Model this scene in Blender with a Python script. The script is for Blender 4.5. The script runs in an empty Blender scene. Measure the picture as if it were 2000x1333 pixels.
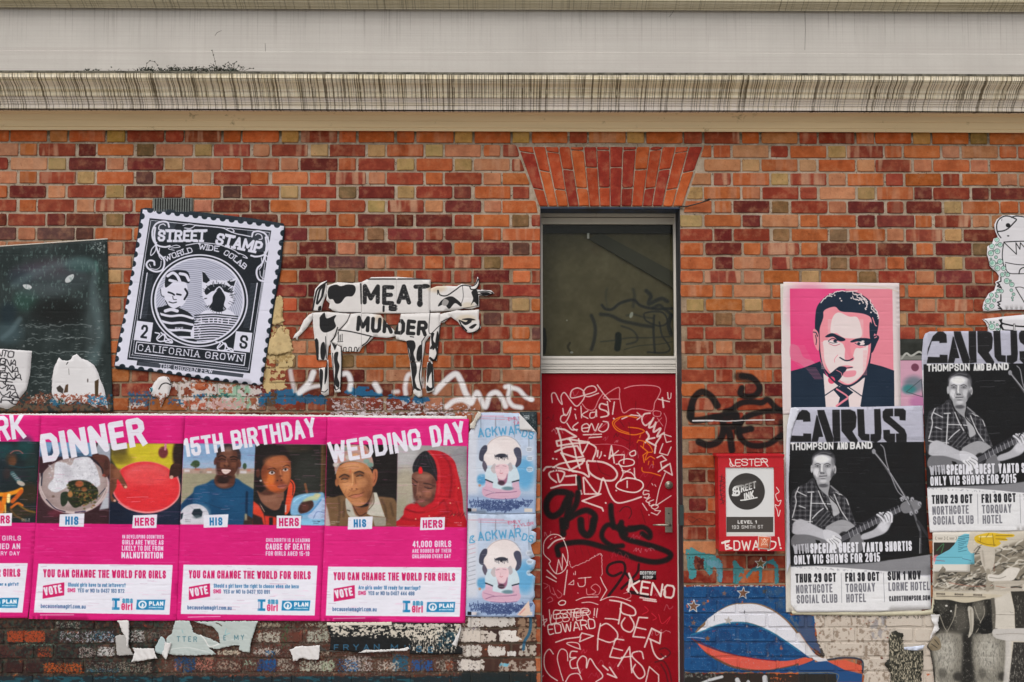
# Street wall with paste-ups and a red door. Everything is built in code; units are metres, wall face is the plane y = 0.
import bpy, bmesh, math, random
import numpy as np
from mathutils import Vector, Matrix
from mathutils.geometry import delaunay_2d_cdt
R_ = math.radians
rnd = random.Random(7)
S = bpy.context.scene
COL = S.collection
# ------------------------------------------------------------------ camera, sky, sun, exposure
EYE = Vector((0.0, -6.3, 1.95)); PITCH = 3.3; YAW = 0.62; ROLL = 0.0; FPX = 2000.0
cam_d = bpy.data.cameras.new('camera'); cam = bpy.data.objects.new('camera', cam_d); COL.objects.link(cam)
cam_d.sensor_width = 36.0; cam_d.lens = 36.0 * FPX / 2000.0; cam_d.clip_end = 2000
cam.matrix_world = Matrix.Translation(EYE) @ Matrix.Rotation(R_(-YAW), 4, 'Z') @ Matrix.Rotation(R_(90 + PITCH), 4, 'X') @ Matrix.Rotation(R_(ROLL), 4, 'Z')
S.camera = cam
world = bpy.data.worlds.new('World'); S.world = world; world.use_nodes = True
wn = world.node_tree.nodes; wl = world.node_tree.links; wn.clear()
sky = wn.new('ShaderNodeTexSky'); sky.sky_type = 'NISHITA'; sky.sun_disc = False
SUN_EL, SUN_AZ = 52.0, 205.0      # high sun behind thin cloud, street side
sky.sun_elevation = R_(SUN_EL); sky.sun_rotation = R_(SUN_AZ); sky.dust_density = 4.0; sky.ozone_density = 1.0
hs = wn.new('ShaderNodeHueSaturation'); hs.inputs['Saturation'].default_value = 0.22   # overcast: cloud takes the blue out of the sky
bgn = wn.new('ShaderNodeBackground'); bgn.inputs['Strength'].default_value = 0.15
won = wn.new('ShaderNodeOutputWorld')
wl.new(sky.outputs[0], hs.inputs['Color']); wl.new(hs.outputs[0], bgn.inputs['Color']); wl.new(bgn.outputs[0], won.inputs['Surface'])
sun_d = bpy.data.lights.new('sun', 'SUN'); sun = bpy.data.objects.new('sun', sun_d); COL.objects.link(sun)
sun_d.energy = 1.1; sun_d.angle = R_(40); sun_d.color = (1.0, 0.95, 0.88)
_a = R_(SUN_AZ); _e = R_(SUN_EL)
_sd = Vector((math.sin(_a) * math.cos(_e), math.cos(_a) * math.cos(_e), math.sin(_e)))
sun.rotation_euler = _sd.to_track_quat('Z', 'Y').to_euler()
sun.location = (0, -10, 12)
S.view_settings.view_transform = 'Standard'; S.view_settings.look = 'None'
S.view_settings.gamma = 1.0; S.view_settings.use_curve_mapping = False
S.view_settings.exposure = 0.0

# ------------------------------------------------------------------ measuring: a photo pixel (2000 x 1333) -> a point on a plane parallel to the wall
RM = np.array(cam.matrix_world.to_3x3())
EY = np.array(EYE)
def W(px, py, d=0.0):
    """x, z of photo pixel on the plane y = -d (d > 0 is in front of the wall)."""
    px = np.asarray(px, float); py = np.asarray(py, float)
    v = np.stack([(px - 1000.0) / FPX, (666.5 - py) / FPX, -np.ones_like(px)], -1) @ RM.T
    t = (-d - EY[1]) / v[..., 1]
    return EY[0] + v[..., 0] * t, EY[2] + v[..., 2] * t
def P3(px, py, d=0.0):
    x, z = W(px, py, d); return Vector((float(x), -d, float(z)))

# ------------------------------------------------------------------ tagging and object helpers
def tag(o, label=None, cat=None, group=None, kind=None):
    if label: o['label'] = label
    if cat: o['category'] = cat
    if group: o['group'] = group
    if kind: o['kind'] = kind
    return o
def link(o, parent=None):
    COL.objects.link(o)
    if parent is not None: o.parent = parent; o.matrix_parent_inverse = parent.matrix_world.inverted()
    return o
def empty(name, loc=(0, 0, 0), parent=None):
    o = bpy.data.objects.new(name, None); o.empty_display_size = 0.1; o.location = loc
    o.matrix_world = Matrix.Translation(loc)
    return link(o, parent)
def mesh_obj(name, verts, faces, mats, parent=None, smooth=False, fmat=None):
    me = bpy.data.meshes.new(name); me.from_pydata([tuple(v) for v in verts], [], faces)
    for m in (mats if isinstance(mats, (list, tuple)) else [mats]): me.materials.append(m)
    if fmat: me.polygons.foreach_set('material_index', fmat)
    if smooth: me.polygons.foreach_set('use_smooth', [True] * len(me.polygons))
    me.update()
    return link(bpy.data.objects.new(name, me), parent)
class MB:
    """collects boxes and tubes into one mesh"""
    def __init__(s): s.v = []; s.f = []
    def add(s, vs, fs):
        n = len(s.v); s.v += [tuple(v) for v in vs]; s.f += [tuple(i + n for i in f) for f in fs]; return s
    def box(s, a, b, bev=0.0):
        x0, y0, z0 = [min(p, q) for p, q in zip(a, b)]; x1, y1, z1 = [max(p, q) for p, q in zip(a, b)]
        if bev <= 0:
            vs = [(x0,y0,z0),(x1,y0,z0),(x1,y1,z0),(x0,y1,z0),(x0,y0,z1),(x1,y0,z1),(x1,y1,z1),(x0,y1,z1)]
            return s.add(vs, [(0,3,2,1),(4,5,6,7),(0,1,5,4),(1,2,6,5),(2,3,7,6),(3,0,4,7)])
        bm = bmesh.new(); bmesh.ops.create_cube(bm, size=1)
        for v in bm.verts: v.co = Vector(((x0+x1)/2 + v.co.x*(x1-x0), (y0+y1)/2 + v.co.y*(y1-y0), (z0+z1)/2 + v.co.z*(z1-z0)))
        bmesh.ops.bevel(bm, geom=bm.edges[:], offset=bev, segments=2, profile=0.7, affect='EDGES')
        bm.verts.index_update(); s.add([v.co[:] for v in bm.verts], [[v.index for v in f.verts] for f in bm.faces]); bm.free(); return s
    def tube(s, pts, r, n=10, cap=True):
        pts = [Vector(p) for p in pts]; rs = r if isinstance(r, (list, tuple)) else [r] * len(pts)
        vs = []; fs = []; prev = None
        for i, p in enumerate(pts):
            t = (pts[min(i+1, len(pts)-1)] - pts[max(i-1, 0)]).normalized()
            up = Vector((0,0,1)) if abs(t.z) < .9 else Vector((1,0,0))
            if prev is not None: up = prev
            a = t.cross(up).normalized(); b = a.cross(t).normalized(); prev = b
            for k in range(n):
                q = 2*math.pi*k/n; vs.append(p + (a*math.cos(q) + b*math.sin(q)) * rs[i])
        for i in range(len(pts)-1):
            for k in range(n): fs.append((i*n+k, i*n+(k+1)%n, (i+1)*n+(k+1)%n, (i+1)*n+k))
        if cap: fs.append(tuple(range(n))[::-1]); fs.append(tuple((len(pts)-1)*n+k for k in range(n)))
        return s.add(vs, fs)
    def build(s, name, mat, parent=None, smooth=False): return mesh_obj(name, s.v, s.f, mat, parent, smooth)

# ------------------------------------------------------------------ painter: flat print drawn by code into an image laid out in wall metres
def lin(c): return tuple(((x/255)/12.92 if x/255 <= 0.04045 else ((x/255+0.055)/1.055)**2.4) for x in c)
def vnoise(h, w, cell, seed, octs=3, aspect=(1, 1)):
    g = np.random.default_rng(seed); out = np.zeros((h, w), np.float32); amp = 1.0; tot = 0
    for o in range(octs):
        cy = max(1.0, cell*aspect[1]/2**o); cx = max(1.0, cell*aspect[0]/2**o)
        gh, gw = int(h/cy)+3, int(w/cx)+3
        n = g.random((gh, gw)).astype(np.float32)
        ys = np.arange(h)/cy; xs = np.arange(w)/cx
        yi = ys.astype(int); xi = xs.astype(int); yf = (ys-yi); xf = (xs-xi)
        yf = (yf*yf*(3-2*yf))[:, None].astype(np.float32); xf = (xf*xf*(3-2*xf))[None].astype(np.float32)
        a = n[yi][:, xi]; b = n[yi][:, xi+1]; c = n[yi+1][:, xi]; d = n[yi+1][:, xi+1]
        out += amp*((a*(1-xf)+b*xf)*(1-yf) + (c*(1-xf)+d*xf)*yf); tot += amp; amp *= 0.55
    return out/tot
def smooth_pts(pts, closed=False, k=6):
    p = np.asarray(pts, float); n = len(p)
    if n < 3: return p
    if closed: q = np.vstack([p[-1:], p, p[:2]]); m = n
    else: q = np.vstack([2*p[0]-p[1], p, 2*p[-1]-p[-2]]); m = n-1
    t = np.linspace(0, 1, k, endpoint=False)[:, None]; out = []
    for i in range(m):
        a, b, c, d = q[i], q[i+1], q[i+2], q[i+3]
        out.append(0.5*((2*b)+(-a+c)*t+(2*a-5*b+4*c-d)*t*t+(-a+3*b-3*c+d)*t**3))
    if not closed: out.append(p[-1:])
    return np.vstack(out)
# skeleton alphabet: polylines in a unit box, y up; 'w' relative width
_O = [(0,.2),(0,.8),(.2,1),(.8,1),(1,.8),(1,.2),(.8,0),(.2,0),(0,.2)]
GL = {
'A':(1.05,[[(0,0),(.5,1),(1,0)],[(.2,.3),(.8,.3)]]),'B':(1,[[(0,0),(0,1),(.75,1),(1,.88),(1,.62),(.75,.52),(0,.52)],[(.75,.52),(1,.4),(1,.12),(.75,0),(0,0)]]),
'C':(1,[[(1,.68),(1,.82),(.78,1),(.22,1),(0,.82),(0,.18),(.22,0),(.78,0),(1,.18),(1,.34)]]),'D':(1,[[(0,0),(0,1),(.7,1),(1,.8),(1,.2),(.7,0),(0,0)]]),
'E':(.82,[[(1,1),(0,1),(0,0),(1,0)],[(0,.52),(.85,.52)]]),'F':(.8,[[(1,1),(0,1),(0,0)],[(0,.5),(.85,.5)]]),
'G':(1,[[(1,.7),(1,.82),(.78,1),(.22,1),(0,.82),(0,.18),(.22,0),(.78,0),(1,.18),(1,.46),(.55,.46)]]),'H':(1,[[(0,0),(0,1)],[(1,0),(1,1)],[(0,.5),(1,.5)]]),
'I':(.0,[[(.5,0),(.5,1)]]),'J':(.7,[[(1,1),(1,.18),(.75,0),(.2,0),(0,.2)]]),'K':(1,[[(0,0),(0,1)],[(1,1),(.05,.42)],[(.3,.55),(1,0)]]),
'L':(.75,[[(0,1),(0,0),(1,0)]]),'M':(1.35,[[(0,0),(0,1),(.5,.25),(1,1),(1,0)]]),'N':(1.05,[[(0,0),(0,1),(1,0),(1,1)]]),'O':(1,[_O]),
'P':(.95,[[(0,0),(0,1),(.75,1),(1,.85),(1,.58),(.75,.44),(0,.44)]]),'Q':(1,[_O,[(.6,.25),(1,-.08)]]),
'R':(1,[[(0,0),(0,1),(.75,1),(1,.86),(1,.62),(.75,.5),(0,.5)],[(.6,.5),(1,0)]]),
'S':(.95,[[(1,.74),(1,.84),(.78,1),(.22,1),(0,.84),(0,.66),(.2,.55),(.8,.45),(1,.33),(1,.16),(.78,0),(.22,0),(0,.16),(0,.27)]]),
'T':(.95,[[(0,1),(1,1)],[(.5,1),(.5,0)]]),'U':(1,[[(0,1),(0,.18),(.22,0),(.78,0),(1,.18),(1,1)]]),'V':(1.05,[[(0,1),(.5,0),(1,1)]]),
'W':(1.5,[[(0,1),(.25,0),(.5,.85),(.75,0),(1,1)]]),'X':(1,[[(0,0),(1,1)],[(0,1),(1,0)]]),'Y':(1,[[(0,1),(.5,.45),(1,1)],[(.5,.45),(.5,0)]]),'Z':(.9,[[(0,1),(1,1),(0,0),(1,0)]]),
'0':(.95,[_O]),'1':(.35,[[(.0,.8),(1,1),(1,0)]]),'2':(.92,[[(0,.75),(0,.85),(.22,1),(.78,1),(1,.84),(1,.6),(0,0),(1,0)]]),
'3':(.92,[[(0,.78),(0,.85),(.22,1),(.78,1),(1,.85),(1,.64),(.78,.53),(.4,.53)],[(.78,.53),(1,.4),(1,.15),(.78,0),(.22,0),(0,.15),(0,.24)]]),
'4':(.95,[[(.8,0),(.8,1),(0,.25),(1,.25)]]),'5':(.92,[[(1,1),(.05,1),(0,.52),(.75,.6),(1,.45),(1,.15),(.78,0),(.22,0),(0,.15),(0,.24)]]),
'6':(.92,[[(1,.8),(.78,1),(.22,1),(0,.82),(0,.15),(.22,0),(.78,0),(1,.15),(1,.45),(.78,.56),(0,.5)]]),'7':(.9,[[(0,1),(1,1),(.35,0)]]),
'8':(.95,[[(.22,.53),(0,.66),(0,.86),(.22,1),(.78,1),(1,.86),(1,.66),(.78,.53),(.22,.53),(0,.4),(0,.15),(.22,0),(.78,0),(1,.15),(1,.4),(.78,.53)]]),
'9':(.92,[[(0,.2),(.22,0),(.78,0),(1,.18),(1,.85),(.78,1),(.22,1),(0,.85),(0,.58),(.22,.46),(1,.5)]]),
'.':(.0,[[(.5,0),(.5,.02)]]),',':(.0,[[(.5,.04),(.3,-.14)]]),'-':(.5,[[(0,.45),(1,.45)]]),'!':(.0,[[(.5,1),(.5,.3)],[(.5,.02),(.5,0)]]),"'":(.0,[[(.5,1),(.5,.8)]]),
'?':(.8,[[(0,.8),(.2,1),(.8,1),(1,.8),(.5,.45),(.5,.3)],[(.5,.03),(.5,0)]]),'/':(.5,[[(0,0),(1,1)]]),'*':(.5,[[(0,.8),(1,.8)],[(.5,1),(.5,.6)]]),
'a':(.8,[[(.05,.6),(.3,.72),(.8,.72),(1,.55),(1,0)],[(1,.4),(.2,.38),(0,.2),(.2,0),(.7,0),(1,.18)]]),'b':(.8,[[(0,1),(0,0),(.8,0),(1,.2),(1,.52),(.8,.7),(0,.6)]]),
'c':(.75,[[(1,.6),(.8,.72),(.2,.72),(0,.5),(0,.2),(.2,0),(.8,0),(1,.12)]]),'d':(.8,[[(1,1),(1,0),(.2,0),(0,.2),(0,.52),(.2,.7),(1,.6)]]),
'e':(.8,[[(0,.38),(1,.38),(1,.55),(.8,.72),(.2,.72),(0,.52),(0,.2),(.2,0),(.9,.04)]]),'f':(.45,[[(1,1),(.5,1),(.4,.8),(.4,0)],[(0,.68),(1,.68)]]),
'g':(.8,[[(1,.72),(1,-.15),(.8,-.28),(.1,-.25)],[(1,.6),(.8,.72),(.2,.72),(0,.5),(0,.2),(.2,.03),(1,.1)]]),'h':(.8,[[(0,1),(0,0)],[(0,.55),(.3,.72),(.8,.72),(1,.55),(1,0)]]),
'i':(.0,[[(.5,.72),(.5,0)],[(.5,1),(.5,.95)]]),'j':(.2,[[(1,.72),(1,-.2),(0,-.28)],[(1,1),(1,.95)]]),'k':(.75,[[(0,1),(0,0)],[(1,.7),(.1,.3)],[(.3,.4),(1,0)]]),
'l':(.0,[[(.5,1),(.5,0)]]),'m':(1.3,[[(0,.72),(0,0)],[(0,.6),(.2,.72),(.4,.72),(.5,.6),(.5,0)],[(.5,.6),(.7,.72),(.9,.72),(1,.6),(1,0)]]),
'n':(.8,[[(0,.72),(0,0)],[(0,.55),(.3,.72),(.8,.72),(1,.55),(1,0)]]),'o':(.8,[[(0,.2),(0,.52),(.2,.72),(.8,.72),(1,.52),(1,.2),(.8,0),(.2,0),(0,.2)]]),
'p':(.8,[[(0,.72),(0,-.28)],[(0,.62),(.8,.72),(1,.52),(1,.2),(.8,0),(0,.08)]]),'q':(.8,[[(1,.72),(1,-.28)],[(1,.62),(.2,.72),(0,.52),(0,.2),(.2,0),(1,.08)]]),
'r':(.5,[[(0,.72),(0,0)],[(0,.5),(.4,.7),(1,.72)]]),'s':(.72,[[(1,.6),(.8,.72),(.2,.72),(0,.55),(.2,.4),(.8,.34),(1,.18),(.8,0),(.2,0),(0,.12)]]),
't':(.45,[[(.4,.95),(.4,.1),(.6,0),(1,0)],[(0,.7),(1,.7)]]),'u':(.8,[[(0,.72),(0,.18),(.2,0),(.7,0),(1,.18)],[(1,.72),(1,0)]]),
'v':(.8,[[(0,.72),(.5,0),(1,.72)]]),'w':(1.2,[[(0,.72),(.25,0),(.5,.6),(.75,0),(1,.72)]]),'x':(.8,[[(0,0),(1,.72)],[(0,.72),(1,0)]]),
'y':(.8,[[(0,.72),(.5,0)],[(1,.72),(.4,-.15),(0,-.28)]]),'z':(.75,[[(0,.72),(1,.72),(0,0),(1,0)]]),
}
class Canvas:
    def __init__(s, x0, y0, x1, y1, bg=None, res=1.5, d=0.0, pad=4):
        """covers photo-pixel box x0..x1, y0..y1 of the plane y = -d"""
        s.d = d; s.R = 317.0*res
        xs, zs = W(np.array([x0-pad, x1+pad, x1+pad, x0-pad]), np.array([y0-pad, y0-pad, y1+pad, y1+pad]), d)
        s.X0, s.X1, s.Z0, s.Z1 = xs.min(), xs.max(), zs.min(), zs.max()
        s.w = int((s.X1-s.X0)*s.R)+1; s.h = int((s.Z1-s.Z0)*s.R)+1
        s.rgb = np.zeros((s.h, s.w, 3), np.float32); s.a = np.zeros((s.h, s.w), np.float32)
        if bg is not None: s.rgb[:] = np.array(bg)/255.0; s.a[:] = 1
        s.fx = s.fy = 0.0; s.fs = 1.0; s.k = res; s.off = (0.0, 0.0); s.clip = None
    def F(s, x0=0., y0=0., sc=1., off=(0., 0.)): s.fx, s.fy, s.fs, s.off = x0, y0, sc, off; return s     # coordinates read off an enlarged crop
    def px(s, pts):
        p = np.asarray(pts, float).reshape(-1, 2)/s.fs + (s.fx+s.off[0], s.fy+s.off[1])
        x, z = W(p[:, 0], p[:, 1], s.d)
        return np.stack([(x-s.X0)*s.R, (s.Z1-z)*s.R], -1)
    def comp(s, x0, y0, cov, col):
        h, w = cov.shape
        ax0, ay0 = max(x0, 0), max(y0, 0); ax1, ay1 = min(x0+w, s.w), min(y0+h, s.h)
        if ax1 <= ax0 or ay1 <= ay0: return
        c = cov[ay0-y0:ay1-y0, ax0-x0:ax1-x0]
        if s.clip is not None: c = c*s.clip[ay0:ay1, ax0:ax1]
        A = s.a[ay0:ay1, ax0:ax1]; n = c + A*(1-c)
        f = np.where(n > 1e-5, c/np.maximum(n, 1e-5), 0)[..., None]
        T = s.rgb[ay0:ay1, ax0:ax1]; T += (np.array(col, np.float32)/255.0 - T)*f; A[:] = n
    def cov_poly(s, P):
        x0 = int(np.floor(P[:, 0].min()))-1; x1 = int(np.ceil(P[:, 0].max()))+2
        y0 = int(np.floor(P[:, 1].min()))-1; y1 = int(np.ceil(P[:, 1].max()))+2
        x0 = max(x0, -50); y0 = max(y0, -50); x1 = min(x1, s.w+50); y1 = min(y1, s.h+50)
        if x1-x0 < 2 or y1-y0 < 2: return 0, 0, np.zeros((1, 1), np.float32)
        ss = 4; h = (y1-y0)*ss; w = x1-x0
        acc = np.zeros((h, w+2), np.float32)
        A = P; B = np.roll(P, -1, 0)
        for (ax, ay), (bx, by) in zip(A, B):
            if ay == by: continue
            sg = 1.0 if by > ay else -1.0
            if sg < 0: ax, ay, bx, by = bx, by, ax, ay
            r0 = max(0, int(math.ceil((ay-y0)*ss-0.5))); r1 = min(h, int(math.ceil((by-y0)*ss-0.5)))
            if r1 <= r0: continue
            r = np.arange(r0, r1); yy = (r+0.5)/ss+y0
            xx = np.clip(ax+(yy-ay)*(bx-ax)/(by-ay)-x0, 0, w-0.001); xi = xx.astype(int); fr = xx-xi
            acc[r, xi] += sg*(1-fr); acc[r, xi+1] += sg*fr
        c = np.clip(np.abs(np.cumsum(acc, 1)[:, :w]), 0, 1).reshape(y1-y0, ss, w).mean(1)
        return x0, y0, c
    def blur(s, c, r):
        r = int(round(r))
        if r < 1: return c
        for _ in range(2):
            for ax in (0, 1):
                n = c.shape[ax]; pad = [(0, 0), (0, 0)]; pad[ax] = (r+1, r)
                q = np.cumsum(np.pad(c, pad), ax)
                c = (np.take(q, range(2*r+1, n+2*r+1), ax) - np.take(q, range(0, n), ax))/(2*r+1)
        return c
    def poly(s, pts, col, a=1.0, sm=False, soft=0.0):
        P = s.px(pts)
        if sm: P = smooth_pts(P, True)
        x0, y0, c = s.cov_poly(P)
        if soft > 0:
            r = max(1, soft*s.k/s.fs); m = int(2*r)+2; c = np.pad(c, m); c = s.blur(c, r); x0 -= m; y0 -= m
        s.comp(x0, y0, c*a, col); return s
    def rect(s, x0, y0, x1, y1, col, a=1.0, soft=0): return s.poly([(x0, y0), (x1, y0), (x1, y1), (x0, y1)], col, a, soft=soft)
    def ell(s, cx, cy, rx, ry, col, a=1.0, soft=0.25, rot=0.0):
        """ellipse whose rim fades over the outer share 'soft'"""
        C = s.px([(cx, cy)])[0]; k = s.k/s.fs; rx *= k; ry *= k; m = max(rx, ry)+2
        x0, y0, x1, y1 = int(C[0]-m), int(C[1]-m), int(C[0]+m)+2, int(C[1]+m)+2
        yy, xx = np.mgrid[y0:y1, x0:x1]; dx = xx+.5-C[0]; dy = yy+.5-C[1]
        q = R_(rot); u = dx*math.cos(q)+dy*math.sin(q); v = -dx*math.sin(q)+dy*math.cos(q)
        r = np.sqrt((u/max(rx, .3))**2+(v/max(ry, .3))**2); e = max(soft, 1.2/max(min(rx, ry), 1))
        c = np.clip((1+e*0.4-r)/e, 0, 1); c = c*c*(3-2*c)
        s.comp(x0, y0, (c*a).astype(np.float32), col); return s
    def line(s, pts, w, col, a=1.0, sm=True, soft=0.0, cap='round', close=False, jit=0.0):
        P = s.px(pts)
        if sm and len(P) > 2: P = smooth_pts(P, close)
        if close: P = np.vstack([P, P[:1]])
        if jit: P = P + np.random.default_rng(len(P)).normal(0, jit*s.k, P.shape)
        w = max(w*s.k/s.fs, 0.35)/2; sf = max(soft*s.k/s.fs, 0.7)
        s._stroke([P], w, sf, col, a, cap); return s
    def _stroke(s, lines, w, sf, col, a, cap):
        allp = np.vstack(lines); m = w+sf+2
        X0, Y0 = int(allp[:, 0].min()-m), int(allp[:, 1].min()-m); X1, Y1 = int(allp[:, 0].max()+m)+2, int(allp[:, 1].max()+m)+2
        X0 = max(X0, -20); Y0 = max(Y0, -20); X1 = min(X1, s.w+20); Y1 = min(Y1, s.h+20)
        if X1 <= X0 or Y1 <= Y0: return
        buf = np.zeros((Y1-Y0, X1-X0), np.float32)
        for P in lines:
            n = len(P)-1
            for i in range(n):
                ax, ay = P[i]; bx, by = P[i+1]
                x0 = max(int(min(ax, bx)-m), X0); x1 = min(int(max(ax, bx)+m)+2, X1)
                y0 = max(int(min(ay, by)-m), Y0); y1 = min(int(max(ay, by)+m)+2, Y1)
                if x1 <= x0 or y1 <= y0: continue
                dx, dy = bx-ax, by-ay; L = math.hypot(dx, dy)
                xx = np.arange(x0, x1)[None]+.5-ax; yy = np.arange(y0, y1)[:, None]+.5-ay
                if L < 1e-6: dist = np.hypot(xx, yy)
                else:
                    ux, uy = dx/L, dy/L; t = xx*ux+yy*uy; nn = np.abs(-xx*uy+yy*ux)
                    if cap == 'round': tc = np.clip(t, 0, L); dist = np.hypot(t-tc, nn)
                    else:
                        lo = np.maximum(-t, 0); hi = np.maximum(t-L, 0)
                        d0 = np.maximum(nn, lo) if i == 0 else np.hypot(nn, lo); d1 = np.maximum(nn, hi) if i == n-1 else np.hypot(nn, hi)
                        dist = np.where(t < L/2, d0, d1)
                c = np.clip((w+sf/2-dist)/sf, 0, 1)
                b = buf[y0-Y0:y1-Y0, x0-X0:x1-X0]; np.maximum(b, c, out=b)
        if sf > 1.5: buf = buf*buf*(3-2*buf)
        s.comp(X0, Y0, buf*a, col)
    def text(s, st, p0, p1, h, t, col, gap=0.30, a=1.0, cap='flat', serif=0.0, lean=0.0, rough=0.0, curve=0.0, stencil=0.0, sc=None):
        """st set between p0 and p1 (base line, current frame units), cap height h, stroke t; gap between letters as share of letter width"""
        ws = []
        for ch in st:
            if ch == ' ': ws.append(0.55); continue
            g = GL.get(ch) or GL['O']; ws.append(g[0])
        # solve letter unit so that total length fits; letter outer width = unit*w + t
        p0 = np.array(p0, float); p1 = np.array(p1, float); L = np.linalg.norm(p1-p0); ux = (p1-p0)/L; up = np.array([ux[1], -ux[0]])
        n = len(st); nt = sum(1 for c in st if c != ' ')
        U = max(.2, sum(ws)+gap*(n-1)); unit = (L-nt*t)/U if L > nt*t else 0.05*L/U
        if unit < 0.3*t: unit = 0.3*t; t = (L-unit*U)/nt
        x = 0.0; lines = []; rg = np.random.default_rng(len(st)*7+int(h))
        for ch, w in zip(st, ws):
            if ch == ' ': x += unit*(w+gap); continue
            g = GL.get(ch) or GL['O']; ww = unit*w
            jy = rg.normal(0, rough) if rough else 0
            for pl in g[1]:
                q = []
                for (gx, gy) in pl:
                    lx = x+t/2+gx*ww; ly = t/2+gy*(h-t)+jy
                    cy = curve*4*(lx/L)*(1-lx/L)
                    q.append(p0+ux*(lx+lean*ly)+up*(ly+cy))
                P = s.px(q)
                if cap == 'smooth': P = smooth_pts(P)
                if rough: P = P+rg.normal(0, rough*.4*s.k/s.fs, P.shape)
                lines.append(P)
                if serif > 0:
                    for e in (0, -1):
                        gx, gy = pl[e]
                        if gy in (0, 1) :
                            lx = x+t/2+gx*ww; ly = gy*h+(0.5-gy)*t*0.5; cy = curve*4*(lx/L)*(1-lx/L)
                            e0 = p0+ux*(lx-serif+lean*ly)+up*(ly+cy); e1 = p0+ux*(lx+serif+lean*ly)+up*(ly+cy)
                            lines.append(s.px([e0, e1]))
            x += ww+t+unit*gap
        s._stroke(lines, max(t*s.k/s.fs, .35)/2, 0.8, col, a, 'round' if cap in ('round', 'smooth') else 'flat'); return s
    # ---- wear
    def mottle(s, amt=0.04, cell=30, seed=1, aspect=(1, 1)):
        n = vnoise(s.h, s.w, cell*s.k, seed, 4, aspect)-0.5; s.rgb = np.clip(s.rgb+(n*2*amt)[..., None], 0, 1); return s
    def creases(s, n, col=(235, 225, 235), seed=3, a=0.35, lx=40, ly=2.0, box=None, w=0.7):
        """fine pasted-paper wrinkles that run roughly level"""
        g = np.random.default_rng(seed)
        for _ in range(n):
            cx = g.uniform(0, s.w); cy = g.uniform(0, s.h); L = g.exponential(lx)*s.k*.5+4; k = int(g.integers(3, 6))
            P = np.stack([cx+np.linspace(-L, L, k), cy+g.normal(0, ly*s.k*.5, k).cumsum()*.5], -1)
            s._stroke([smooth_pts(P)], w*s.k*g.uniform(.25, .6), 0.9, col, a*g.uniform(.2, 1), 'round')
        return s
    def patch(s, pts, col, thr=0.5, cell=8, seed=1, a=1.0, soft=6, aspect=(1, 1), sharp=12):
        """ragged, peeling patch: a soft polygon broken up by noise"""
        x0, y0, c = s.cov_poly(s.px(pts)); r = max(1, soft*s.k/s.fs); m = int(2*r)+2; c = np.pad(c, m); c = s.blur(c, r)
        n = vnoise(c.shape[0], c.shape[1], cell*s.k/s.fs, seed, 4, aspect)
        n = (n-n.mean())/(n.std()+1e-6)*0.17+0.5
        s.comp(x0-m, y0-m, np.clip((n-(1-c*(1-thr)))*sharp+0.5*0, 0, 1)*np.clip(c*3, 0, 1)*a, col); return s
    def fade(s, lo=(30, 32, 34), hi=(232, 232, 238)):
        lo = np.array(lo)/255; hi = np.array(hi)/255; s.rgb = lo+s.rgb*(hi-lo); return s
    def photo(s, amt=.05, r=1, pts=None):
        """what is drawn so far becomes a screened photograph: slightly soft, with tone noise"""
        m = np.ones((s.h, s.w), np.float32)
        if pts is not None: o = s.clip; setclip(s, pts); m = s.clip.copy(); s.clip = o
        B = np.stack([s.blur(s.rgb[..., i], r) for i in range(3)], -1)*.5+s.rgb*.5
        n = (vnoise(s.h, s.w, 1.6*s.k, 5, 2)-.5)*amt+(vnoise(s.h, s.w, 7*s.k, 6, 3, (1.6, 1))-.5)*amt*1.1
        B = B*(1+n[..., None]*1.3)+n[..., None]*.12
        s.rgb = s.rgb*(1-m[..., None])+np.clip(B, 0, 1)*m[..., None]; return s
    def image(s, name):
        im = bpy.data.images.new(name, s.w, s.h, alpha=True)
        buf = np.empty((s.h, s.w, 4), np.float32); buf[..., :3] = np.clip(s.rgb, 0, 1); buf[..., 3] = np.clip(s.a, 0, 1)
        im.alpha_mode = 'CHANNEL_PACKED'
        im.pixels.foreach_set(buf[::-1].ravel()); im.pack(); return im

# ------------------------------------------------------------------ materials
def nmat(name):
    m = bpy.data.materials.new(name); m.use_nodes = True; nt = m.node_tree; nt.nodes.clear()
    out = nt.nodes.new('ShaderNodeOutputMaterial'); b = nt.nodes.new('ShaderNodeBsdfPrincipled'); nt.links.new(b.outputs[0], out.inputs['Surface'])
    return m, nt.nodes, nt.links, b
def mixc(nd, lk, fac, a, b, bt='MIX'):
    m = nd.new('ShaderNodeMix'); m.data_type = 'RGBA'; m.blend_type = bt
    for sk, v in ((m.inputs[0], fac), (m.inputs[6], a), (m.inputs[7], b)):
        if hasattr(v, 'default_value') or hasattr(v, 'links'): lk.new(v, sk)
        else: sk.default_value = v if not isinstance(v, tuple) else (*v[:3], 1)
    return m.outputs[2]
def mth(nd, lk, op, a, b=0.0, c=0.0, clamp=False):
    m = nd.new('ShaderNodeMath'); m.operation = op; m.use_clamp = clamp
    for i, v in enumerate((a, b, c)):
        if hasattr(v, 'links'): lk.new(v, m.inputs[i])
        else: m.inputs[i].default_value = v
    return m.outputs[0]
def ramp(nd, lk, x, lo, hi, a=0.0, b=1.0):
    m = nd.new('ShaderNodeMapRange'); lk.new(x, m.inputs[0]); m.inputs[1].default_value = lo; m.inputs[2].default_value = hi
    m.inputs[3].default_value = a; m.inputs[4].default_value = b; return m.outputs[0]
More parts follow.
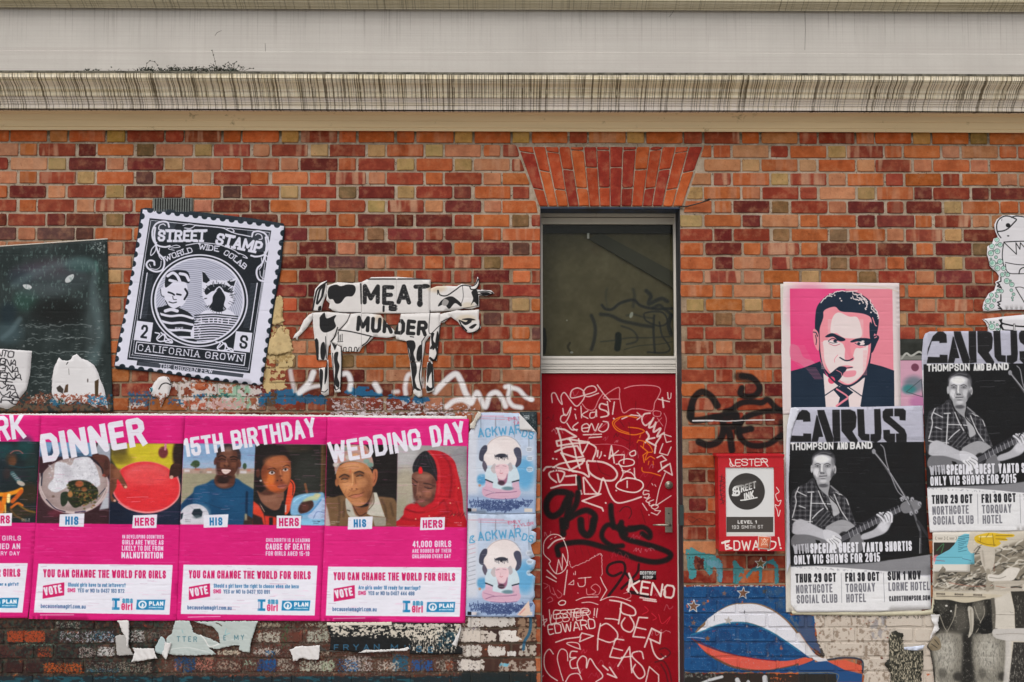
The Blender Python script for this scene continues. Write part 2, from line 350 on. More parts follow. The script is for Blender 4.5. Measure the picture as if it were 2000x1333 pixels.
def noise(nd, lk, sc, vec=None, det=6, rough=0.6, scale3=None):
    if vec is None: vec = nd.new('ShaderNodeNewGeometry').outputs['Position']
    if scale3:
        mp = nd.new('ShaderNodeMapping'); mp.inputs['Scale'].default_value = scale3; lk.new(vec, mp.inputs[0]); vec = mp.outputs[0]
    n = nd.new('ShaderNodeTexNoise'); n.inputs['Scale'].default_value = sc; n.inputs['Detail'].default_value = det; n.inputs['Roughness'].default_value = rough
    lk.new(vec, n.inputs['Vector']); return n.outputs['Fac']
def bump(nd, lk, b, h, dist=0.002, st=1.0):
    bp = nd.new('ShaderNodeBump'); bp.inputs['Distance'].default_value = dist; bp.inputs['Strength'].default_value = st
    lk.new(h, bp.inputs['Height']); lk.new(bp.outputs[0], b.inputs['Normal']); return bp
def mat(name, col, rough=0.6, var=0.12, sc=30.0, bd=0.0006, metal=0.0, dirt=None, dsc=6.0, dthr=0.58, stretch=None, spec=None):
    m, nd, lk, b = nmat(name); c = lin(col)
    n = noise(nd, lk, sc, scale3=stretch)
    base = mixc(nd, lk, ramp(nd, lk, n, 0.3, 0.7), tuple(x*(1-var) for x in c), tuple(min(1, x*(1+var)) for x in c))
    if dirt:
        n2 = noise(nd, lk, dsc, det=8, rough=0.7); base = mixc(nd, lk, ramp(nd, lk, n2, dthr, dthr+0.12), base, lin(dirt))
    lk.new(base, b.inputs['Base Color']); b.inputs['Roughness'].default_value = rough; b.inputs['Metallic'].default_value = metal
    if spec is not None: b.inputs['Specular IOR Level'].default_value = spec
    if bd > 0: bump(nd, lk, b, n, bd, 0.6)
    return m
# ------------------------------------------------------------------ ground: pavement, kerb, road
def ground_mat(name, col, sc):
    m, nd, lk, b = nmat(name); c = lin(col); n = noise(nd, lk, sc, det=8); n2 = noise(nd, lk, 1.1)
    base = mixc(nd, lk, ramp(nd, lk, n, .3, .7), tuple(x*.75 for x in c), tuple(x*1.25 for x in c))
    base = mixc(nd, lk, ramp(nd, lk, n2, .4, .7, 0, .5), base, tuple(x*.6 for x in c))
    lk.new(base, b.inputs['Base Color']); b.inputs['Roughness'].default_value = .85; bump(nd, lk, b, n, .003, .6); return m
tag(mesh_obj('ground', [(-400,-400,-.13),(400,-400,-.13),(400,.6,-.13),(-400,.6,-.13)], [(0,1,2,3)], ground_mat('ground_mat', (150,145,136), 9)), kind='structure')
tag(mesh_obj('road', [(-400,-13,-.126),(400,-13,-.126),(400,-3.35,-.126),(-400,-3.35,-.126)], [(0,1,2,3)], ground_mat('asphalt', (104,103,100), 60)), kind='structure')
tag(MB().box((-60,-3.2,-.2),(60,.18,0)).build('pavement', ground_mat('pavement_mat', (184,178,168), 25)), kind='structure')
tag(MB().box((-60,-3.35,-.2),(60,-3.203,.0),.01).build('kerb', ground_mat('kerb_mat', (120,118,114), 30)), kind='structure')

# ------------------------------------------------------------------ where courses and the door opening lie
ZT = float(W(1000, 256)[1])                       # underside of the cornice on the wall
zj1 = float(W(700, 280.5)[1]); zj36 = float(W(1000, 1256.5)[1]); CH = (zj1-zj36)/35.0
def row_z(r): return zj1-(r-2)*CH                  # top of row r (r from 1)
DX0 = float(W(1055.5, 700)[0]); DX1 = float(W(1331, 700)[0]); DZ = float(W(1190, 407)[1])
XL, XR = -5.2, 5.4; REV = 0.18
ARCH = [P3(1011, 287.5), P3(1373, 287.5), P3(1333, 403.5), P3(1053, 403.5)]
def arch_x(z, side):
    t = (ARCH[0].z-z)/(ARCH[0].z-ARCH[3].z); a, b = (ARCH[0], ARCH[3]) if side < 0 else (ARCH[1], ARCH[2]); return a.x+(b.x-a.x)*t
BC = {'D':(104,36,30),'R':(142,58,38),'O':(178,94,50),'P':(182,120,86),'T':(176,144,96),'G':(122,96,62),'V':(92,56,52),'M':(140,62,44),'K':(60,40,36)}
ROWS = """OOPOTRRMOOTMOOOOTOOTMPOTMMOPRROOOTGO
POMDOPGTMPMTMTOPTOM----OTOPROTMOOPPO
RPTDPDTPORPDORTOPTM----PTTPOTOPMPOPO
POROTVOPROOOMPRORPO----PTMOMTPOROROP
ODPRTDROVRTRGDTRDOR----ROTORRPOTDRDD
RORPMODPDDOORTMPDPO----OTODGRPDRDTOO
DRDDGDRORDRRODDDROGR---ROTDPOODDOMPP
VPVVOODRRDDPRGDRDOO----GRDRGOGOPMTDD
PPPRPDDRRDPDPDODODVR---OODOMODRDODGD
DPRRPDRRRDDDVPMOMGO----PODPMRRGODTDD
PTRRTRDRRRODGRORRDOR---POMPOTGORPDRR
PPROTRDRRRDDRRRRRDRR---ROOPOOOROORDR
PRORPRDRRRODRRRODDTO---RTOOTRRORPMRR
RROOPRRRORRRORRRRVRR---ORGPOOORTROOO
RROOPRRRORRRORRRRROV---VRRPDOORROORR
RPORORRRORPPORORRDOD---RMPDDOORRDORR
ORORORRRORGGOOOORROOT--DORORRRRRRRRR""".split('\n')
def _sandy(r, row):      # sandy bricks in this bond are headers: swap one that landed on a stretcher with its neighbour
    L = list(row)
    for i in range(1, len(L)-1):
        st = (i % 2 == 1) if r % 2 == 0 else (i % 2 == 0)
        if st and L[i] in 'TG':
            for n in (i-1, i+1):
                if L[n] not in 'TG-': L[i], L[n] = L[n], L[i]; break
    return ''.join(L)
ROWS = [_sandy(k, q) for k, q in enumerate(ROWS)]
# painted layer that sits on bricks and mortar alike (graffiti, mural, old paint); drawn below in part 03
def z_at(py, d): return float(W(1000, py, d)[1])
wall_mats = []
def wall_mat(name, is_brick):
    m, nd, lk, b = nmat(name); wall_mats.append((m, is_brick))
    geo = nd.new('ShaderNodeNewGeometry'); pos = geo.outputs['Position']
    if is_brick:
        at = nd.new('ShaderNodeAttribute'); at.attribute_name = 'col'; base = at.outputs['Color']
        at2 = nd.new('ShaderNodeAttribute'); at2.attribute_name = 'var'
        n1 = noise(nd, lk, 14, pos, 7, .65); n2 = noise(nd, lk, 120, pos, 4, .7); n3 = noise(nd, lk, 5, pos, 3)
        sp = noise(nd, lk, 55, pos, 5, .75)
        base = mixc(nd, lk, ramp(nd, lk, n1, .35, .7, 0, .55), base, mixc(nd, lk, 1.0, base, (.60, .55, .52), 'MULTIPLY'))
        base = mixc(nd, lk, ramp(nd, lk, n1, .50, .30, 0, .30), base, mixc(nd, lk, .55, base, lin((205, 130, 88))))
        # burnt or sandy upright bands on some bricks
        at3 = nd.new('ShaderNodeAttribute'); at3.attribute_name = 'sd'; sxp = nd.new('ShaderNodeSeparateXYZ'); lk.new(pos, sxp.inputs[0]); cmb = nd.new('ShaderNodeCombineXYZ')
        lk.new(mth(nd, lk, 'MULTIPLY', sxp.outputs[0], 24.0), cmb.inputs[0]); lk.new(mth(nd, lk, 'MULTIPLY', at3.outputs['Fac'], 9.0), cmb.inputs[1]); lk.new(mth(nd, lk, 'MULTIPLY', sxp.outputs[2], 3.0), cmb.inputs[2])
        bars = noise(nd, lk, 1.0, cmb.outputs[0], 1, .4)
        cm2 = nd.new('ShaderNodeVectorMath'); cm2.operation = 'ADD'; lk.new(pos, cm2.inputs[0]); cm3 = nd.new('ShaderNodeCombineXYZ'); lk.new(at3.outputs['Fac'], cm3.inputs[1]); lk.new(cm3.outputs[0], cm2.inputs[1])
        tone = noise(nd, lk, 17, cm2.outputs[0], 5, .62)
        bf = mth(nd, lk, 'MULTIPLY', ramp(nd, lk, bars, .50, .63), at2.outputs['Fac'])
        base = mixc(nd, lk, mth(nd, lk, 'MULTIPLY', bf, .8), base, lin((184, 140, 112)))
        base = mixc(nd, lk, ramp(nd, lk, tone, .50, .32, 0, .40), base, mixc(nd, lk, .5, base, lin((210, 160, 120))))
        base = mixc(nd, lk, ramp(nd, lk, tone, .52, .72, 0, .5), base, mixc(nd, lk, 1.0, base, (.52, .46, .42), 'MULTIPLY'))
        base = mixc(nd, lk, ramp(nd, lk, sp, .60, .68, 0, .8), base, mixc(nd, lk, 1.0, base, (.34, .28, .26), 'MULTIPLY'))
        base = mixc(nd, lk, ramp(nd, lk, sp, .36, .27, 0, .35), base, lin((196, 168, 140)))
        base = mixc(nd, lk, ramp(nd, lk, n2, .3, .7, .0, .22), base, mixc(nd, lk, 1.0, base, (.5, .46, .44), 'MULTIPLY'))
        h = mth(nd, lk, 'ADD', mth(nd, lk, 'MULTIPLY', n1, .6), mth(nd, lk, 'MULTIPLY', n2, .4)); bd = .0022
    else:
        n1 = noise(nd, lk, 60, pos, 7, .7); n2 = noise(nd, lk, 9, pos, 5); n3 = noise(nd, lk, 150, pos, 3)
        base = mixc(nd, lk, ramp(nd, lk, n2, .3, .7), lin((182, 166, 148)), lin((146, 128, 108)))
        base = mixc(nd, lk, ramp(nd, lk, n1, .58, .64, 0, .85), base, lin((66, 52, 42)))
        base = mixc(nd, lk, ramp(nd, lk, n1, .40, .30, 0, .6), base, lin((198, 184, 170)))
        h = mth(nd, lk, 'ADD', n1, mth(nd, lk, 'MULTIPLY', n3, .4)); bd = .004
    sx = nd.new('ShaderNodeSeparateXYZ'); lk.new(pos, sx.inputs[0])
    # grime that ignores the courses, and browner repointing low on the wall
    if not is_brick: base = mixc(nd, lk, ramp(nd, lk, sx.outputs['Z'], z_at(560, 0), z_at(420, 0), .75, 0), base, mixc(nd, lk, ramp(nd, lk, n2, .35, .65), lin((150, 124, 98)), lin((104, 84, 64))))
    big = noise(nd, lk, 1.7, pos, 6, .68); run = noise(nd, lk, 1.0, pos, 5, .65, (7, 1, 1.3)); fine = noise(nd, lk, 36, pos, 4, .7)
    base = mixc(nd, lk, ramp(nd, lk, mth(nd, lk, 'ADD', mth(nd, lk, 'MULTIPLY', big, .7), mth(nd, lk, 'MULTIPLY', fine, .3)), .48, .62, 0, .42), base, mixc(nd, lk, 1.0, base, (.62, .57, .52), 'MULTIPLY'))
    base = mixc(nd, lk, ramp(nd, lk, mth(nd, lk, 'ADD', mth(nd, lk, 'MULTIPLY', run, .75), mth(nd, lk, 'MULTIPLY', fine, .25)), .54, .64, 0, .35), base, mixc(nd, lk, 1.0, base, (.50, .45, .42), 'MULTIPLY'))
    # soot and moss where water runs off under the cornice
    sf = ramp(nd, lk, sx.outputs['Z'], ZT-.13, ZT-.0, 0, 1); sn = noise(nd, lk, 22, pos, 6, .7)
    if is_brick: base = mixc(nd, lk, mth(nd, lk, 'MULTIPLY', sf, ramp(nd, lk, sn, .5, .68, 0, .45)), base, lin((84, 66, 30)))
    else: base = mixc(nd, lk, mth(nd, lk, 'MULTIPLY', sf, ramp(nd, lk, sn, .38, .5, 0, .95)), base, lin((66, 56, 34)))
    # overlay slot, filled once the paint image exists
    nd['Principled BSDF'].name = 'Principled BSDF'
    m['_slot'] = 1
    rr = nd.new('NodeReroute'); rr.name = 'base_out'; lk.new(base, rr.inputs[0])
    lk.new(rr.outputs[0], b.inputs['Base Color']); b.inputs['Roughness'].default_value = .86; b.inputs['Specular IOR Level'].default_value = .25
    bump(nd, lk, b, h, bd, .9)
    return m
M_brick = wall_mat('fired_brick', True); M_mortar = wall_mat('lime_mortar', False)

bld = empty('brick_building', (0, 0, 0))
tag(bld, 'old brick building front with pale cornice and red door, covered in posters', 'building')
# mortar bed, in strips round the door opening
mb = MB()
mb.box((XL, .0065, -.1), (DX0+.001, .30, ZT+.3)); mb.box((DX1-.001, .0065, -.1), (XR, .30, ZT+.3)); mb.box((DX0, .0065, DZ+.001), (DX1, .295, ZT+.3))
wall = mb.build('brick_wall', M_mortar, bld)

def brick_geo(c, front=0.0, seed=0, back=.03):
    """c: four corners (x, z) tl, tr, br, bl of the face -> worn-edged brick"""
    g = random.Random(seed); V = []; F = []
    cx = sum(p[0] for p in c)/4; cz = sum(p[1] for p in c)/4; r = g.uniform(.004, .011)
    ring = []
    for i in range(4):
        p = Vector(c[i]); a = Vector(c[i-1]); b = Vector(c[(i+1) % 4])
        da = (a-p).normalized(); db = (b-p).normalized(); rr = r*g.uniform(.5, 1.5)
        ring.append(p+da*rr); 
        ring.append(p+(da+db)*rr*.28); ring.append(p+db*rr)
        mid = p+(b-p)*g.uniform(.35, .65); ring.append(mid+Vector((g.gauss(0, .0012), g.gauss(0, .0012))))
    n = len(ring)
    for q in ring: V.append((q.x, back, q.y))
    for q in ring: V.append((q.x, front+.0035, q.y))
    ctr = Vector((cx, cz))
    for q in ring:
        dd = ctr-q; dd = dd.normalized()*min(.0045, dd.length*.3); V.append((q.x+dd.x, front+g.gauss(0, .0004), q.y+dd.y))
    for k in range(n):
        k2 = (k+1) % n
        F.append((k, n+k, n+k2, k2)[::-1]); F.append((n+k, 2*n+k, 2*n+k2, n+k2)[::-1])
    F.append(tuple(range(2*n, 3*n))[::-1])
    return V, F
def fix_front(F): return F
def brick_obj(name, items, parent, m):
    V = []; F = []; cols = []; vs = []
    for (v, f, col, va) in items:
        k = len(V); V += v; F += [tuple(i+k for i in ff) for ff in f]; cols += [(*lin(col), 1.0)]*len(v); vs += [va]*len(v)
    me = bpy.data.meshes.new(name); me.from_pydata(V, [], F); me.materials.append(m)
    ca = me.attributes.new('col', 'FLOAT_COLOR', 'POINT'); ca.data.foreach_set('color', np.array(cols, np.float32).ravel())
    va = me.attributes.new('var', 'FLOAT', 'POINT'); va.data.foreach_set('value', np.array(vs, np.float32))
    sd = []
    for it in items: sd += [(it[0][0][0]*7.13+it[0][0][2]*31.7) % 19.0]*len(it[0])
    sa = me.attributes.new('sd', 'FLOAT', 'POINT'); sa.data.foreach_set('value', np.array(sd, np.float32))
    me.update(); return link(bpy.data.objects.new(name, me), parent)
# boxes in photo pixels that posters cover: bricks behind them are in the joined part
HID = [(0,470,208,800),(255,425,530,730),(0,812,905,1212),(918,812,1040,1200),(1530,560,1752,1190),(1545,800,1815,1190),(1808,650,2000,1035),(1410,895,1528,1072),(1822,1040,2000,1333),(1752,665,1800,795),(1935,430,2000,600),
       (640,560,830,640),(315,1218,480,1260),(650,1220,890,1270),(280,385,370,415)]
u0 = float(W(395.6, 331)[0]); HP = 56.75/317.0*1.003
items = []
for r in range(1, 48):
    zt = row_z(r)-.0064; zb = row_z(r+1)+.0064; zm = (zt+zb)/2
    if zb < -.02: break
    xr = []
    for i in range(-14, 42):
        x = u0+(i-7)*HP; stretch = (i % 2 == 1) if r % 2 == 1 else (i % 2 == 0)
        ch = None
        if r <= len(ROWS) and 0 <= i < 36: ch = ROWS[r-1][i]
        if ch in (None, '-'):
            ch = rnd.choice('RRRROODPD' if r > 8 else 'OORPTRDO')
        xr.append((x+rnd.gauss(0, .0015), stretch, ch))
    # joint positions: between neighbours
    for k in range(1, len(xr)-1):
        x, st, ch = xr[k]; hw = (.1120 if st else .0530)
        xa = x-hw+rnd.gauss(0, .0018); xb = x+hw+rnd.gauss(0, .0018)
        za, zc = zt+rnd.gauss(0, .0008), zb+rnd.gauss(0, .0008)
        tl, tr, br, bl = [xa, za], [xb, za+rnd.gauss(0, .0008)], [xb, zc], [xa, zc+rnd.gauss(0, .0008)]
        # cut at the arch and at the door opening
        if zm > ARCH[3].z-.03 and zm < ARCH[0].z+.02:
            zq = [min(ARCH[0].z, max(ARCH[3].z, q)) for q in (zt, zb)]
            lt, lb = arch_x(zq[0], -1)-.009, arch_x(zq[1], -1)-.009; rt, rb = arch_x(zq[0], 1)+.009, arch_x(zq[1], 1)+.009
            if xa > lb and xb < rb: continue
            if x < 0.5:
                if xa > lt-.02: continue
                tr[0] = min(tr[0], lt); br[0] = min(br[0], lb)
            if x > 0.5:
                if xb < rt+.02: continue
                tl[0] = max(tl[0], rt); bl[0] = max(bl[0], rb)
        elif zm < DZ:
            if xb > DX0 and xa < DX1:
                if xa < DX0-.03: tr[0] = br[0] = DX0
                elif xb > DX1+.03: tl[0] = bl[0] = DX1
                else: continue
            elif DX0-xb > 0 and DX0-xb < .035: tr[0] = br[0] = DX0
            elif xa-DX1 > 0 and xa-DX1 < .035: tl[0] = bl[0] = DX1
        if tr[0]-tl[0] < .02 and br[0]-bl[0] < .02: continue
        c = BC[ch]; j = rnd.gauss(0, 7)
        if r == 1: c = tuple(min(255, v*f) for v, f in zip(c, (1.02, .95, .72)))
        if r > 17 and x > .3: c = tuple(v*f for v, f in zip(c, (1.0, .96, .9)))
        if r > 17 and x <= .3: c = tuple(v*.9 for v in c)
        c = (c[0]+j+rnd.gauss(0, 3), c[1]+j*.8+rnd.gauss(0, 3), c[2]+j*.8+rnd.gauss(0, 2))
        va = 1.0 if ch == 'M' else (rnd.choice((0, 0, 0, .35, .5)) if ch in 'ROP' else 0.0)
        V, F = brick_geo([tl, tr, br, bl], rnd.uniform(-.0015, .002), rnd.randrange(10**6))
        # photo pixel of the brick centre, for deciding which ones show largest
        qx = (tl[0]+tr[0])/2; vv = RM.T @ (np.array([qx, 0, zm])-EY); ppx = 1000+FPX*vv[0]/-vv[2]; ppy = 666.5-FPX*vv[1]/-vv[2]
        area = (tr[0]-tl[0]+br[0]-bl[0])/2
        vis = -40 < ppx < 2030 and ppy < 1345
        hid = any(a-8 < ppx < b_+8 and t-8 < ppy < bt+8 for a, t, b_, bt in HID)
        if ppx < 25 or ppx > 1975: area *= .5
        items.append(((area if vis and not hid else 0), (V, F, c, va)))
order = sorted(range(len(items)), key=lambda i: -items[i][0]); top = set(order[:300])
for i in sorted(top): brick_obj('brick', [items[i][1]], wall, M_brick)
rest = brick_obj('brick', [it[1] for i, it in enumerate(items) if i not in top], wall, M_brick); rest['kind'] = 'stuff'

# flat arch of rubbed red bricks over the door
arch = mesh_obj('door_arch', [(p.x+dx, y, p.z+dz) for y in (.005, .29) for p, dx, dz in zip(ARCH, (-.004, .004, .004, -.004), (.004, .004, 0, 0))],
                [(0,3,2,1),(4,5,6,7),(0,1,5,4),(2,3,7,6),(1,2,6,5),(3,0,4,7)], M_mortar, bld)
tops = [55,205,325,455,570,700,825,955,1085,1215,1350,1470,1600,1730,1865]; bots = [265,355,447,553,655,757,860,960,1065,1170,1275,1370,1470,1570,1665]
jn = [[290,650],[475],[290,655],[460],[270,640],[440],[270,632],[437],[268,640],[458],[268,640],[458],[290,650],[480]]
ac = ['aba','ac','aac','ab','acc','ba','bba','bb','bbb','ca','bab','ab','aac','bc']
AC = {'a':(174,70,36),'b':(150,48,34),'c':(190,92,44)}
for k in range(14):
    ys = [237]+jn[k]+[815]; n = len(ys)-1; tl_ = (k-6.5)
    for q in range(n):
        ya, yb = ys[q]+(5 if q else 0), ys[q+1]-(5 if q < n-1 else 0); sk = -tl_*1.6 
        def at(y, L, e): 
            f = (y-235)/580.0; l = tops[k]*(1-f)+bots[k]*f+4.6; r2 = tops[k+1]*(1-f)+bots[k+1]*f-4.6
            return (l if L else r2)
        s0 = sk if q else 0; s1 = sk if q < n-1 else 0
        cor = [(at(ya, 1, 0), ya-s0), (at(ya, 0, 0), ya+s0), (at(yb, 0, 0), yb+s1), (at(yb, 1, 0), yb-s1)]
        cc = [P3(1000+x/5.0, 240+y/5.0) for x, y in cor]
        V, F = brick_geo([(p.x, p.z) for p in cc], -.002+rnd.uniform(-.001, .001), rnd.randrange(10**6))
        col = AC[ac[k][min(q, len(ac[k])-1)]]; j = rnd.gauss(0, 5)
        brick_obj('brick', [(V, F, (col[0]+j, col[1]+j*.6, col[2]+j*.5), 0.0)], arch, M_brick)

# ------------------------------------------------------------------ cornice and frieze: profiles run along the wall
def streak_mat(name, base, amt, freq=60.0, dark=(70, 58, 34), second=(120, 105, 70), lo=.5, hi=.62, z0=None, z1=None, top=0):
    m, nd, lk, b = nmat(name); geo = nd.new('ShaderNodeNewGeometry'); pos = geo.outputs['Position']
    c = lin(base); n0 = noise(nd, lk, 3.5, pos, 5); n1 = noise(nd, lk, 1.0, pos, 2, .5, (freq, .0, 1.5)); n2 = noise(nd, lk, 1.0, pos, 3, .6, (freq*.23, 0, .9))
    n3 = noise(nd, lk, 70, pos, 5)
    col = mixc(nd, lk, ramp(nd, lk, n0, .3, .7), tuple(x*.93 for x in c), tuple(min(1, x*1.05) for x in c))
    col = mixc(nd, lk, ramp(nd, lk, n2, .48, .66, 0, .35*amt), col, lin(second))
    f = ramp(nd, lk, n1, lo, hi); g = mth(nd, lk, 'MULTIPLY', f, ramp(nd, lk, n2, .34, .50, .5, 1.0)); g = mth(nd, lk, 'MULTIPLY', g, amt)
    if z0 is not None:
        sx = nd.new('ShaderNodeSeparateXYZ'); lk.new(pos, sx.inputs[0])
        g = mth(nd, lk, 'MULTIPLY', g, ramp(nd, lk, sx.outputs['Z'], z0, z1, 0, 1))
    # drips break off part of the way down, and level noise bands shift the tone with height
    n4 = noise(nd, lk, 1.0, pos, 3, .6, (freq*.45, 0, 22)); g = mth(nd, lk, 'MULTIPLY', g, ramp(nd, lk, n4, .32, .46, .25, 1))
    n5 = noise(nd, lk, 1.0, pos, 4, .6, (.5, 0, 85)); col = mixc(nd, lk, ramp(nd, lk, n5, .46, .62, 0, .5 if top or amt > .5 else .12), col, lin(second))
    if top:
        sz = nd.new('ShaderNodeSeparateXYZ'); lk.new(pos, sz.inputs[0]); tz = z_at(147, .28); g = mth(nd, lk, 'MAXIMUM', g, mth(nd, lk, 'MULTIPLY', ramp(nd, lk, sz.outputs['Z'], tz-.012, tz+.012, 0, 1), ramp(nd, lk, noise(nd, lk, 1.0, pos, 5, .7, (30, 0, 60)), .40, .56, .1, .9)))
    col = mixc(nd, lk, g, col, lin(dark))
    col = mixc(nd, lk, ramp(nd, lk, n3, .62, .75, 0, .25), col, tuple(x*.6 for x in c))
    lk.new(col, b.inputs['Base Color']); b.inputs['Roughness'].default_value = .8; b.inputs['Specular IOR Level'].default_value = .2
    bump(nd, lk, b, n3, .0012, .5); return m
def profile(name, pts, m, parent, smooth=False, xr=(XL, XR), seg=48):
    """pts: (outward d, z); swept along x"""
    V = []; F = []; n = len(pts); xs = [xr[0]+(xr[1]-xr[0])*i/seg for i in range(seg+1)]
    for x in xs:
        for d, z in pts: V.append((x, -d, z+.0012*math.sin(x*1.7+z*3)))
    for i in range(seg):
        for k in range(n-1): F.append((i*n+k, (i+1)*n+k, (i+1)*n+k+1, i*n+k+1)[::-1])
    F.append(tuple(range(n))); F.append(tuple(seg*n+k for k in range(n))[::-1])
    return mesh_obj(name, V, F, m, parent)
# photo y of each break (centre column) paired with how far it stands out of the wall
def prof(pairs): return [(d, z_at(py, d)) for py, d in pairs]
# bed mould: plain tan strip directly over the bricks
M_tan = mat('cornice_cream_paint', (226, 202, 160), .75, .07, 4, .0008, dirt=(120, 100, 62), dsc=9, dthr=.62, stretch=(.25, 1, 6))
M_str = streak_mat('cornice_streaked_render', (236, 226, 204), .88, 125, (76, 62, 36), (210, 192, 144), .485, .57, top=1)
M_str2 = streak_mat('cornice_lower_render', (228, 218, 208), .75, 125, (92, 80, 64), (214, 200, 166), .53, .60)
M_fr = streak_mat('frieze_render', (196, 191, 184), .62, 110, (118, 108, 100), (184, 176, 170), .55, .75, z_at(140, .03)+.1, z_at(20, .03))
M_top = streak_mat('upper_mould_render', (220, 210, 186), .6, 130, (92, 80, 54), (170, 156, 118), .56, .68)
M_led = mat('ledge_grime', (96, 92, 80), .9, .4, 40, .003, dirt=(52, 50, 40), dsc=14, dthr=.5)
bed = prof([(257, .0), (256.6, .020), (250.5, .024), (249.5, .030), (238, .045), (236.5, .052), (226, .072), (224.5, .080), (219.5, .105)])
top_bed = bed[-1][1]
bed_poly = [(-.25, bed[0][1])] + bed + [(.105, top_bed), (-.25, top_bed)]
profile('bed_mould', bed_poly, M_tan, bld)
low = [(.105, top_bed+.001), (.150, top_bed+.0012)] + prof([(217.6, .150), (206.5, .150), (205.5, .158), (201.8, .160), (201.2, .166), (197.5, .168), (196.8, .175), (193, .178), (192, .187)])
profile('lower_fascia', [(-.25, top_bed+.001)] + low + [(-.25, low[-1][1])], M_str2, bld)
z0 = low[-1][1]+.001
cy = [(.187, z0)] + prof([(191.4, .190), (189, .195), (185, .197), (182, .201), (180, .209), (178, .213)]) 
import math as _m
zc0 = cy[-1][1]; zc1 = z_at(160, .262)
for k in range(1, 9):
    t = k/8; cy.append((.213+.049*(t-_m.sin(t*2*_m.pi)/(2*_m.pi)*.55), zc0+(zc1-zc0)*(t+.10*_m.sin(t*_m.pi))))
cy += prof([(158.6, .262), (158.2, .268), (155.5, .270), (154.8, .277), (146.0, .279)])
zf = cy[-1][1]
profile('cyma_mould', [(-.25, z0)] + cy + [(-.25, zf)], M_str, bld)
profile('cornice_ledge', [(-.25, zf+.001), (.281, zf+.001), (.279, zf+.014), (.03, zf+.028), (-.25, zf+.028)], M_led, bld)
zfr = z_at(17, .03)
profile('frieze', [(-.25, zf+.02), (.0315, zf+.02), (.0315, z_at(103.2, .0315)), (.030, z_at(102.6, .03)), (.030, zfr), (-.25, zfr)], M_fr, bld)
um = prof([(19.5, .030), (19.3, .052), (15.5, .054), (14.8, .061), (12.0, .070), (9, .084), (6.5, .089), (5.8, .098), (1.5, .100), (1, .112), (-6, .116), (-20, .15), (-30, .152)])
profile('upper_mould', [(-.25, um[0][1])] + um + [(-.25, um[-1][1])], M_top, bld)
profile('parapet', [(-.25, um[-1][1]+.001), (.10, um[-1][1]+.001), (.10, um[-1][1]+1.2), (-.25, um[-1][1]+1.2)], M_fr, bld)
# the house body behind the wall, so that it stands as a building from the side
MB().box((XL, .301, -.1), (DX0-.3, 4.0, um[-1][1]+1.2)).box((DX1+.3, .301, -.1), (XR, 4.0, um[-1][1]+1.2)).box((DX0-.3, .9, -.1), (DX1+.3, 4.0, um[-1][1]+1.2)).build('side_wall', M_mortar, bld)
M_crk = mat('crack_shadow', (92, 88, 84), .9, .2, 60, 0)
for pts in ([(518,85),(518.5,100),(520,118),(521,139)], [(420,70),(424,64),(433,60)], [(1316,20),(1312,28),(1306,34)], [(1572,22),(1573,60),(1572,98)]):
    MB().tube([P3(x, y, .0303) for x, y in pts], [.0012, .0011, .001, .0013][:len(pts)], 4, False).build('crack', M_crk, bld)
# rusty gap between bricks and cornice, iron lintel, cast air vent
M_iron = mat('lintel_paint', (24, 42, 66), .5, .2, 20, .0005, dirt=(22, 22, 24), dsc=8, dthr=.5)
MB().box((DX0+.001, -.004, DZ-.004), (DX1-.001, .26, DZ+.0005+.006), .001).build('lintel_bar', M_iron, bld)
# ------------------------------------------------------------------ door and light over it, set back in the opening
M_fp = mat('frame_paint', (206, 200, 192), .5, .05, 12, .0004, dirt=(150, 140, 126), dsc=20, dthr=.66)
M_fp2 = mat('sash_paint', (188, 180, 166), .55, .06, 12, .0004, dirt=(120, 108, 92), dsc=16, dthr=.62)
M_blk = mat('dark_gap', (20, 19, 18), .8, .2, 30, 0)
def wx(px, d): return float(W(px, 700, d)[0])
FR = -.15       # frame face sits 0.15 m behind the wall face
fx0, fx1 = wx(1051, FR), wx(1325.3, FR); ft = z_at(416.5, FR)
frame = empty('door_frame', (0, .15, 0), bld)
MB().box((DX0+.0008, .15, 0), (wx(1057.3, FR), .24, ft), .002).build('jamb', M_fp, frame)
MB().box((wx(1320.4, FR), .15, 0), (fx1, .24, ft), .002).build('jamb', M_fp, frame)
MB().box((DX0+.0008, .152, z_at(423, FR)), (fx1-.001, .24, ft-.0006), .002).build('frame_head', M_fp2, frame)
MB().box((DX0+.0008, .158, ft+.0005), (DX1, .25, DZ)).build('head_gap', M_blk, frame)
# dark strip of reveal between the right jamb and the brick
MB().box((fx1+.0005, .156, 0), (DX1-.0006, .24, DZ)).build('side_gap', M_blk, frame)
M_rv = mat('reveal_paint', (44, 44, 46), .7, .4, 16, .001, dirt=(110, 116, 112), dsc=26, dthr=.66)
MB().box((DX1-.0035, .003, 0), (DX1+.0006, .155, DZ-.005)).build('reveal', M_rv, frame)
MB().box((DX0-.0006, .003, 0), (DX0+.003, .1495, DZ-.005)).build('reveal', M_rv, frame)
# door sill
MB().box((DX0+.004, -.03, 0.001), (DX1-.004, .24, .05), .004).build('door_sill', mat('bluestone', (88, 88, 90), .8), frame)
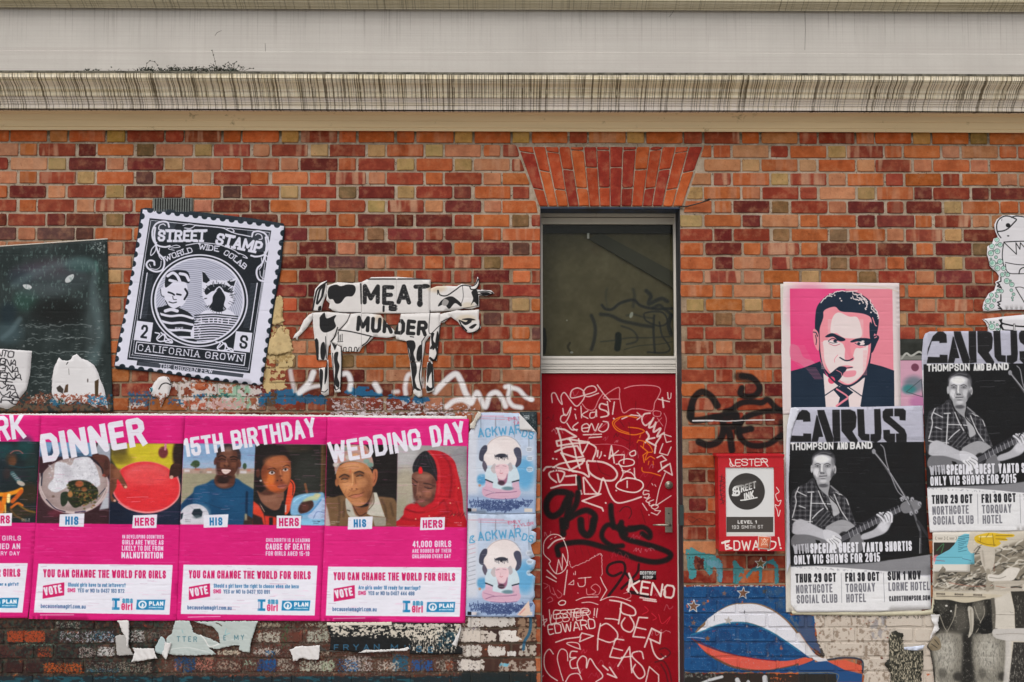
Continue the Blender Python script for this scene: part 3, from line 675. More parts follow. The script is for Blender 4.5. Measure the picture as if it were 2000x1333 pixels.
# transom: sash round glass
tr = empty('transom_window', (0, .16, 0), bld)
D2 = -.165
gx0, gx1, gz0, gz1 = wx(1060.2, D2), wx(1317.8, D2), z_at(696, D2), z_at(438, D2)
sx0, sx1, sz1 = wx(1057.6, D2), wx(1320.2, D2), z_at(425.2, D2)
MB().box((sx0, .165, z_at(437.5, D2)), (sx1, .20, sz1), .003).build('sash_rail', M_fp2, tr)
MB().box((sx0, .166, gz0), (gx0, .20, gz1+.002)).build('sash_stile', M_fp, tr)
MB().box((gx1, .166, gz0), (sx1, .20, gz1+.002)).build('sash_stile', M_fp, tr)
MB().box((sx0, .18, z_at(425.8, D2)), (sx1, .21, z_at(423.2, D2))).build('sash_gap', M_blk, tr)
# glass with its own reflection
gm, nd, lk, b = nmat('window_glass'); nd.remove(b)
trn = nd.new('ShaderNodeBsdfTransparent'); trn.inputs[0].default_value = (.9, .92, .9, 1); gl = nd.new('ShaderNodeBsdfGlossy'); gl.inputs['Roughness'].default_value = .05
fre = nd.new('ShaderNodeFresnel'); fre.inputs[0].default_value = 1.22; mx = nd.new('ShaderNodeMixShader'); lk.new(fre.outputs[0], mx.inputs[0]); lk.new(trn.outputs[0], mx.inputs[1]); lk.new(gl.outputs[0], mx.inputs[2])
lk.new(mx.outputs[0], nd['Material Output'].inputs['Surface'])
MB().box((gx0-.002, .184, gz0-.002), (gx1+.002, .188, gz1+.002)).build('pane', gm, tr)
# painted board behind the pane, sprayed on before it was put up
C = Canvas(1050, 430, 1330, 705, (98, 88, 64), 1.2, -.235).F(1020, 400, 3.92)
C.mottle(.05, 26, 4).mottle(.03, 6, 5)
blu = (34, 38, 42)
C.line([(610,770),(640,800),(690,800),(750,755),(850,730),(900,770),(960,790),(1040,800),(1150,795)], 22, blu, .8, soft=16)
C.line([(600,840),(680,850),(760,890),(850,910),(920,925),(1000,935)], 26, blu, .75, soft=22)
C.line([(530,850),(550,900),(560,960),(550,1040),(530,1110)], 26, blu, .75, soft=20)
C.line([(735,1000),(735,1050),(728,1100)], 50, (16,24,24), .9, soft=16)
C.line([(160,960),(168,1040),(160,1130)], 40, (14,18,18), .85, soft=14)
C.line([(1010,850),(1005,950),(1010,1060),(1015,1130)], 18, blu, .75, soft=12); C.line([(1050,900),(1070,1000),(1110,1060),(1130,1110),(1080,1135),(960,1130)], 14, blu, .7, soft=10)
C.line([(760,930),(840,960),(880,1010),(870,1050),(800,1070)], 16, blu, .55, soft=14); C.line([(600,1050),(700,1040),(820,1020),(960,1020),(1150,1010)], 12, blu, .5, soft=12)
C.line([(850,650),(860,700),(850,780)], 24, blu, .45, soft=24); C.line([(950,660),(985,700),(970,760),(1060,720),(1110,740)], 30, blu, .75, soft=20)
C.line([(1000,790),(1050,770),(1090,800),(1150,850)], 24, blu, .7, soft=16); C.line([(940,830),(1000,820),(1080,830),(1110,900),(1050,930),(950,890),(930,840)], 14, blu, .7, soft=10)
C.line([(1140,850),(1120,920),(1140,990)], 34, blu, .8, soft=14); C.line([(800,850),(850,840),(920,860),(1000,870)], 16, blu, .45, soft=14)
C.line([(650,640),(640,700),(650,790)], 14, blu, .35, soft=30); C.line([(780,1110),(900,1080),(1040,1070),(1150,1050)], 8, blu, .5, soft=6)
C.ell(835,845,14,26,(190,190,180),.8,.4,20); C.ell(342,886,6,6,(190,190,180),.8); C.line([(365,1060),(350,1090),(370,1130)], 18, (30,28,20), .6, soft=10); C.ell(378,1132,14,9,(170,170,170),.8)
C.ell(560,330,40,50,(100,80,56),.3,.9)
def print_mat(name, img, rough=.6, emb=.0012, wr=.0012, spec=.12, ext='EXTEND'):
    m, nd, lk, b = nmat(name); t = nd.new('ShaderNodeTexImage'); t.image = img; t.extension = ext; t.interpolation = 'Cubic'
    uv = nd.new('ShaderNodeUVMap'); lk.new(uv.outputs[0], t.inputs['Vector'])
    geo = nd.new('ShaderNodeNewGeometry'); pos = geo.outputs['Position']
    n = noise(nd, lk, 1.0, pos, 5, .6, (9, 1, 42)); n2 = noise(nd, lk, 260, pos, 3, .7)
    c = mixc(nd, lk, ramp(nd, lk, n2, .3, .7, 0, .03), t.outputs['Color'], (.35, .34, .33))
    lk.new(c, b.inputs['Base Color']); b.inputs['Roughness'].default_value = rough; b.inputs['Specular IOR Level'].default_value = spec
    # bed joints of the brickwork press through thin paper
    h = mth(nd, lk, 'MULTIPLY', n, wr)
    if emb > 0:
        sx = nd.new('ShaderNodeSeparateXYZ'); lk.new(pos, sx.inputs[0])
        wob = mth(nd, lk, 'MULTIPLY', noise(nd, lk, 6, pos, 3), .008)
        q = mth(nd, lk, 'MULTIPLY', mth(nd, lk, 'SUBTRACT', mth(nd, lk, 'ADD', sx.outputs['Z'], wob), row_z(60)+.004), 1.0/CH)
        fr = mth(nd, lk, 'FRACT', q); tri = mth(nd, lk, 'ABSOLUTE', mth(nd, lk, 'SUBTRACT', fr, .5))   # .5 at a joint
        j = ramp(nd, lk, tri, .38, .5, 0, 1); st = ramp(nd, lk, noise(nd, lk, 7, pos, 2), .42, .62, .1, 1)
        h = mth(nd, lk, 'SUBTRACT', h, mth(nd, lk, 'MULTIPLY', mth(nd, lk, 'MULTIPLY', j, st), emb))
    bp = nd.new('ShaderNodeBump'); bp.inputs['Distance'].default_value = 1.0; bp.inputs['Strength'].default_value = 1.0; lk.new(h, bp.inputs['Height']); lk.new(bp.outputs[0], b.inputs['Normal'])
    return m
def canvas_uv(me, C):
    uvl = me.uv_layers.new(name='UVMap'); W_, H_ = C.w/C.R, C.h/C.R
    co = np.empty(len(me.vertices)*3); me.vertices.foreach_get('co', co); co = co.reshape(-1, 3)
    vi = np.empty(len(me.loops), int); me.loops.foreach_get('vertex_index', vi)
    u = (co[vi, 0]-C.X0)/W_; v = 1-(C.Z1-co[vi, 2])/H_
    uvl.data.foreach_set('uv', np.stack([u, v], -1).ravel())
o = MB().box((sx0, .235, z_at(701, -.235)), (sx1, .25, z_at(425, -.235))).build('backing_board', print_mat('board_paint', C.image('board_paint'), .7, 0, .0004), tr); canvas_uv(o.data, C)
M_in = mat('head_shade_dark', (38, 34, 26), .8, .25, 8, .0005, stretch=(1, 1, 8))
MB().box((gx0-.003, .205, z_at(455, -.205)), (gx1+.003, .234, z_at(436, -.205))).build('head_shade_strip', M_in, tr)  # dark strip put in for the shade along the top of the pane
cc = [P3(1020+x/3.92, 400+y/3.92, -.215) for x, y in [(510,262),(600,214),(1160,515),(1160,640)]]
mesh_obj('diagonal_slab', [(p.x, yy, p.z) for yy in (.215, .233) for p in cc], [(3,2,1,0),(4,5,6,7),(0,1,5,4),(1,2,6,5),(2,3,7,6),(3,0,4,7)], mat('diagonal_slab_olive', (62, 58, 42), .8, .15, 6, .0003), tr)  # dark olive diagonal slab between pane and board
MB().box((P3(1147,456,-.2).x, .206, P3(1147,466,-.2).z), (P3(1151,456,-.2).x, .214, P3(1151,455.5,-.2).z)).build('clip', M_fp, tr)  # small pale block added to stand for a highlight
# transom rail between glass and leaf, with its beads
rl = MB()
for ya, yb, yy in ((696, 701, .150), (701.6, 711, .156), (712.2, 715.3, .160), (716.4, 721.5, .156), (722.6, 725.3, .162), (726, 729, .158)):
    rl.box((wx(1057.5, FR), yy, z_at(yb, FR)), (wx(1320.2, FR), .20, z_at(ya, FR)), .0012)
rl.box((wx(1057.5, FR), .168, z_at(729, FR)), (wx(1320.2, FR), .2, z_at(696.5, FR)))
rl.build('transom_rail', M_fp, frame)
# leaf
LD = -.172
door = empty('door', (0, .172, 0), bld)
C = Canvas(1050, 722, 1330, 1420, (142, 0, 22), 1.5, LD)
C.mottle(.035, 60, 3).mottle(.02, 8, 4)
C.F(1050, 725, 4.371)
wt, pk, og, bk = (222,206,198), (214,150,150), (222,120,24), (18,18,18)
L = lambda p, w, c, **k: C.line(p, w*1.12, c, **{'a': .9, **k})
# upper half
L([(740,150),(800,130),(900,122),(1010,130),(1050,160),(1030,220),(1000,270),(980,340),(880,325),(800,325),(730,355),(700,230),(690,140),(560,230),(700,240)], 8, pk, a=.85)
L([(125,270),(120,200),(150,190),(180,250),(210,285),(200,220),(230,185),(280,250),(330,300),(370,270),(400,220),(390,170),(340,145),(290,170),(290,230),(420,200),(500,170),(480,130),(420,140),(390,190),(430,220),(520,190)], 10, wt, a=.85)
L([(510,120),(560,190),(620,260)], 10, wt, a=.85); L([(380,280),(420,325),(480,330),(520,250),(560,190)], 7, pk)
L([(215,320),(225,370),(250,375),(285,310),(270,380),(235,440),(200,430),(200,390),(235,370)], 10, wt); L([(315,325),(325,330)], 9, wt); L([(320,370),(330,410)], 9, wt)
L([(370,300),(375,400)], 9, wt); L([(430,340),(380,375),(430,405)], 9, wt); L([(490,350),(450,360),(450,400),(490,390),(500,330),(505,390)], 9, wt)
L([(590,290),(540,280),(530,320),(590,345),(600,380),(540,395)], 12, wt); L([(595,260),(610,370)], 9, wt); L([(655,265),(640,370)], 10, wt); L([(648,405),(652,408)], 12, wt)
L([(250,445),(290,500),(340,500)], 10, wt); L([(345,440),(300,480),(335,510)], 10, wt); L([(385,490),(440,480),(420,450),(380,470),(385,515),(430,515)], 10, wt); L([(430,520),(460,450),(490,510),(520,450)], 10, wt)
L([(550,450),(520,500),(560,520),(600,490),(600,440),(560,430)], 10, wt); L([(390,545),(545,540)], 10, wt, sm=False); L([(440,570),(545,562)], 10, wt, sm=False)
L([(610,430),(480,530),(430,590),(460,625),(600,625),(720,640),(790,680)], 5, pk, a=.7)
L([(160,490),(230,500),(330,560),(160,600),(170,640),(300,620),(440,610),(250,580)], 15, wt, sm=False); L([(170,490),(200,600),(210,700),(280,840),(330,860)], 15, wt)
L([(150,690),(240,650),(340,640),(390,730),(330,740),(200,700),(250,780),(400,750),(380,790),(270,850)], 15, wt, sm=False); L([(270,580),(310,650),(330,740),(360,830)], 14, wt); L([(350,580),(380,700),(430,620)], 12, wt)
L([(430,610),(500,660),(470,760)], 13, wt); L([(50,850),(80,820),(160,825),(240,840),(380,870),(440,900),(420,780),(460,770),(560,780),(640,820),(680,880),(650,930),(580,935),(500,910),(440,860),(430,800)], 15, wt)
L([(140,820),(200,790),(320,770),(400,770)], 14, wt); L([(160,950),(110,910),(100,870),(160,850),(230,870),(190,950),(170,880)], 14, wt); L([(115,1000),(200,975),(330,970),(330,890),(240,900)], 14, wt, sm=False)
L([(330,900),(375,1050)], 14, wt); L([(350,910),(360,1000)], 34, bk, soft=10); L([(390,910),(400,1050),(540,1050),(380,1110),(550,1170),(560,1195)], 13, wt, sm=False); L([(400,910),(500,1040),(530,1020),(560,915),(620,1060),(680,1125),(780,1110),(885,1075)], 13, wt)
L([(515,680),(510,730)], 13, wt); L([(545,690),(540,720),(525,745)], 10, wt); L([(570,722),(578,724)], 12, wt); L([(130,748),(134,750)], 14, wt); L([(160,752),(164,753)], 12, wt)
L([(610,750),(630,640),(655,785)], 12, wt, sm=False); L([(690,680),(610,745)], 10, wt); L([(625,720),(740,715),(735,790)], 10, wt, sm=False); C.line([(800,690),(830,680),(835,715),(800,725),(785,705)], 10, wt, close=True)
C.line([(700,770),(760,750),(820,765),(815,800),(740,815),(700,800)], 10, wt, close=True); L([(670,795),(700,800),(730,870),(700,940)], 10, wt); L([(720,850),(800,870),(840,920)], 10, wt); L([(825,830),(830,920),(760,910),(710,940)], 10, wt, sm=False); L([(790,840),(740,870)], 9, wt)
C.line([(700,940),(780,915),(880,940),(900,990),(840,1035),(740,1025),(670,990)], 12, wt, close=True); L([(765,940),(765,995)], 11, wt); L([(670,1020),(673,1022)], 12, wt); L([(580,1125),(583,1128)], 13, wt)
L([(1030,240),(1125,262)], 10, wt); L([(1065,230),(1075,310)], 14, wt); L([(1110,185),(1115,235)], 10, wt); L([(1140,190),(1135,230),(1120,240)], 8, wt)
L([(720,410),(800,375),(880,385),(850,355)], 10, wt, sm=False); L([(890,385),(850,415)], 10, wt)
C.line([(1000,340),(1050,350),(1045,385),(1000,385),(985,360)], 6, pk, close=True); L([(1080,360),(1100,420),(1080,520)], 5, pk); L([(1020,400),(1070,470)], 5, pk); L([(1060,400),(1020,440)], 5, pk)
L([(960,360),(910,370),(890,420),(920,465),(970,430)], 13, wt); L([(990,400),(950,480),(990,470),(1010,440),(990,520),(1050,490),(1020,560),(1080,530)], 15, wt); L([(930,520),(950,560),(920,610)], 15, wt); L([(1000,570),(930,590),(1010,640)], 14, wt)
L([(1050,560),(1010,620),(1000,700)], 14, wt, sm=False); L([(1140,560),(1080,540),(1100,610),(1140,600)], 9, wt, sm=False); L([(1140,650),(1110,720),(1040,700),(1070,620)], 9, wt, sm=False)
L([(1020,740),(1060,720),(1100,760),(1050,780),(1060,830),(1110,800)], 11, wt, sm=False); L([(1030,860),(1130,790),(1150,890),(1080,850)], 11, wt, sm=False); L([(1090,870),(1040,1000),(1010,1140)], 8, wt)
L([(850,400),(770,385),(690,400),(640,440),(670,500),(740,530),(820,545),(890,530),(910,510),(860,490),(775,480)], 9, og); L([(780,530),(700,500),(655,450),(700,405)], 7, og)
L([(880,545),(870,570)], 7, og); L([(850,610),(860,590),(910,600),(900,660)], 8, og, sm=False); L([(880,640),(940,690),(900,720),(910,780)], 9, og, sm=False); L([(920,600),(960,640),(980,690),(940,700),(920,760),(960,730),(1000,750)], 8, og); L([(950,770),(945,800)], 7, og); L([(985,770),(990,800)], 7, og)
L([(890,825),(900,860),(970,870),(1050,895)], 8, og)
L([(975,960),(985,975)], 6, wt); L([(1000,970),(1010,985)], 6, wt)
L([(950,1025),(910,1020),(905,1055),(950,1050),(940,1085),(910,1080)], 9, wt); L([(960,1080),(925,1110),(960,1130)], 8, wt); L([(990,1100),(950,1120),(960,1150),(990,1140)], 8, wt); C.line([(970,1160),(1010,1140),(1030,1160),(1000,1180)], 8, wt, close=True)
L([(1000,1190),(1050,1195),(1020,1230),(970,1210)], 8, wt, sm=False); L([(895,1130),(935,1190)], 8, wt); L([(950,1228),(952,1230)], 9, wt); L([(1140,1065),(1010,1150)], 8, wt)
# black spray
S_ = lambda p, w=62, a=.96: C.line(p, w*.9, bk, a=a, soft=24)
S_([(290,1060),(230,1035),(140,1040),(80,1110),(80,1200),(130,1240),(200,1200),(240,1120),(280,1050),(260,1180),(240,1330)])
S_([(345,1040),(330,1130),(270,1250),(330,1220),(420,1190),(490,1240),(470,1333)], 56); S_([(625,1150),(630,1240),(650,1333)], 52); S_([(780,1333),(860,1330)], 30)
L([(700,1200),(740,1160),(790,1170),(800,1220),(780,1260)], 8, bk, a=.5)
for q in ([(780,440),(790,560),(780,700)], [(700,420),(740,480)], [(840,260),(835,320)], [(500,760),(540,860),(620,900)], [(850,620),(850,800)], [(700,560),(780,600)], [(930,1000),(990,900)], [(430,1190),(440,1330)], [(880,1180),(920,1300)]): L(q, 5, (60,6,16), a=.5, soft=5)
# lower half
C.F(1050, 1030, 4.4)
S_([(210,-60),(215,0),(220,60)], 60); S_([(370,-60),(380,30),(430,70),(470,20),(480,-60)], 66); S_([(900,55),(960,90),(960,40),(900,0),(820,20),(760,20),(700,-10)], 50); S_([(180,240),(170,170),(250,140),(400,130),(560,170),(700,210),(850,270),(1000,300),(1110,280),(1140,230),(1040,180),(900,140),(770,105),(720,60),(720,-40)], 52)
S_([(730,160),(640,160),(560,100),(560,30),(620,-20),(760,60)], 46)
K = lambda p, w=22: C.line(p, w, (24,12,16), a=.9, soft=8)
K([(610,590),(700,470),(750,380),(740,310),(680,300),(610,330),(600,390),(650,420),(720,390)]); K([(870,320),(850,400),(720,530)], 20); K([(760,400),(830,470),(900,440)], 24); K([(790,560),(860,570),(950,600)], 30)
L([(90,180),(150,120),(230,95)], 12, wt); C.line([(50,200),(60,120),(120,65),(200,80),(250,180),(260,280),(230,370),(160,400),(100,320),(110,290),(60,240)], 8, wt, close=True); L([(110,105),(125,95)], 6, wt); L([(145,90),(160,80)], 6, wt)
L([(160,400),(180,280),(210,370),(215,230),(260,330)], 8, wt, sm=False); L([(80,370),(160,440)], 10, wt); L([(75,425),(160,470)], 9, wt); L([(255,370),(240,480),(228,580)], 9, wt)
L([(270,290),(290,345),(340,320),(400,300),(470,260),(520,240),(550,235),(555,330),(550,420)], 5, wt, jit=1.2, a=.8); L([(270,490),(310,455),(310,495),(265,492)], 6, wt, sm=False); L([(325,380),(325,410)], 6, wt); L([(310,395),(312,410)], 6, wt)
L([(350,440),(460,430)], 7, wt); L([(410,435),(405,500),(360,510),(345,480)], 7, wt); L([(420,530),(430,580),(500,560),(460,520),(500,490),(540,530),(520,580),(470,580)], 6, pk); L([(540,430),(560,480),(595,540),(540,630)], 8, wt, sm=False); L([(330,630),(400,605),(520,600)], 7, wt); L([(380,650),(450,645),(520,665)], 7, wt); L([(345,565),(347,567)], 7, wt)
L([(540,630),(620,600),(700,605),(800,635)], 7, wt); L([(740,570),(790,560),(800,600),(760,620)], 5, pk)
for i, q in enumerate(([(50,480),(90,500),(60,530)], [(100,500),(110,560)], [(130,520),(150,580),(120,570)], [(170,540),(210,580),(180,610),(150,570)], [(80,620),(110,600),(130,630),(90,650)])): L(q, 5, pk, a=.75)
C.line([(180,650),(210,630),(240,640),(230,665),(195,670)], 9, wt, close=True); L([(45,760),(60,850)], 9, wt); L([(40,800),(80,790)], 8, wt); L([(45,840),(80,800)], 8, wt)
L([(100,710),(115,830),(160,820)], 9, wt); C.text('ESTER', (135,790), (440,770), 75, 9, wt, gap=-.1, cap='smooth', lean=.1); C.text('LESTER', (110,830), (450,790), 78, 7, wt, gap=-.05, cap='smooth', lean=.2); L([(490,700),(485,760)], 9, wt); L([(515,700),(505,760)], 9, wt); L([(480,775),(482,778)], 9, wt); L([(505,770),(507,773)], 9, wt)
C.text('EDWARD', (95,925), (500,870), 85, 10, wt, gap=.12, cap='smooth'); L([(155,990),(240,960),(360,945),(380,910),(480,935),(360,985),(370,945)], 10, wt, sm=False)
L([(135,1090),(100,1050),(60,1100),(60,1200),(100,1270),(170,1320)], 9, wt); L([(260,1150),(250,1070),(200,1050),(170,1120),(190,1220),(220,1320)], 8, wt); L([(370,1050),(310,1030),(250,1000),(290,990),(350,1000),(365,1040)], 8, wt); L([(340,1070),(290,1070),(280,1120),(330,1120),(280,1150),(290,1210),(340,1210)], 10, wt)
L([(365,1255),(340,1170),(380,1110),(420,1130),(420,1210),(450,1130),(500,1200),(560,1280),(500,1330)], 10, wt); L([(240,1330),(280,1270),(350,1260),(380,1310)], 9, wt); L([(560,1190),(605,1230)], 12, wt); L([(620,1205),(680,1295),(600,1262)], 12, wt, sm=False); L([(30,1300),(50,1275)], 6, wt)
C.text('KENO', (770,560), (1170,620), 120, 17, wt, gap=.10, cap='round', sc=1); L([(785,400),(810,480),(770,540)], 16, wt); L([(880,605),(1015,625)], 12, wt); L([(910,625),(1020,640)], 12, wt)
C.ell(1098,565,60,72,(160,8,34),.0); L([(1065,545),(1090,535),(1100,560),(1095,600)], 10, wt)
L([(620,628),(700,640),(760,660),(830,700),(840,750),(800,760),(730,740),(710,700)], 12, wt); L([(720,650),(710,740),(695,830)], 13, wt); L([(580,785),(650,790),(700,800)], 10, wt); L([(790,760),(830,840),(800,900),(740,880),(720,830),(750,780)], 12, wt)
L([(945,780),(870,775),(820,940),(920,950)], 12, wt, sm=False); L([(840,860),(930,880)], 11, wt); L([(920,1030),(980,870),(1060,910),(1050,1000),(960,960)], 13, wt, sm=False); L([(970,970),(1000,1080),(1050,1135),(1100,1110)], 12, wt)
L([(540,830),(520,940),(515,1055)], 11, wt); L([(540,850),(600,830),(680,900),(680,960),(620,990),(525,960)], 11, wt); L([(740,970),(670,960),(620,1115),(720,1130)], 11, wt, sm=False); L([(650,1040),(730,1060)], 10, wt)
L([(690,1195),(790,1030),(810,1250)], 12, wt, sm=False); L([(720,1120),(810,1110)], 10, wt); L([(910,1130),(890,1070),(820,1080),(820,1120),(900,1200),(920,1270),(870,1300),(820,1230),(840,1180)], 11, wt); L([(930,1330),(960,1200),(1040,1270),(1040,1333)], 10, wt, sm=False)
L([(920,680),(950,720),(900,750)], 5, (210,40,60)); L([(980,740),(1020,780),(990,800)], 5, (210,40,60)); L([(1040,750),(1070,830),(1140,770),(1110,830)], 5, (210,40,60))
for q in ([(1050,1050),(1100,1040),(1140,1080),(1100,1120),(1060,1090)], [(1010,1160),(1080,1150),(1130,1230),(1150,1320)], [(1060,1180),(1100,1250),(1120,1330)]): L(q, 12, (60,20,26), a=.6, soft=8)
for k in range(10): L([(300+k*60, 140+k*8), (330+k*60, 230+k*10)], 4, (70,4,16), a=.35)
gd = np.random.default_rng(77)
for k in range(46):      # many faint small tags, scratches and drips
    x, y = gd.uniform(40,1160), gd.uniform(-1150,1290); s_ = gd.uniform(14,46); n_ = int(gd.integers(3,8)); p = [(x+q*s_*.6+gd.normal(0,s_*.2), y+((-1)**q)*s_*gd.uniform(.2,.9)) for q in range(n_)]
    C.line(p, gd.uniform(3,6.5), [(222,206,198),(206,90,100),(80,4,18),(120,0,20),(200,150,146)][k % 5], a=gd.uniform(.25,.7), jit=.6)
for k in range(60):
    x, y = gd.uniform(20,1180), gd.uniform(-1150,1330); C.line([(x,y),(x+gd.normal(0,12),y+gd.uniform(-30,40))], gd.uniform(1.5,3.5), [(90,4,18),(190,60,74),(70,6,16)][k % 3], a=.5)
m_leaf = print_mat('door_paint', C.image('door_paint'), .6, 0, .0002, .08)
lx0, lx1, lz1 = wx(1058.0, LD), wx(1319.6, LD), z_at(729.6, LD)
o = MB().box((lx0, .172, .055), (lx1, .215, lz1), .002).build('door_leaf', m_leaf, door); canvas_uv(o.data, C)
# ironmongery
M_st = mat('worn_steel', (150, 142, 130), .38, .15, 60, .0003, .85); M_st2 = mat('keyway', (40, 38, 36), .5, .1, 30, 0, .5)
def disc(name, c, prof_, m, parent, n=28, axis='y'):
    V = []; F = []
    for r, y in prof_:
        for k in range(n): q = 2*math.pi*k/n; V.append((c[0]+r*math.cos(q), c[1]+y, c[2]+r*math.sin(q)))
    for i in range(len(prof_)-1):
        for k in range(n): F.append((i*n+k, i*n+(k+1) % n, (i+1)*n+(k+1) % n, (i+1)*n+k))
    F.append(tuple((len(prof_)-1)*n+k for k in range(n)))
    return mesh_obj(name, V, F, m, parent, True)
lk_c = P3(1306.2, 947.5, -.172)
lock = disc('deadlock', (lk_c.x, .1715, lk_c.z), [(.0255, 0), (.0255, -.006), (.022, -.011), (.017, -.0125), (.0165, -.016), (.0145, -.018)], M_st, door)
MB().box((lk_c.x-.0012, .1525, lk_c.z-.006), (lk_c.x+.0012, .1538, lk_c.z+.006)).build('keyhole', M_st2, lock)
hp0, hp1 = P3(1299, 1040, -.172), P3(1312.6, 991.5, -.172)
plate = MB().box((hp0.x, .165, hp0.z), (hp1.x, .1716, hp1.z), .0015).build('handle_plate', M_st, door)
lv = P3(1306.2, 1024.5, -.172); le = P3(1273, 1024, -.172)
mb_ = MB(); mb_.tube([(lv.x, .1655, lv.z), (lv.x, .125, lv.z)], .009, 14); mb_.tube([(lv.x+.006, .122, lv.z), (lv.x-.02, .120, lv.z+.001), (lv.x-.06, .121, lv.z+.002), (le.x, .126, le.z)], [.0085, .008, .0065, .0045], 12); mb_.build('lever_handle', M_st, door, True)
kh = P3(1306, 1003, -.172); disc('keyhole', (kh.x, .1652, kh.z), [(.005, 0), (.005, -.0012), (.004, -.0018)], M_st2, plate, 14)
# small sticker on the door
def star_pts(cx, cy, R, r, n=5, rot=-90): return [(cx+(R if k % 2 == 0 else r)*math.cos(R_(rot+k*180/n)), cy+(R if k % 2 == 0 else r)*math.sin(R_(rot+k*180/n))) for k in range(2*n)]
# strike box on the right reveal
gp0, gp1 = P3(1324.5, 1026, -.02), P3(1333.6, 986.5, -.02)
MB().box((DX1-.022, -.006, gp0.z), (DX1+.004, .05, gp1.z), .002).build('strike_box', mat('green_metal', (34, 50, 50), .5, .2, 30, .0004), bld)
# air vent, upper left
vt = empty('air_vent', (P3(337, 400).x, 0, P3(337, 400).z), bld)
va, vb = P3(299, 416), P3(376.5, 387.5); M_v = mat('vent_metal', (98, 102, 98), .6, .2, 40, .0004, .2, dirt=(60, 50, 40), dsc=30, dthr=.6)
MB().box((va.x, -.006, vb.z-.004), (vb.x, .008, vb.z)).box((va.x, -.006, va.z), (vb.x, .008, va.z+.004)).box((va.x, -.006, va.z+.0042), (va.x+.008, .008, vb.z-.0042)).box((vb.x-.008, -.006, va.z+.0042), (vb.x, .008, vb.z-.0042)).build('vent_frame', M_v, vt)
MB().box((va.x+.004, -.0032, va.z+.002), (vb.x-.004, -.0025, vb.z-.002)).build('backing', M_blk, vt)
n = 15
for k in range(n+1):
    x = va.x+.010+(vb.x-va.x-.020)*k/n; MB().box((x-.0036, -.0085, va.z+.0045), (x+.0036, -.0034, vb.z-.0045)).build('slat', M_v, vt)
# frayed cable end poking out at the arch
M_cb = mat('cable_rubber', (26, 24, 22), .6, .2, 40, .0002)
cbl = MB(); pp = [P3(x, y, d) for x, y, d in ((1326,404.5,.004),(1342,403.5,.012),(1356,400,.02),(1370,396,.03),(1384,390.5,.035))]; cbl.tube(pp, [.0045,.0045,.004,.0035,.007], 8)
cbl.tube([pp[-1], pp[-1]+Vector((.012, -.004, .006))], [.008, .003], 8)
tag(cbl.build('cable', M_cb, None, True), 'black frayed cable end sticking out at the lower right corner of the brick arch', 'cable')
# ------------------------------------------------------------------ paint that lies on the brickwork: old plaster, spray, mural, limewash
C = Canvas(0, 560, 2000, 1345, None, 1.0); wp = C
wh = (226, 224, 226)
# --- plaster remnant between stamp and cow
C.F(500, 560, 3.571)
C.patch([(125,100),(185,60),(190,250),(240,330),(262,440),(280,540),(200,600),(210,720),(60,760),(40,640),(60,480),(90,380)], (196,172,124), .30, 26, 5, .95, 14, sharp=14)
C.patch([(100,260),(250,380),(270,520),(140,560),(80,480)], (160,132,84), .48, 14, 8, .8, 14)
# --- old paint under the stamp and along the top of the pink posters
C.F(200, 680, 4.545)
C.patch([(600,250),(1000,290),(1420,330),(1420,560),(700,560),(640,420)], (205,196,192), .40, 30, 11, .85, 26)
C.patch([(1000,320),(1330,310),(1330,540),(1050,560)], (132,176,148), .42, 34, 14, .8, 26)
C.patch([(780,290),(1000,300),(960,370),(790,380)], (170,84,48), .2, 20, 3, .8, 22)
for i, (x0, x1, y0, y1, c) in enumerate([(0,100,420,560,(40,104,130)),(220,470,380,520,(24,88,120)),(580,720,440,520,(24,84,118)),(790,930,400,460,(30,100,140)),(900,1130,400,450,(22,98,96)),(930,1280,440,560,(190,150,146)),(1370,1500,400,520,(24,92,128)),(220,400,480,540,(196,186,182)),(700,940,470,540,(180,96,76))]):
    C.patch([(x0,y0),(x1,y0),(x1,y1),(x0,y1)], c, .40, 16, 20+i, .9, 14, sharp=10)
C.patch([(1360,460),(1500,380),(1690,360),(1760,430),(1720,510),(1560,500),(1440,520)], (26,92,130), .22, 22, 3, .95, 10)
C.patch([(1500,390),(1560,380),(1540,520),(1430,540),(1440,460)], (92,62,40), .3, 14, 9, .9, 8)
C.F(500, 560, 3.571)
C.patch([(260,740),(480,760),(520,830),(330,820),(240,790)], (28,84,116), .22, 20, 6, .95, 10)
C.patch([(600,740),(680,690),(790,700),(850,740),(1000,760),(1180,770),(1250,800),(1100,820),(900,770),(700,775)], (24,90,128), .15, 30, 16, .95, 10)
C.patch([(500,770),(760,760),(900,780),(1200,800),(1540,830),(1540,900),(500,900)], (196,182,184), .48, 12, 31, .85, 14, aspect=(1.6,1))
C.patch([(500,770),(760,780),(1000,800),(1500,850),(1540,900),(500,900)], (86,66,60), .58, 9, 33, .7, 14)
C.patch([(700,760),(860,780),(900,840),(740,850)], (120,40,44), .6, 8, 34, .8, 10)
C.patch([(0,820),(480,860),(480,900),(0,900)], (120,104,84), .45, 12, 35, .8, 10)
C.patch([(600,880),(1480,870),(1480,905),(600,905)], (206,202,206), .5, 14, 36, .9, 6, aspect=(3,1))
C.patch([(900,885),(1480,880),(1480,905),(900,905)], (22,22,24), .62, 8, 37, .9, 4)
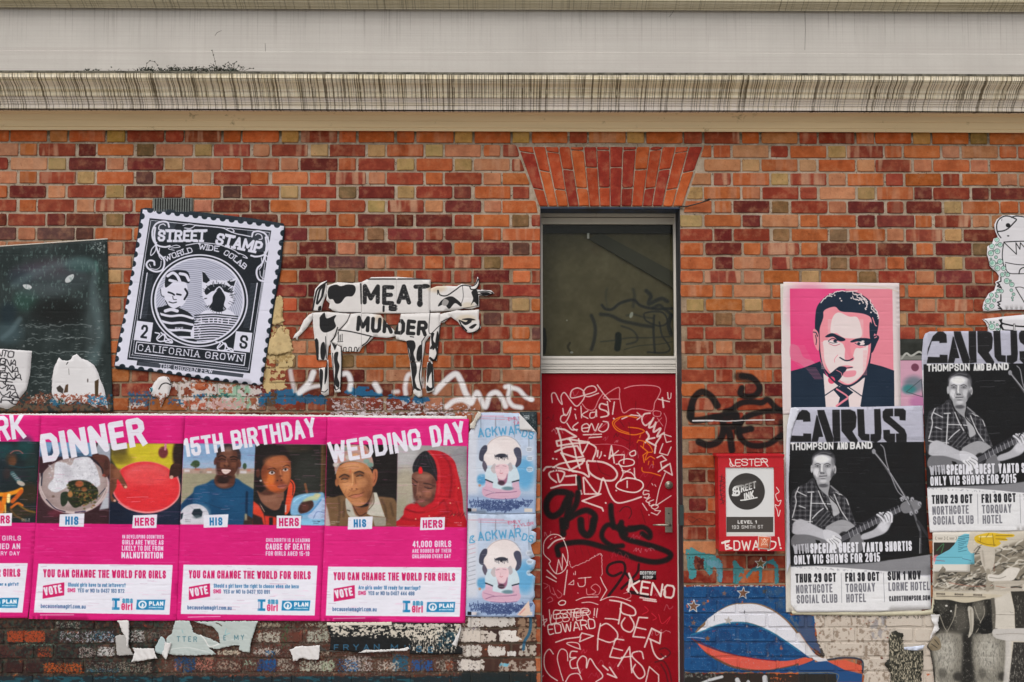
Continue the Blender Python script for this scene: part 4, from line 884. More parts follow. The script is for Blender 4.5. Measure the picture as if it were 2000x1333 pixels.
# white spray tag running behind the cow
sp = lambda p, w=26, a=.9: C.line(p, w*1.15, wh, a=a, soft=20)
sp([(240,590),(250,650),(270,730)], 24, .6); sp([(400,600),(370,670),(300,745)], 34); sp([(300,745),(380,705),(450,690)], 22, .8)
sp([(600,610),(640,610),(660,660),(655,720)], 30); sp([(830,680),(860,730)], 34, .85); sp([(960,735),(990,732)], 22, .7); sp([(1110,610),(1060,620),(1040,700),(1045,750)], 26, .8)
sp([(1250,735),(1310,670),(1390,610),(1430,660),(1460,740),(1500,810)], 34); sp([(1160,640),(1165,700)], 14, .6)
sp([(1330,840),(1380,800),(1440,790),(1500,810),(1540,740),(1570,790),(1600,840),(1630,760),(1680,740),(1720,790),(1740,835)], 30)
sp([(1740,700),(1770,700),(1760,780),(1790,830),(1850,845)], 26); sp([(1770,705),(1830,720),(1880,770),(1925,788)], 26); C.ell(1918,788,20,16,wh,.95,.5)
# --- black SPE tag on the right of the door
C.F(1320, 700, 3.333)
bs = (20, 19, 20); sb = lambda p, w=36, a=.98, sf=14: C.line(p, w*1.3, bs, a=a, soft=sf)
sb([(270,310),(230,250),(170,220),(120,260),(100,330),(105,400),(180,400),(250,385),(300,400),(310,470),(280,540),(210,565),(150,545)], 36); sb([(100,330),(95,380)], 40); sb([(250,385),(330,360),(420,295),(500,285),(560,290),(600,270),(650,320),(690,345)], 30)
sb([(340,390),(390,370),(380,440),(330,450),(350,490),(365,600)], 36); sb([(430,115),(500,130),(545,190),(520,240),(460,250),(420,230),(430,195)], 32); sb([(410,120),(480,130)], 46, .8, 24)
sb([(690,340),(560,350),(450,390),(410,460),(430,530),(500,570),(600,560),(690,500)], 30); sb([(400,480),(480,460),(490,460)], 34); sb([(690,420),(690,540)], 40, .8, 24); sb([(330,350),(380,350),(400,430)], 40, .9)
C.line([(110,408),(200,404),(330,410),(460,404),(640,402)], 7, (220,216,214), a=.9); C.line([(110,408),(240,408)], 10, wh, a=.8)
C.line([(80,1050),(110,1070),(150,1045),(200,1060)], 5, (70,30,24), a=.7); C.line([(80,1030),(120,1040),(160,1070)], 5, (70,30,24), a=.6)
# --- teal letters and mural
C.F(1320, 1060, 4.882)
tl_, tb = (58,136,142), (96,142,160)
C.patch([(85,70),(150,45),(230,90),(350,110),(440,170),(455,260),(440,390),(400,380),(400,260),(360,220),(350,310),(320,320),(270,260),(260,170),(180,120),(170,200),(200,280),(190,340),(130,355),(110,250),(100,140)], tl_, .12, 14, 3, .95, 4)
C.patch([(270,160),(440,170),(450,380),(400,380),(380,240),(290,220)], tb, .3, 14, 5, .9, 6)
C.patch([(530,170),(580,170),(600,210),(660,250),(640,330),(600,400),(540,400),(545,250)], tl_, .12, 14, 6, .95, 4); C.patch([(610,290),(640,290),(640,330),(600,330)], (176,84,48), .1, 9, 6, .9, 3)
C.patch([(660,320),(720,250),(840,190),(930,150),(985,220),(985,400),(945,400),(940,220),(880,200),(830,250),(820,390),(790,390),(790,270),(730,290),(680,350)], (50,128,138), .14, 14, 7, .95, 4)
C.patch([(190,150),(280,140),(270,270),(210,270)], (60,18,20), .4, 16, 8, .8, 10)
mb_ = (22, 74, 124)
C.patch([(60,418),(1040,415),(1100,690),(1330,700),(1320,1245),(60,1240)], mb_, .10, 40, 10, 1, 3)
C.patch([(60,430),(900,430),(1040,600),(1300,700),(1300,1240),(60,1240)], (14, 52, 96), .52, 50, 12, .55, 20)
C.patch([(860,430),(1040,430),(1040,640),(900,600)], (52,80,112), .4, 40, 13, .8, 20); C.patch([(1060,700),(1310,700),(1320,1000),(1200,900)], (78,92,112), .35, 40, 14, .9, 14)
C.poly([(185,855),(270,760),(370,680),(500,600),(640,575),(800,585),(930,640),(1040,720),(1130,810),(1230,940),(1330,1070),(1367,1130),(1300,1110),(1180,1020),(1040,930),(880,840),(700,775),(520,770),(380,800),(270,835)], (128,98,74), sm=True)
C.poly([(200,855),(275,790),(290,745),(380,675),(510,605),(640,585),(780,592),(920,650),(1030,730),(1110,815),(1200,930),(1320,1080),(1367,1125),(1290,1105),(1170,1020),(1030,925),(880,835),(700,765),(520,765),(380,795),(270,838)], (214,214,222), sm=True)
C.line([(150,880),(270,842),(400,790),(540,765),(700,775),(880,842),(1040,940),(1180,1040)], 16, (34,110,146), a=.8, soft=8)
C.line([(110,905),(180,905),(270,915)], 7, (150,160,196))
C.poly([(150,915),(230,965),(400,1030),(640,1090),(860,1120),(1040,1130),(1180,1110),(1300,1100),(1290,1130),(1150,1170),(960,1210),(760,1225),(560,1200),(400,1130),(290,1060),(240,1000)], (104,66,50), sm=True)
C.poly([(215,965),(330,1010),(480,1060),(640,1090),(860,1120),(1040,1130),(1200,1110),(1300,1108),(1200,1145),(1040,1185),(880,1212),(720,1208),(560,1180),(420,1120),(310,1060),(245,1010)], (206,86,72), sm=True)
C.line([(150,915),(300,985),(480,1050),(700,1100),(960,1130)], 8, (120,20,44), a=.8)
for x, y, R, c, ol in [(642,485,52,(112,78,60),1),(168,608,54,(112,78,60),1),(462,486,30,(108,84,80),0),(268,580,28,(108,84,80),0),(168,766,32,(108,84,80),0),(845,466,32,(74,70,70),0),(302,915,32,(118,78,58),0),(500,745,44,(172,166,162),2),(808,200,50,(104,84,54),3)]:
    if ol in (1, 3): C.poly(star_pts(x, y, R*1.3, R*.55, rot=-85), (220,222,226))
    C.poly(star_pts(x, y, R, R*.42, rot=-85), c)
C.line([(655,650),(655,678)], 6, (20,24,30)); C.line([(368,700),(366,750)], 4, (60,64,72)); C.line([(560,924),(620,926)], 5, (200,206,214), a=.7); C.line([(670,926),(850,925)], 3, (200,206,214), a=.5)
C.patch([(80,440),(1000,440),(1300,900),(1300,1230),(80,1230)], (170,184,204), .78, 7, 15, .5, 6)
C.patch([(60,405),(1040,405),(1040,425),(60,425)], (196,190,184), .4, 16, 16, .8, 3)
# below the mural, dark band with white spray
C.patch([(50,1242),(1367,1250),(1367,1345),(50,1345)], (34,36,34), .12, 30, 17, .96, 4); C.patch([(80,1240),(400,1240),(400,1300),(80,1290)], (130,128,122), .5, 18, 18, .7, 10)
sp2 = lambda p, w=30: C.line(p, w, (206,206,210), a=.9, soft=10)
sp2([(240,1345),(330,1310),(440,1280)], 26); sp2([(585,1310),(600,1345)], 44); sp2([(690,1330),(690,1345)], 34); sp2([(850,1290),(855,1345)], 50)
# --- limewashed bricks at lower right
C.F(1560, 1030, 4.4)
cw = (196,186,174)
C.patch([(780,745),(1260,745),(1260,1345),(780,1345)], cw, .14, 40, 28, .95, 5)
C.patch([(125,745),(800,745),(1150,740),(1180,1000),(900,1060),(780,920),(790,1333),(560,1333),(540,1140),(400,1120),(230,1150),(190,1080),(150,940)], cw, .08, 50, 21, .97, 5)
C.patch([(125,745),(800,745),(780,1333),(560,1333),(230,1150),(150,940)], (128,112,98), .58, 24, 22, .7, 12); C.patch([(600,780),(780,760),(780,1000),(600,950)], (142,140,146), .45, 30, 23, .7, 20)
C.patch([(130,745),(1130,745),(1130,790),(130,780)], (70,66,60), .58, 12, 24, .8, 6)
C.patch([(140,900),(220,1080),(220,1140),(120,1090)], (50,46,44), .35, 20, 25, .9, 8)
C.patch([(0,745),(120,745),(150,960),(200,1100),(60,980),(0,930)], (62,78,110), .15, 24, 26, .95, 5)
C.line([(0,930),(60,1020),(120,1100),(180,1140),(230,1150)], 40, (206,204,208), a=.95, soft=5); C.line([(0,900),(90,1020),(180,1100)], 7, (150,98,70), a=.8)
C.poly([(0,1130),(60,1120),(130,1140),(60,1170),(0,1190)], (200,84,64)); C.poly([(255,1150),(400,1140),(540,1190),(550,1250),(420,1240),(290,1190)], (204,88,66)); C.poly([(0,1190),(130,1160),(240,1150),(400,1230),(545,1262),(545,1333),(0,1333)], (30,72,122)); C.line([(250,1140),(400,1125),(540,1145),(552,1250)], 14, (18,36,58), a=.9, soft=6)
C.poly([(0,1262),(320,1262),(330,1345),(0,1345)], (38,38,36)); C.line([(0,1255),(320,1258),(325,1340)], 6, (140,120,84), a=.8)
C.patch([(800,900),(900,920),(900,1050),(1080,1060),(1060,1333),(780,1345),(780,1000)], (32,32,28), .34, 12, 27, .95, 6, aspect=(.7,2.2))
# --- filthy painted bricks below the pink posters
C.F(0, 1200, 6.06)
C.patch([(-20,40),(3300,40),(5700,20),(6350,0),(6350,850),(-20,850)], (50,42,38), .10, 60, 41, .86, 14)
C.patch([(-20,60),(1900,60),(1900,760),(-20,760)], (34,26,26), .38, 40, 42, .85, 20)
C.patch([(-20,60),(2000,60),(2000,760),(-20,760)], (44,66,58), .55, 20, 43, .7, 12)
for i, (x0, y0, x1, y1, c, th) in enumerate([(80,195,535,335,(164,66,34),.25),(510,570,990,715,(176,78,30),.42),(440,390,610,520,(160,62,34),.45),(700,200,1360,340,(176,176,184),.52),(1150,380,1360,500,(196,194,192),.34),(930,380,1130,520,(150,140,134),.42),(1080,180,1360,320,(34,94,126),.58),(1540,190,1720,340,(176,172,168),.4),(640,80,960,180,(150,146,136),.55),(1010,640,1420,700,(40,84,104),.45),(1010,560,1500,700,(120,118,110),.55),(1400,560,1800,700,(140,130,118),.5),(180,340,660,380,(110,140,122),.5),(0,380,160,520,(70,34,32),.4),(30,570,480,710,(52,26,26),.3),(1740,200,1900,300,(110,100,92),.4)]):
    C.patch([(x0,y0),(x1,y0),(x1,y1),(x0,y1)], c, th, 11, 50+i, .92, 8, sharp=5)
C.patch([(-20,730),(6350,730),(6350,850),(-20,850)], (24,40,46), .12, 30, 44, .95, 10); C.patch([(-20,730),(6350,730),(6350,850),(-20,850)], (30,82,96), .58, 30, 45, .8, 8, aspect=(3,1))
C.patch([(1900,60),(5400,60),(5400,740),(1900,740)], (120,108,98), .56, 14, 45, .6, 16); C.patch([(1900,60),(5400,60),(5400,740),(1900,740)], (96,44,34), .60, 18, 46, .7, 16)
C.F(340, 1020, 4.258)
for i, (x0, y0, x1, y1, c, th) in enumerate([(690,830,890,880,(150,140,120),.35),(690,905,890,1005,(176,172,158),.35),(900,910,1080,1000,(96,56,46),.3),(1100,900,1290,1010,(168,170,156),.35),(1080,840,1280,880,(150,150,130),.4),(880,840,960,1060,(58,86,56),.5),(360,1060,560,1110,(190,180,160),.3),(650,1040,880,1110,(180,172,164),.4),(690,1140,860,1250,(24,66,120),.3),(350,1150,560,1240,(150,130,116),.45),(580,1140,680,1200,(140,160,140),.4),(160,1120,330,1240,(176,110,96),.45),(0,1120,180,1260,(22,66,110),.4),(850,1130,1000,1250,(150,140,128),.45),(1040,1150,1320,1250,(176,176,160),.38),(1100,1060,1320,1110,(160,150,134),.4),(750,1060,850,1200,(30,90,140),.55)]):
    C.patch([(x0,y0),(x1,y0),(x1,y1),(x0,y1)], c, th, 10, 80+i, .92, 8, sharp=5)
C.F(620, 1020, 4.26)
for i, (x0, y0, x1, y1, c, th) in enumerate([(0,830,100,1000,(150,150,134),.4),(30,1140,150,1250,(150,160,136),.4),(220,1110,460,1250,(170,160,156),.38),(160,1140,350,1260,(36,92,146),.5),(620,1100,760,1250,(30,84,110),.3),(490,1150,680,1250,(176,166,156),.4),(780,1140,960,1250,(28,78,140),.35),(980,1140,1140,1250,(150,140,130),.42),(1060,1150,1130,1240,(120,60,40),.3),(1160,1150,1360,1250,(190,184,180),.32),(1170,870,1360,1000,(196,188,180),.22),(1170,1020,1360,1130,(190,182,174),.28),(1200,790,1360,870,(170,150,136),.38),(830,1120,1000,1150,(96,36,40),.5),(1270,800,1340,900,(70,60,90),.6),(1040,1110,1360,1140,(120,112,100),.4)]):
    C.patch([(x0,y0),(x1,y0),(x1,y1),(x0,y1)], c, th, 10, 120+i, .92, 8, sharp=5)
C.F(900, 1000, 4.0)
C.patch([(50,820),(430,820),(430,905),(50,905)], (206,200,194), .2, 20, 150, .95, 6); C.patch([(440,830),(590,830),(590,1020),(440,1020)], (150,122,100), .3, 20, 151, .9, 8); C.patch([(0,925),(275,930),(275,1020),(0,1020)], (204,194,184), .2, 20, 152, .95, 6); C.patch([(295,930),(440,925),(430,970),(490,995),(420,1020),(300,1015)], (220,214,208), .1, 20, 153, .98, 4)
C.patch([(40,1040),(165,1040),(165,1130),(40,1130)], (200,194,186), .25, 16, 154, .95, 6); C.patch([(210,1045),(350,1050),(350,1130),(210,1130)], (212,206,200), .2, 16, 155, .95, 5); C.patch([(360,1090),(430,1090),(430,1130),(360,1130)], (216,212,208), .1, 16, 156, .95, 4); C.patch([(455,1040),(590,1040),(590,1130),(455,1130)], (182,172,160), .25, 20, 157, .92, 6)
C.patch([(0,1150),(210,1155),(180,1240),(0,1240)], (210,202,194), .3, 22, 158, .93, 7); C.patch([(300,1160),(590,1160),(590,1250),(300,1250)], (176,160,148), .35, 22, 159, .9, 8)
C.line([(545,820),(545,900),(530,960),(500,1010),(488,1075)], 22, (36,88,120), a=.9, soft=4); C.patch([(300,1185),(380,1185),(370,1215),(300,1205)], (110,176,200), .2, 10, 160, .95, 3); C.patch([(0,1250),(600,1250),(600,1345),(0,1345)], (26,36,38), .1, 26, 161, .95, 6)
# red streaks of old paint at both door edges
# --- connect the paint layer to the brick and mortar materials
wimg = C.image('wall_paint_layer')
for m, ib in wall_mats:
    nd = m.node_tree.nodes; lk = m.node_tree.links; b = nd['Principled BSDF']
    geo = nd.new('ShaderNodeNewGeometry'); mp = nd.new('ShaderNodeSeparateXYZ'); lk.new(geo.outputs['Position'], mp.inputs[0])
    u = mth(nd, lk, 'MULTIPLY', mth(nd, lk, 'SUBTRACT', mp.outputs[0], float(C.X0)), float(C.R/C.w)); v = mth(nd, lk, 'MULTIPLY', mth(nd, lk, 'SUBTRACT', mp.outputs[2], float(C.Z1-C.h/C.R)), float(C.R/C.h))
    cb = nd.new('ShaderNodeCombineXYZ'); lk.new(u, cb.inputs[0]); lk.new(v, cb.inputs[1])
    t = nd.new('ShaderNodeTexImage'); t.image = wimg; t.extension = 'CLIP'; lk.new(cb.outputs[0], t.inputs['Vector'])
    n = noise(nd, lk, 160, geo.outputs['Position'], 4, .7); al = mth(nd, lk, 'MULTIPLY', t.outputs['Alpha'], ramp(nd, lk, n, .74, .62, .45, 1)); 
    if not ib: al = mth(nd, lk, 'MULTIPLY', al, .96)
    pc = mixc(nd, lk, ramp(nd, lk, n, .35, .65, 0, .22), t.outputs['Color'], mixc(nd, lk, 1.0, t.outputs['Color'], (.45, .43, .42), 'MULTIPLY'))
    out = mixc(nd, lk, al, nd['base_out'].outputs[0], pc); lk.new(out, b.inputs['Base Color'])
# ------------------------------------------------------------------ pasted paper: a cut outline gets a fine mesh, its own thickness, ripples and print
def setclip(C, pts):
    if pts is None: C.clip = None; return
    x0, y0, c = C.cov_poly(C.px(pts)); m = np.zeros((C.h, C.w), np.float32)
    ax0, ay0 = max(x0, 0), max(y0, 0); ax1, ay1 = min(x0+c.shape[1], C.w), min(y0+c.shape[0], C.h)
    m[ay0:ay1, ax0:ax1] = c[ay0-y0:ay1-y0, ax0-x0:ax1-x0]; C.clip = m
def sheet(name, C, pts, d, label=None, cat='poster', group=None, parent=None, fr=None, curl=None, step=.03, wav=.0012, th=.0007, m=None, rag=0.0, img=None, rough=.6, emb=.0012, sm=False, seed=1, wr=.0012):
    """pts: outline in photo pixels (or in the frame fr=(x0,y0,scale)); curl(x, z) -> extra metres off the wall"""
    g = np.random.default_rng(seed)
    if fr: pts = [(x/fr[2]+fr[0], y/fr[2]+fr[1]) for x, y in pts]
    p = np.array(pts, float)
    if sm: p = smooth_pts(p, True, 4)
    x, z = W(p[:, 0], p[:, 1], d); o = np.stack([x, z], -1)
    # subdivide the edge, rag it where torn
    e = []
    for a, b in zip(o, np.roll(o, -1, 0)):
        n = max(1, int(np.hypot(*(b-a))/step)) if rag == 0 else max(1, int(np.hypot(*(b-a))/.007))
        for k in range(n): e.append(a+(b-a)*k/n)
    e = np.array(e); n = len(e)
    if rag: e = e+g.normal(0, rag, e.shape)
    x0, z0 = e.min(0); x1, z1 = e.max(0)
    gx, gz = np.meshgrid(np.arange(x0+step/2, x1, step), np.arange(z0+step/2, z1, step)); q = np.stack([gx.ravel(), gz.ravel()], -1)
    # keep inside points not too near the edge
    ins = np.zeros(len(q), bool)
    for a, b in zip(e, np.roll(e, -1, 0)):
        cnd = (a[1] > q[:, 1]) != (b[1] > q[:, 1])
        with np.errstate(divide='ignore', invalid='ignore'): xi = (b[0]-a[0])*(q[:, 1]-a[1])/(b[1]-a[1])+a[0]
        ins ^= cnd & (q[:, 0] < xi)
    dm = np.min(np.hypot(q[:, None, 0]-e[None, :, 0], q[:, None, 1]-e[None, :, 1]), 1) if len(q) and n else np.array([])
    q = q[ins & (dm > step*.35)] if len(q) else q
    allp = np.vstack([e, q]) if len(q) else e
    r = delaunay_2d_cdt([Vector(v) for v in allp], [], [list(range(n))], 1, 1e-6)
    v2 = np.array([v[:] for v in r[0]]); tris = [f for f in r[2] if len(f) == 3]
    ph = g.uniform(0, 6.28, 6)
    dd = d+wav*(np.sin(v2[:, 0]*17+ph[0])*np.sin(v2[:, 1]*13+ph[1])+.5*np.sin(v2[:, 0]*41+ph[2]+v2[:, 1]*23)*np.sin(v2[:, 1]*37+ph[3]))*.5+wav*.5
    if curl is not None: dd = dd+np.array([curl(float(a), float(b)) for a, b in v2])
    V = np.stack([v2[:, 0], -dd, v2[:, 1]], -1)
    F = []
    for f in tris:
        a, b, c = (V[i] for i in f); nn = np.cross(b-a, c-a); F.append(tuple(f) if nn[1] < 0 else tuple(f)[::-1])
    me = bpy.data.meshes.new(name); me.from_pydata(V.tolist(), [], F)
    if m is None: m = print_mat(name+'_print', img or C.image(name+'_print'), rough, emb, wr)
    me.materials.append(m); me.polygons.foreach_set('use_smooth', [True]*len(me.polygons)); me.update()
    if C is not None: canvas_uv(me, C)
    ob = link(bpy.data.objects.new(name, me), parent)
    so = ob.modifiers.new('thickness', 'SOLIDIFY'); so.thickness = th; so.offset = -1
    if label: tag(ob, label, cat, group)
    return ob
M_paper = mat('bare_paper', (208, 206, 206), .7, .05, 30, .0008)
M_paper2 = mat('aged_paper', (196, 190, 180), .7, .07, 30, .0008)
PK, PW, PKT, PBL = (208, 22, 116), (222, 220, 232), (198, 22, 96), (26, 112, 168)

def panel(C, q, line1, phone, rng=(0, 1)):
    """white call-to-action box; q = corners tl, tr, br, bl in photo px"""
    q = np.array(q, float)
    def U(u, v): a = q[0]+(q[1]-q[0])*u; b = q[3]+(q[2]-q[3])*u; return tuple(a+(b-a)*v)
    C.F(); C.poly([U(0,0),U(1,0),U(1,1),U(0,1)], (224, 224, 236))
    C.text('YOU CAN CHANGE THE WORLD FOR GIRLS', U(.045,.275), U(.955,.275), 15.5, 2.7, PKT, gap=.42)
    C.poly([U(.05,.45),U(.205,.375),U(.212,.64),U(.055,.715)], PKT); C.text('VOTE', U(.068,.655), U(.198,.585), 16.5, 3.6, (226,222,232), gap=.28)
    C.text(line1, U(.235,.46), U(.235+.0122*len(line1),.46), 7.6, 1.15, (44,108,160), gap=.35)
    C.text('SMS', U(.235,.575), U(.292,.575), 8, 1.25, PKT, gap=.3); C.text('YES or NO to '+phone, U(.31,.575), U(.655,.575), 7.6, 1.15, (60,96,140), gap=.3)
    C.text('becauseiamagirl.com.au', U(.048,.905), U(.378,.905), 7.8, 1.2, (50,90,140), gap=.3)
    C.text('I', U(.592,.905), U(.638,.905), 20, 4.6, (24,126,178), serif=5)
    C.text('ama', U(.645,.78), U(.722,.78), 11.5, 2.2, (60,140,180), gap=.3); C.text('Girl', U(.642,.92), U(.722,.92), 13, 2.5, (204,40,100), gap=.35)
    C.line([U(.578,.72),U(.58,.9)], 2.2, (150,160,190), sm=False, a=.8)
    C.poly([U(.752,.71),U(.962,.70),U(.958,.905),U(.750,.908)], (20,126,178))
    c0 = U(.795,.805); C.ell(c0[0], c0[1], 8.2, 7.6, (226,230,238), soft=.12); C.ell(c0[0], c0[1], 5.2, 4.6, (20,126,178), soft=.15); C.poly([(c0[0]-3,c0[1]+7),(c0[0]-.5,c0[1]-3.5),(c0[0]+3,c0[1]),(c0[0]+1.5,c0[1]+4)], (226,230,238))
    C.text('PLAN', U(.843,.825), U(.950,.822), 8.6, 2.5, (230,234,240), gap=.25); C.text('INTERNATIONAL', U(.843,.875), U(.950,.872), 2.6, .9, (210,224,236), gap=.3)
def finish_pink(C, seed, x0, x1):
    C.F(); C.mottle(.022, 40, seed).mottle(.02, 3, seed+1, (4, 1))
    # raised wrinkles catch chalky wear, mostly on the flat pink
    C.creases(330, (240, 150, 196), seed+2, .42, 9, 1.2, w=.8); C.creases(150, (120, 8, 66), seed+3, .32, 10, 1.3, w=.8); C.creases(26, (246, 206, 226), seed+4, .5, 20, 3, w=.8)
def worn_text(C, s, p0, p1, h, t, **k): C.text(s, p0, p1, h, t*.78, (226, 214, 230), gap=.36, **k)

# ---- poster 1: ...WORK (only its right part is in view)
C = Canvas(-215, 806, 84, 1212, PK, 1.35)
C.F(0, 800, 5.128)
C.poly([(-1040,322),(410,322),(365,1135),(-1060,1130)], (22,34,38))
for x, y, w, h, c, a in [(60,420,120,90,(24,66,70),.8),(260,380,90,120,(20,70,70),.7),(320,600,70,200,(26,44,42),.8),(120,500,60,70,(74,50,36),.8),(180,640,130,70,(30,40,44),.9),(70,640,40,60,(80,40,34),.6),(300,840,110,110,(54,42,26),.8),(180,1030,200,60,(60,48,26),.7),(-200,600,300,200,(26,40,48),.8),(-500,500,300,160,(60,52,44),.7),(-700,800,260,200,(36,30,28),.8)]:
    C.ell(x, y, w, h, c, a, .8)
C.line([(110,440),(150,415),(200,415),(235,440)], 10, (150,92,88)); C.ell(130,520,40,50,(96,60,38),.8,.6); C.line([(100,560),(220,580),(350,570)], 8, (20,60,70)); C.line([(130,640),(180,700),(230,750)], 44, (60,90,96), soft=10); C.ell(215,740,44,22,(176,166,156),1,.3,20)
for k in range(5): C.line([(120+k*14,650+k*16),(150+k*14,640+k*16)], 4, (200,200,200))
for p, w, c in [([(-20,850),(60,850),(150,830),(220,800)],40,(226,140,30)),([(20,1020),(40,940),(60,860)],50,(220,120,24)),([(90,920),(95,860)],34,(252,230,150)),([(130,920),(170,880),(220,820)],40,(196,90,30)),([(120,980),(180,940),(230,960)],24,(206,104,34)),([(-40,900),(0,960),(-10,1030)],60,(214,110,30)),([(200,960),(280,1010),(360,1030)],16,(120,90,40)),([(60,1030),(60,960)],14,(250,200,90)),([(110,1000),(160,1060),(250,1110)],20,(90,66,36))]: C.line(p, w, c, soft=14)
C.photo(.07, 1, [(-1040,322),(410,322),(365,1135),(-1060,1130)]); C.text('ITS WORK', (-820,420), (268,285), 250, 42, PW, gap=.16)
C.poly([(-110,1045),(128,1036),(122,1165),(-112,1168)], (228,224,234)); C.text('HERS', (-90,1140), (105,1140), 78, 15, PKT, gap=.4)
worn_text(C, 'ONE BILLION GIRLS', (-420,1312), (216,1312), 48, 11); 
for k in range(2): C.text(('Gamar, 13','Rwanda')[k], (222,1102+k*18), (305,1102+k*18), 9, 3, (190,186,180))
C.F(0, 1020, 4.258)
worn_text(C, 'ARE DENIED AN', (-220,224), (172,224), 48, 12); worn_text(C, 'EDUCATION EVERY DAY', (-330,276), (168,276), 34, 8)
panel(C, [(-207,1100),(55.5,1100),(45,1196.5),(-216,1194)], "Is a boy's future worth more than ever a girl's?"[:38], '0437 371 183')
C.F(0, 1020, 4.258); C.text("ever a girl's?", (-30,528), (160,528), 26, 5.5, (44,108,160), gap=.35)
finish_pink(C, 11, -215, 84)
sheet('poster', C, [(-212,808),(82,811.5),(77,900),(70,1020),(62,1150),(54,1207.5),(-214,1208)], .0075, 'pink charity poster cut off by the left picture edge, with WORK and a cooking fire', group='pink charity posters in a row', seed=1)

# ---- poster 2: DINNER
C = Canvas(52, 806, 366, 1216, PK, 1.35); C.F(0, 800, 5.128)
setclip(C, [(406,326),(1112,335),(1096,1146),(370,1138)])
C.rect(360,320,1120,1150,(52,28,34)); C.rect(400,320,930,470,(110,150,186)); C.rect(400,430,900,480,(40,66,90),.7,soft=12); C.poly([(540,320),(600,320),(520,470),(500,470)], (40,70,100))
C.poly([(960,420),(990,340),(1112,340),(1112,560),(1060,500),(1000,450)], (150,156,168)); C.poly([(1000,620),(1060,640),(1100,720),(1096,990),(1000,1005),(1040,900)], (176,178,188), soft=4)
C.ell(745,765,345,275,(196,176,176),1,.03); C.ell(745,752,332,262,(150,132,130),1,.05); C.ell(745,740,300,232,(176,160,158),1,.35); C.ell(560,820,120,160,(140,120,118),.5,.9)
C.line([(405,640),(420,800),(500,930),(620,1010),(760,1030),(900,1000),(1010,900),(1075,780)], 9, (206,190,190)); C.line([(430,640),(420,760)], 12, (30,34,50)); C.line([(470,900),(560,990),(660,1025)], 10, (36,32,50)); C.line([(760,1030),(860,1018)], 12, (36,34,60)); C.line([(980,880),(1060,790)], 8, (40,44,60))
C.poly([(560,540),(640,530),(720,560),(760,490),(900,480),(960,560),(990,640),(1005,760),(900,770),(800,720),(700,760),(640,800),(560,830),(490,790),(500,740),(545,680)], (206,206,214), sm=True)
g = np.random.default_rng(5)
for k in range(220):
    x, y = g.uniform(500,1000), g.uniform(500,820); C.line([(x,y),(x+g.normal(0,9),y+g.normal(0,9))], 7, (232,232,238) if k % 3 else (150,148,160), a=.6)
C.poly([(640,560),(700,580),(740,640),(700,700),(640,660)], (150,146,156), .4, sm=True, soft=14)
C.poly([(700,720),(860,710),(960,770),(990,820),(960,900),(860,940),(760,985),(700,930),(680,880),(700,800)], (34,40,24), sm=True); C.poly([(620,840),(690,830),(680,930),(640,970),(615,940)], (30,42,28), sm=True)
for k in range(150):
    x, y = g.normal(840,80), g.normal(850,60); C.ell(x, y, g.uniform(6,16), g.uniform(5,12), [(60,66,30),(22,26,16),(120,110,60),(84,80,40),(150,90,50)][k % 5], .75, .4)
C.ell(800,745,42,34,(160,84,50),.9,.5); C.ell(850,800,30,24,(140,80,44),.8,.5); C.ell(710,850,26,30,(180,120,70),.9,.5); C.ell(540,870,16,12,(90,70,60),.7)
C.poly([(930,470),(1000,450),(1080,470),(1110,540),(1105,640),(1060,680),(1030,640),(1000,540)], (84,48,40), sm=True); C.line([(920,490),(980,540),(1030,600),(1035,640)], 10, (24,26,36)); C.ell(1045,660,18,14,(150,70,60),.8); C.ell(1070,560,24,60,(60,34,30),.7,.7)
C.ell(560,1040,80,40,(120,40,60),.5,.8)
setclip(C, [(1112,335),(1842,343),(1812,1155),(1096,1146)])
C.rect(1090,330,1850,1160,(30,34,44)); C.poly([(1130,335),(1842,340),(1842,600),(1500,640),(1180,600),(1120,480)], (196,180,40), soft=8); C.ell(1200,420,90,110,(60,48,24),.8,.8); C.ell(1230,500,120,60,(120,104,28),.7,.8); C.ell(1800,450,70,160,(40,26,24),1,.5); C.ell(1640,430,50,60,(96,30,50),.9,.4); C.line([(1665,340),(1660,400)], 22, (196,120,150))
C.rect(1100,940,1830,1150,(18,30,52)); C.ell(1150,1060,160,120,(14,24,44),.8,.6)
C.ell(1470,780,340,255,(226,120,124),1,.03,6); C.ell(1470,774,330,245,(214,44,52),1,.06,6); C.ell(1480,650,230,110,(220,90,92),.9,.5); C.ell(1480,760,260,170,(222,66,70),.7,.6); C.ell(1500,860,260,110,(206,34,44),.6,.6); C.line([(1190,930),(1300,1000),(1470,1028),(1640,1000),(1780,900),(1806,780),(1780,650)], 8, (232,150,150))
C.poly([(1105,560),(1170,580),(1220,650),(1270,740),(1280,780),(1250,790),(1210,730),(1180,700),(1170,780),(1130,860),(1170,910),(1150,925),(1110,880)], (104,62,44), sm=True); C.ell(1180,640,40,60,(150,94,66),.6,.8); C.ell(1264,776,16,14,(214,166,140)); C.ell(1155,912,14,12,(206,160,140)); C.ell(1130,760,24,60,(84,48,38),.6,.7)
C.poly([(1720,560),(1790,540),(1840,600),(1800,660),(1750,680),(1720,690),(1700,670)], (56,32,28), sm=True); C.ell(1722,678,20,18,(206,166,150),1,.3)
C.creases(60, (240,130,130), 77, .5, 14, 1.2)
setclip(C, None); C.photo(.06, 1, [(406,326),(1842,343),(1812,1155),(370,1138)])
C.line([(1112,336),(1100,1146)], 2.5, (150,140,150), a=.7)
C.text('DINNER', (440,535), (1480,355), 285, 60, PW, gap=.2)
C.poly([(605,1050),(852,1040),(845,1175),(598,1172)], (222,222,234)); C.text('HIS', (660,1153), (790,1155), 82, 16, PBL, gap=.5)
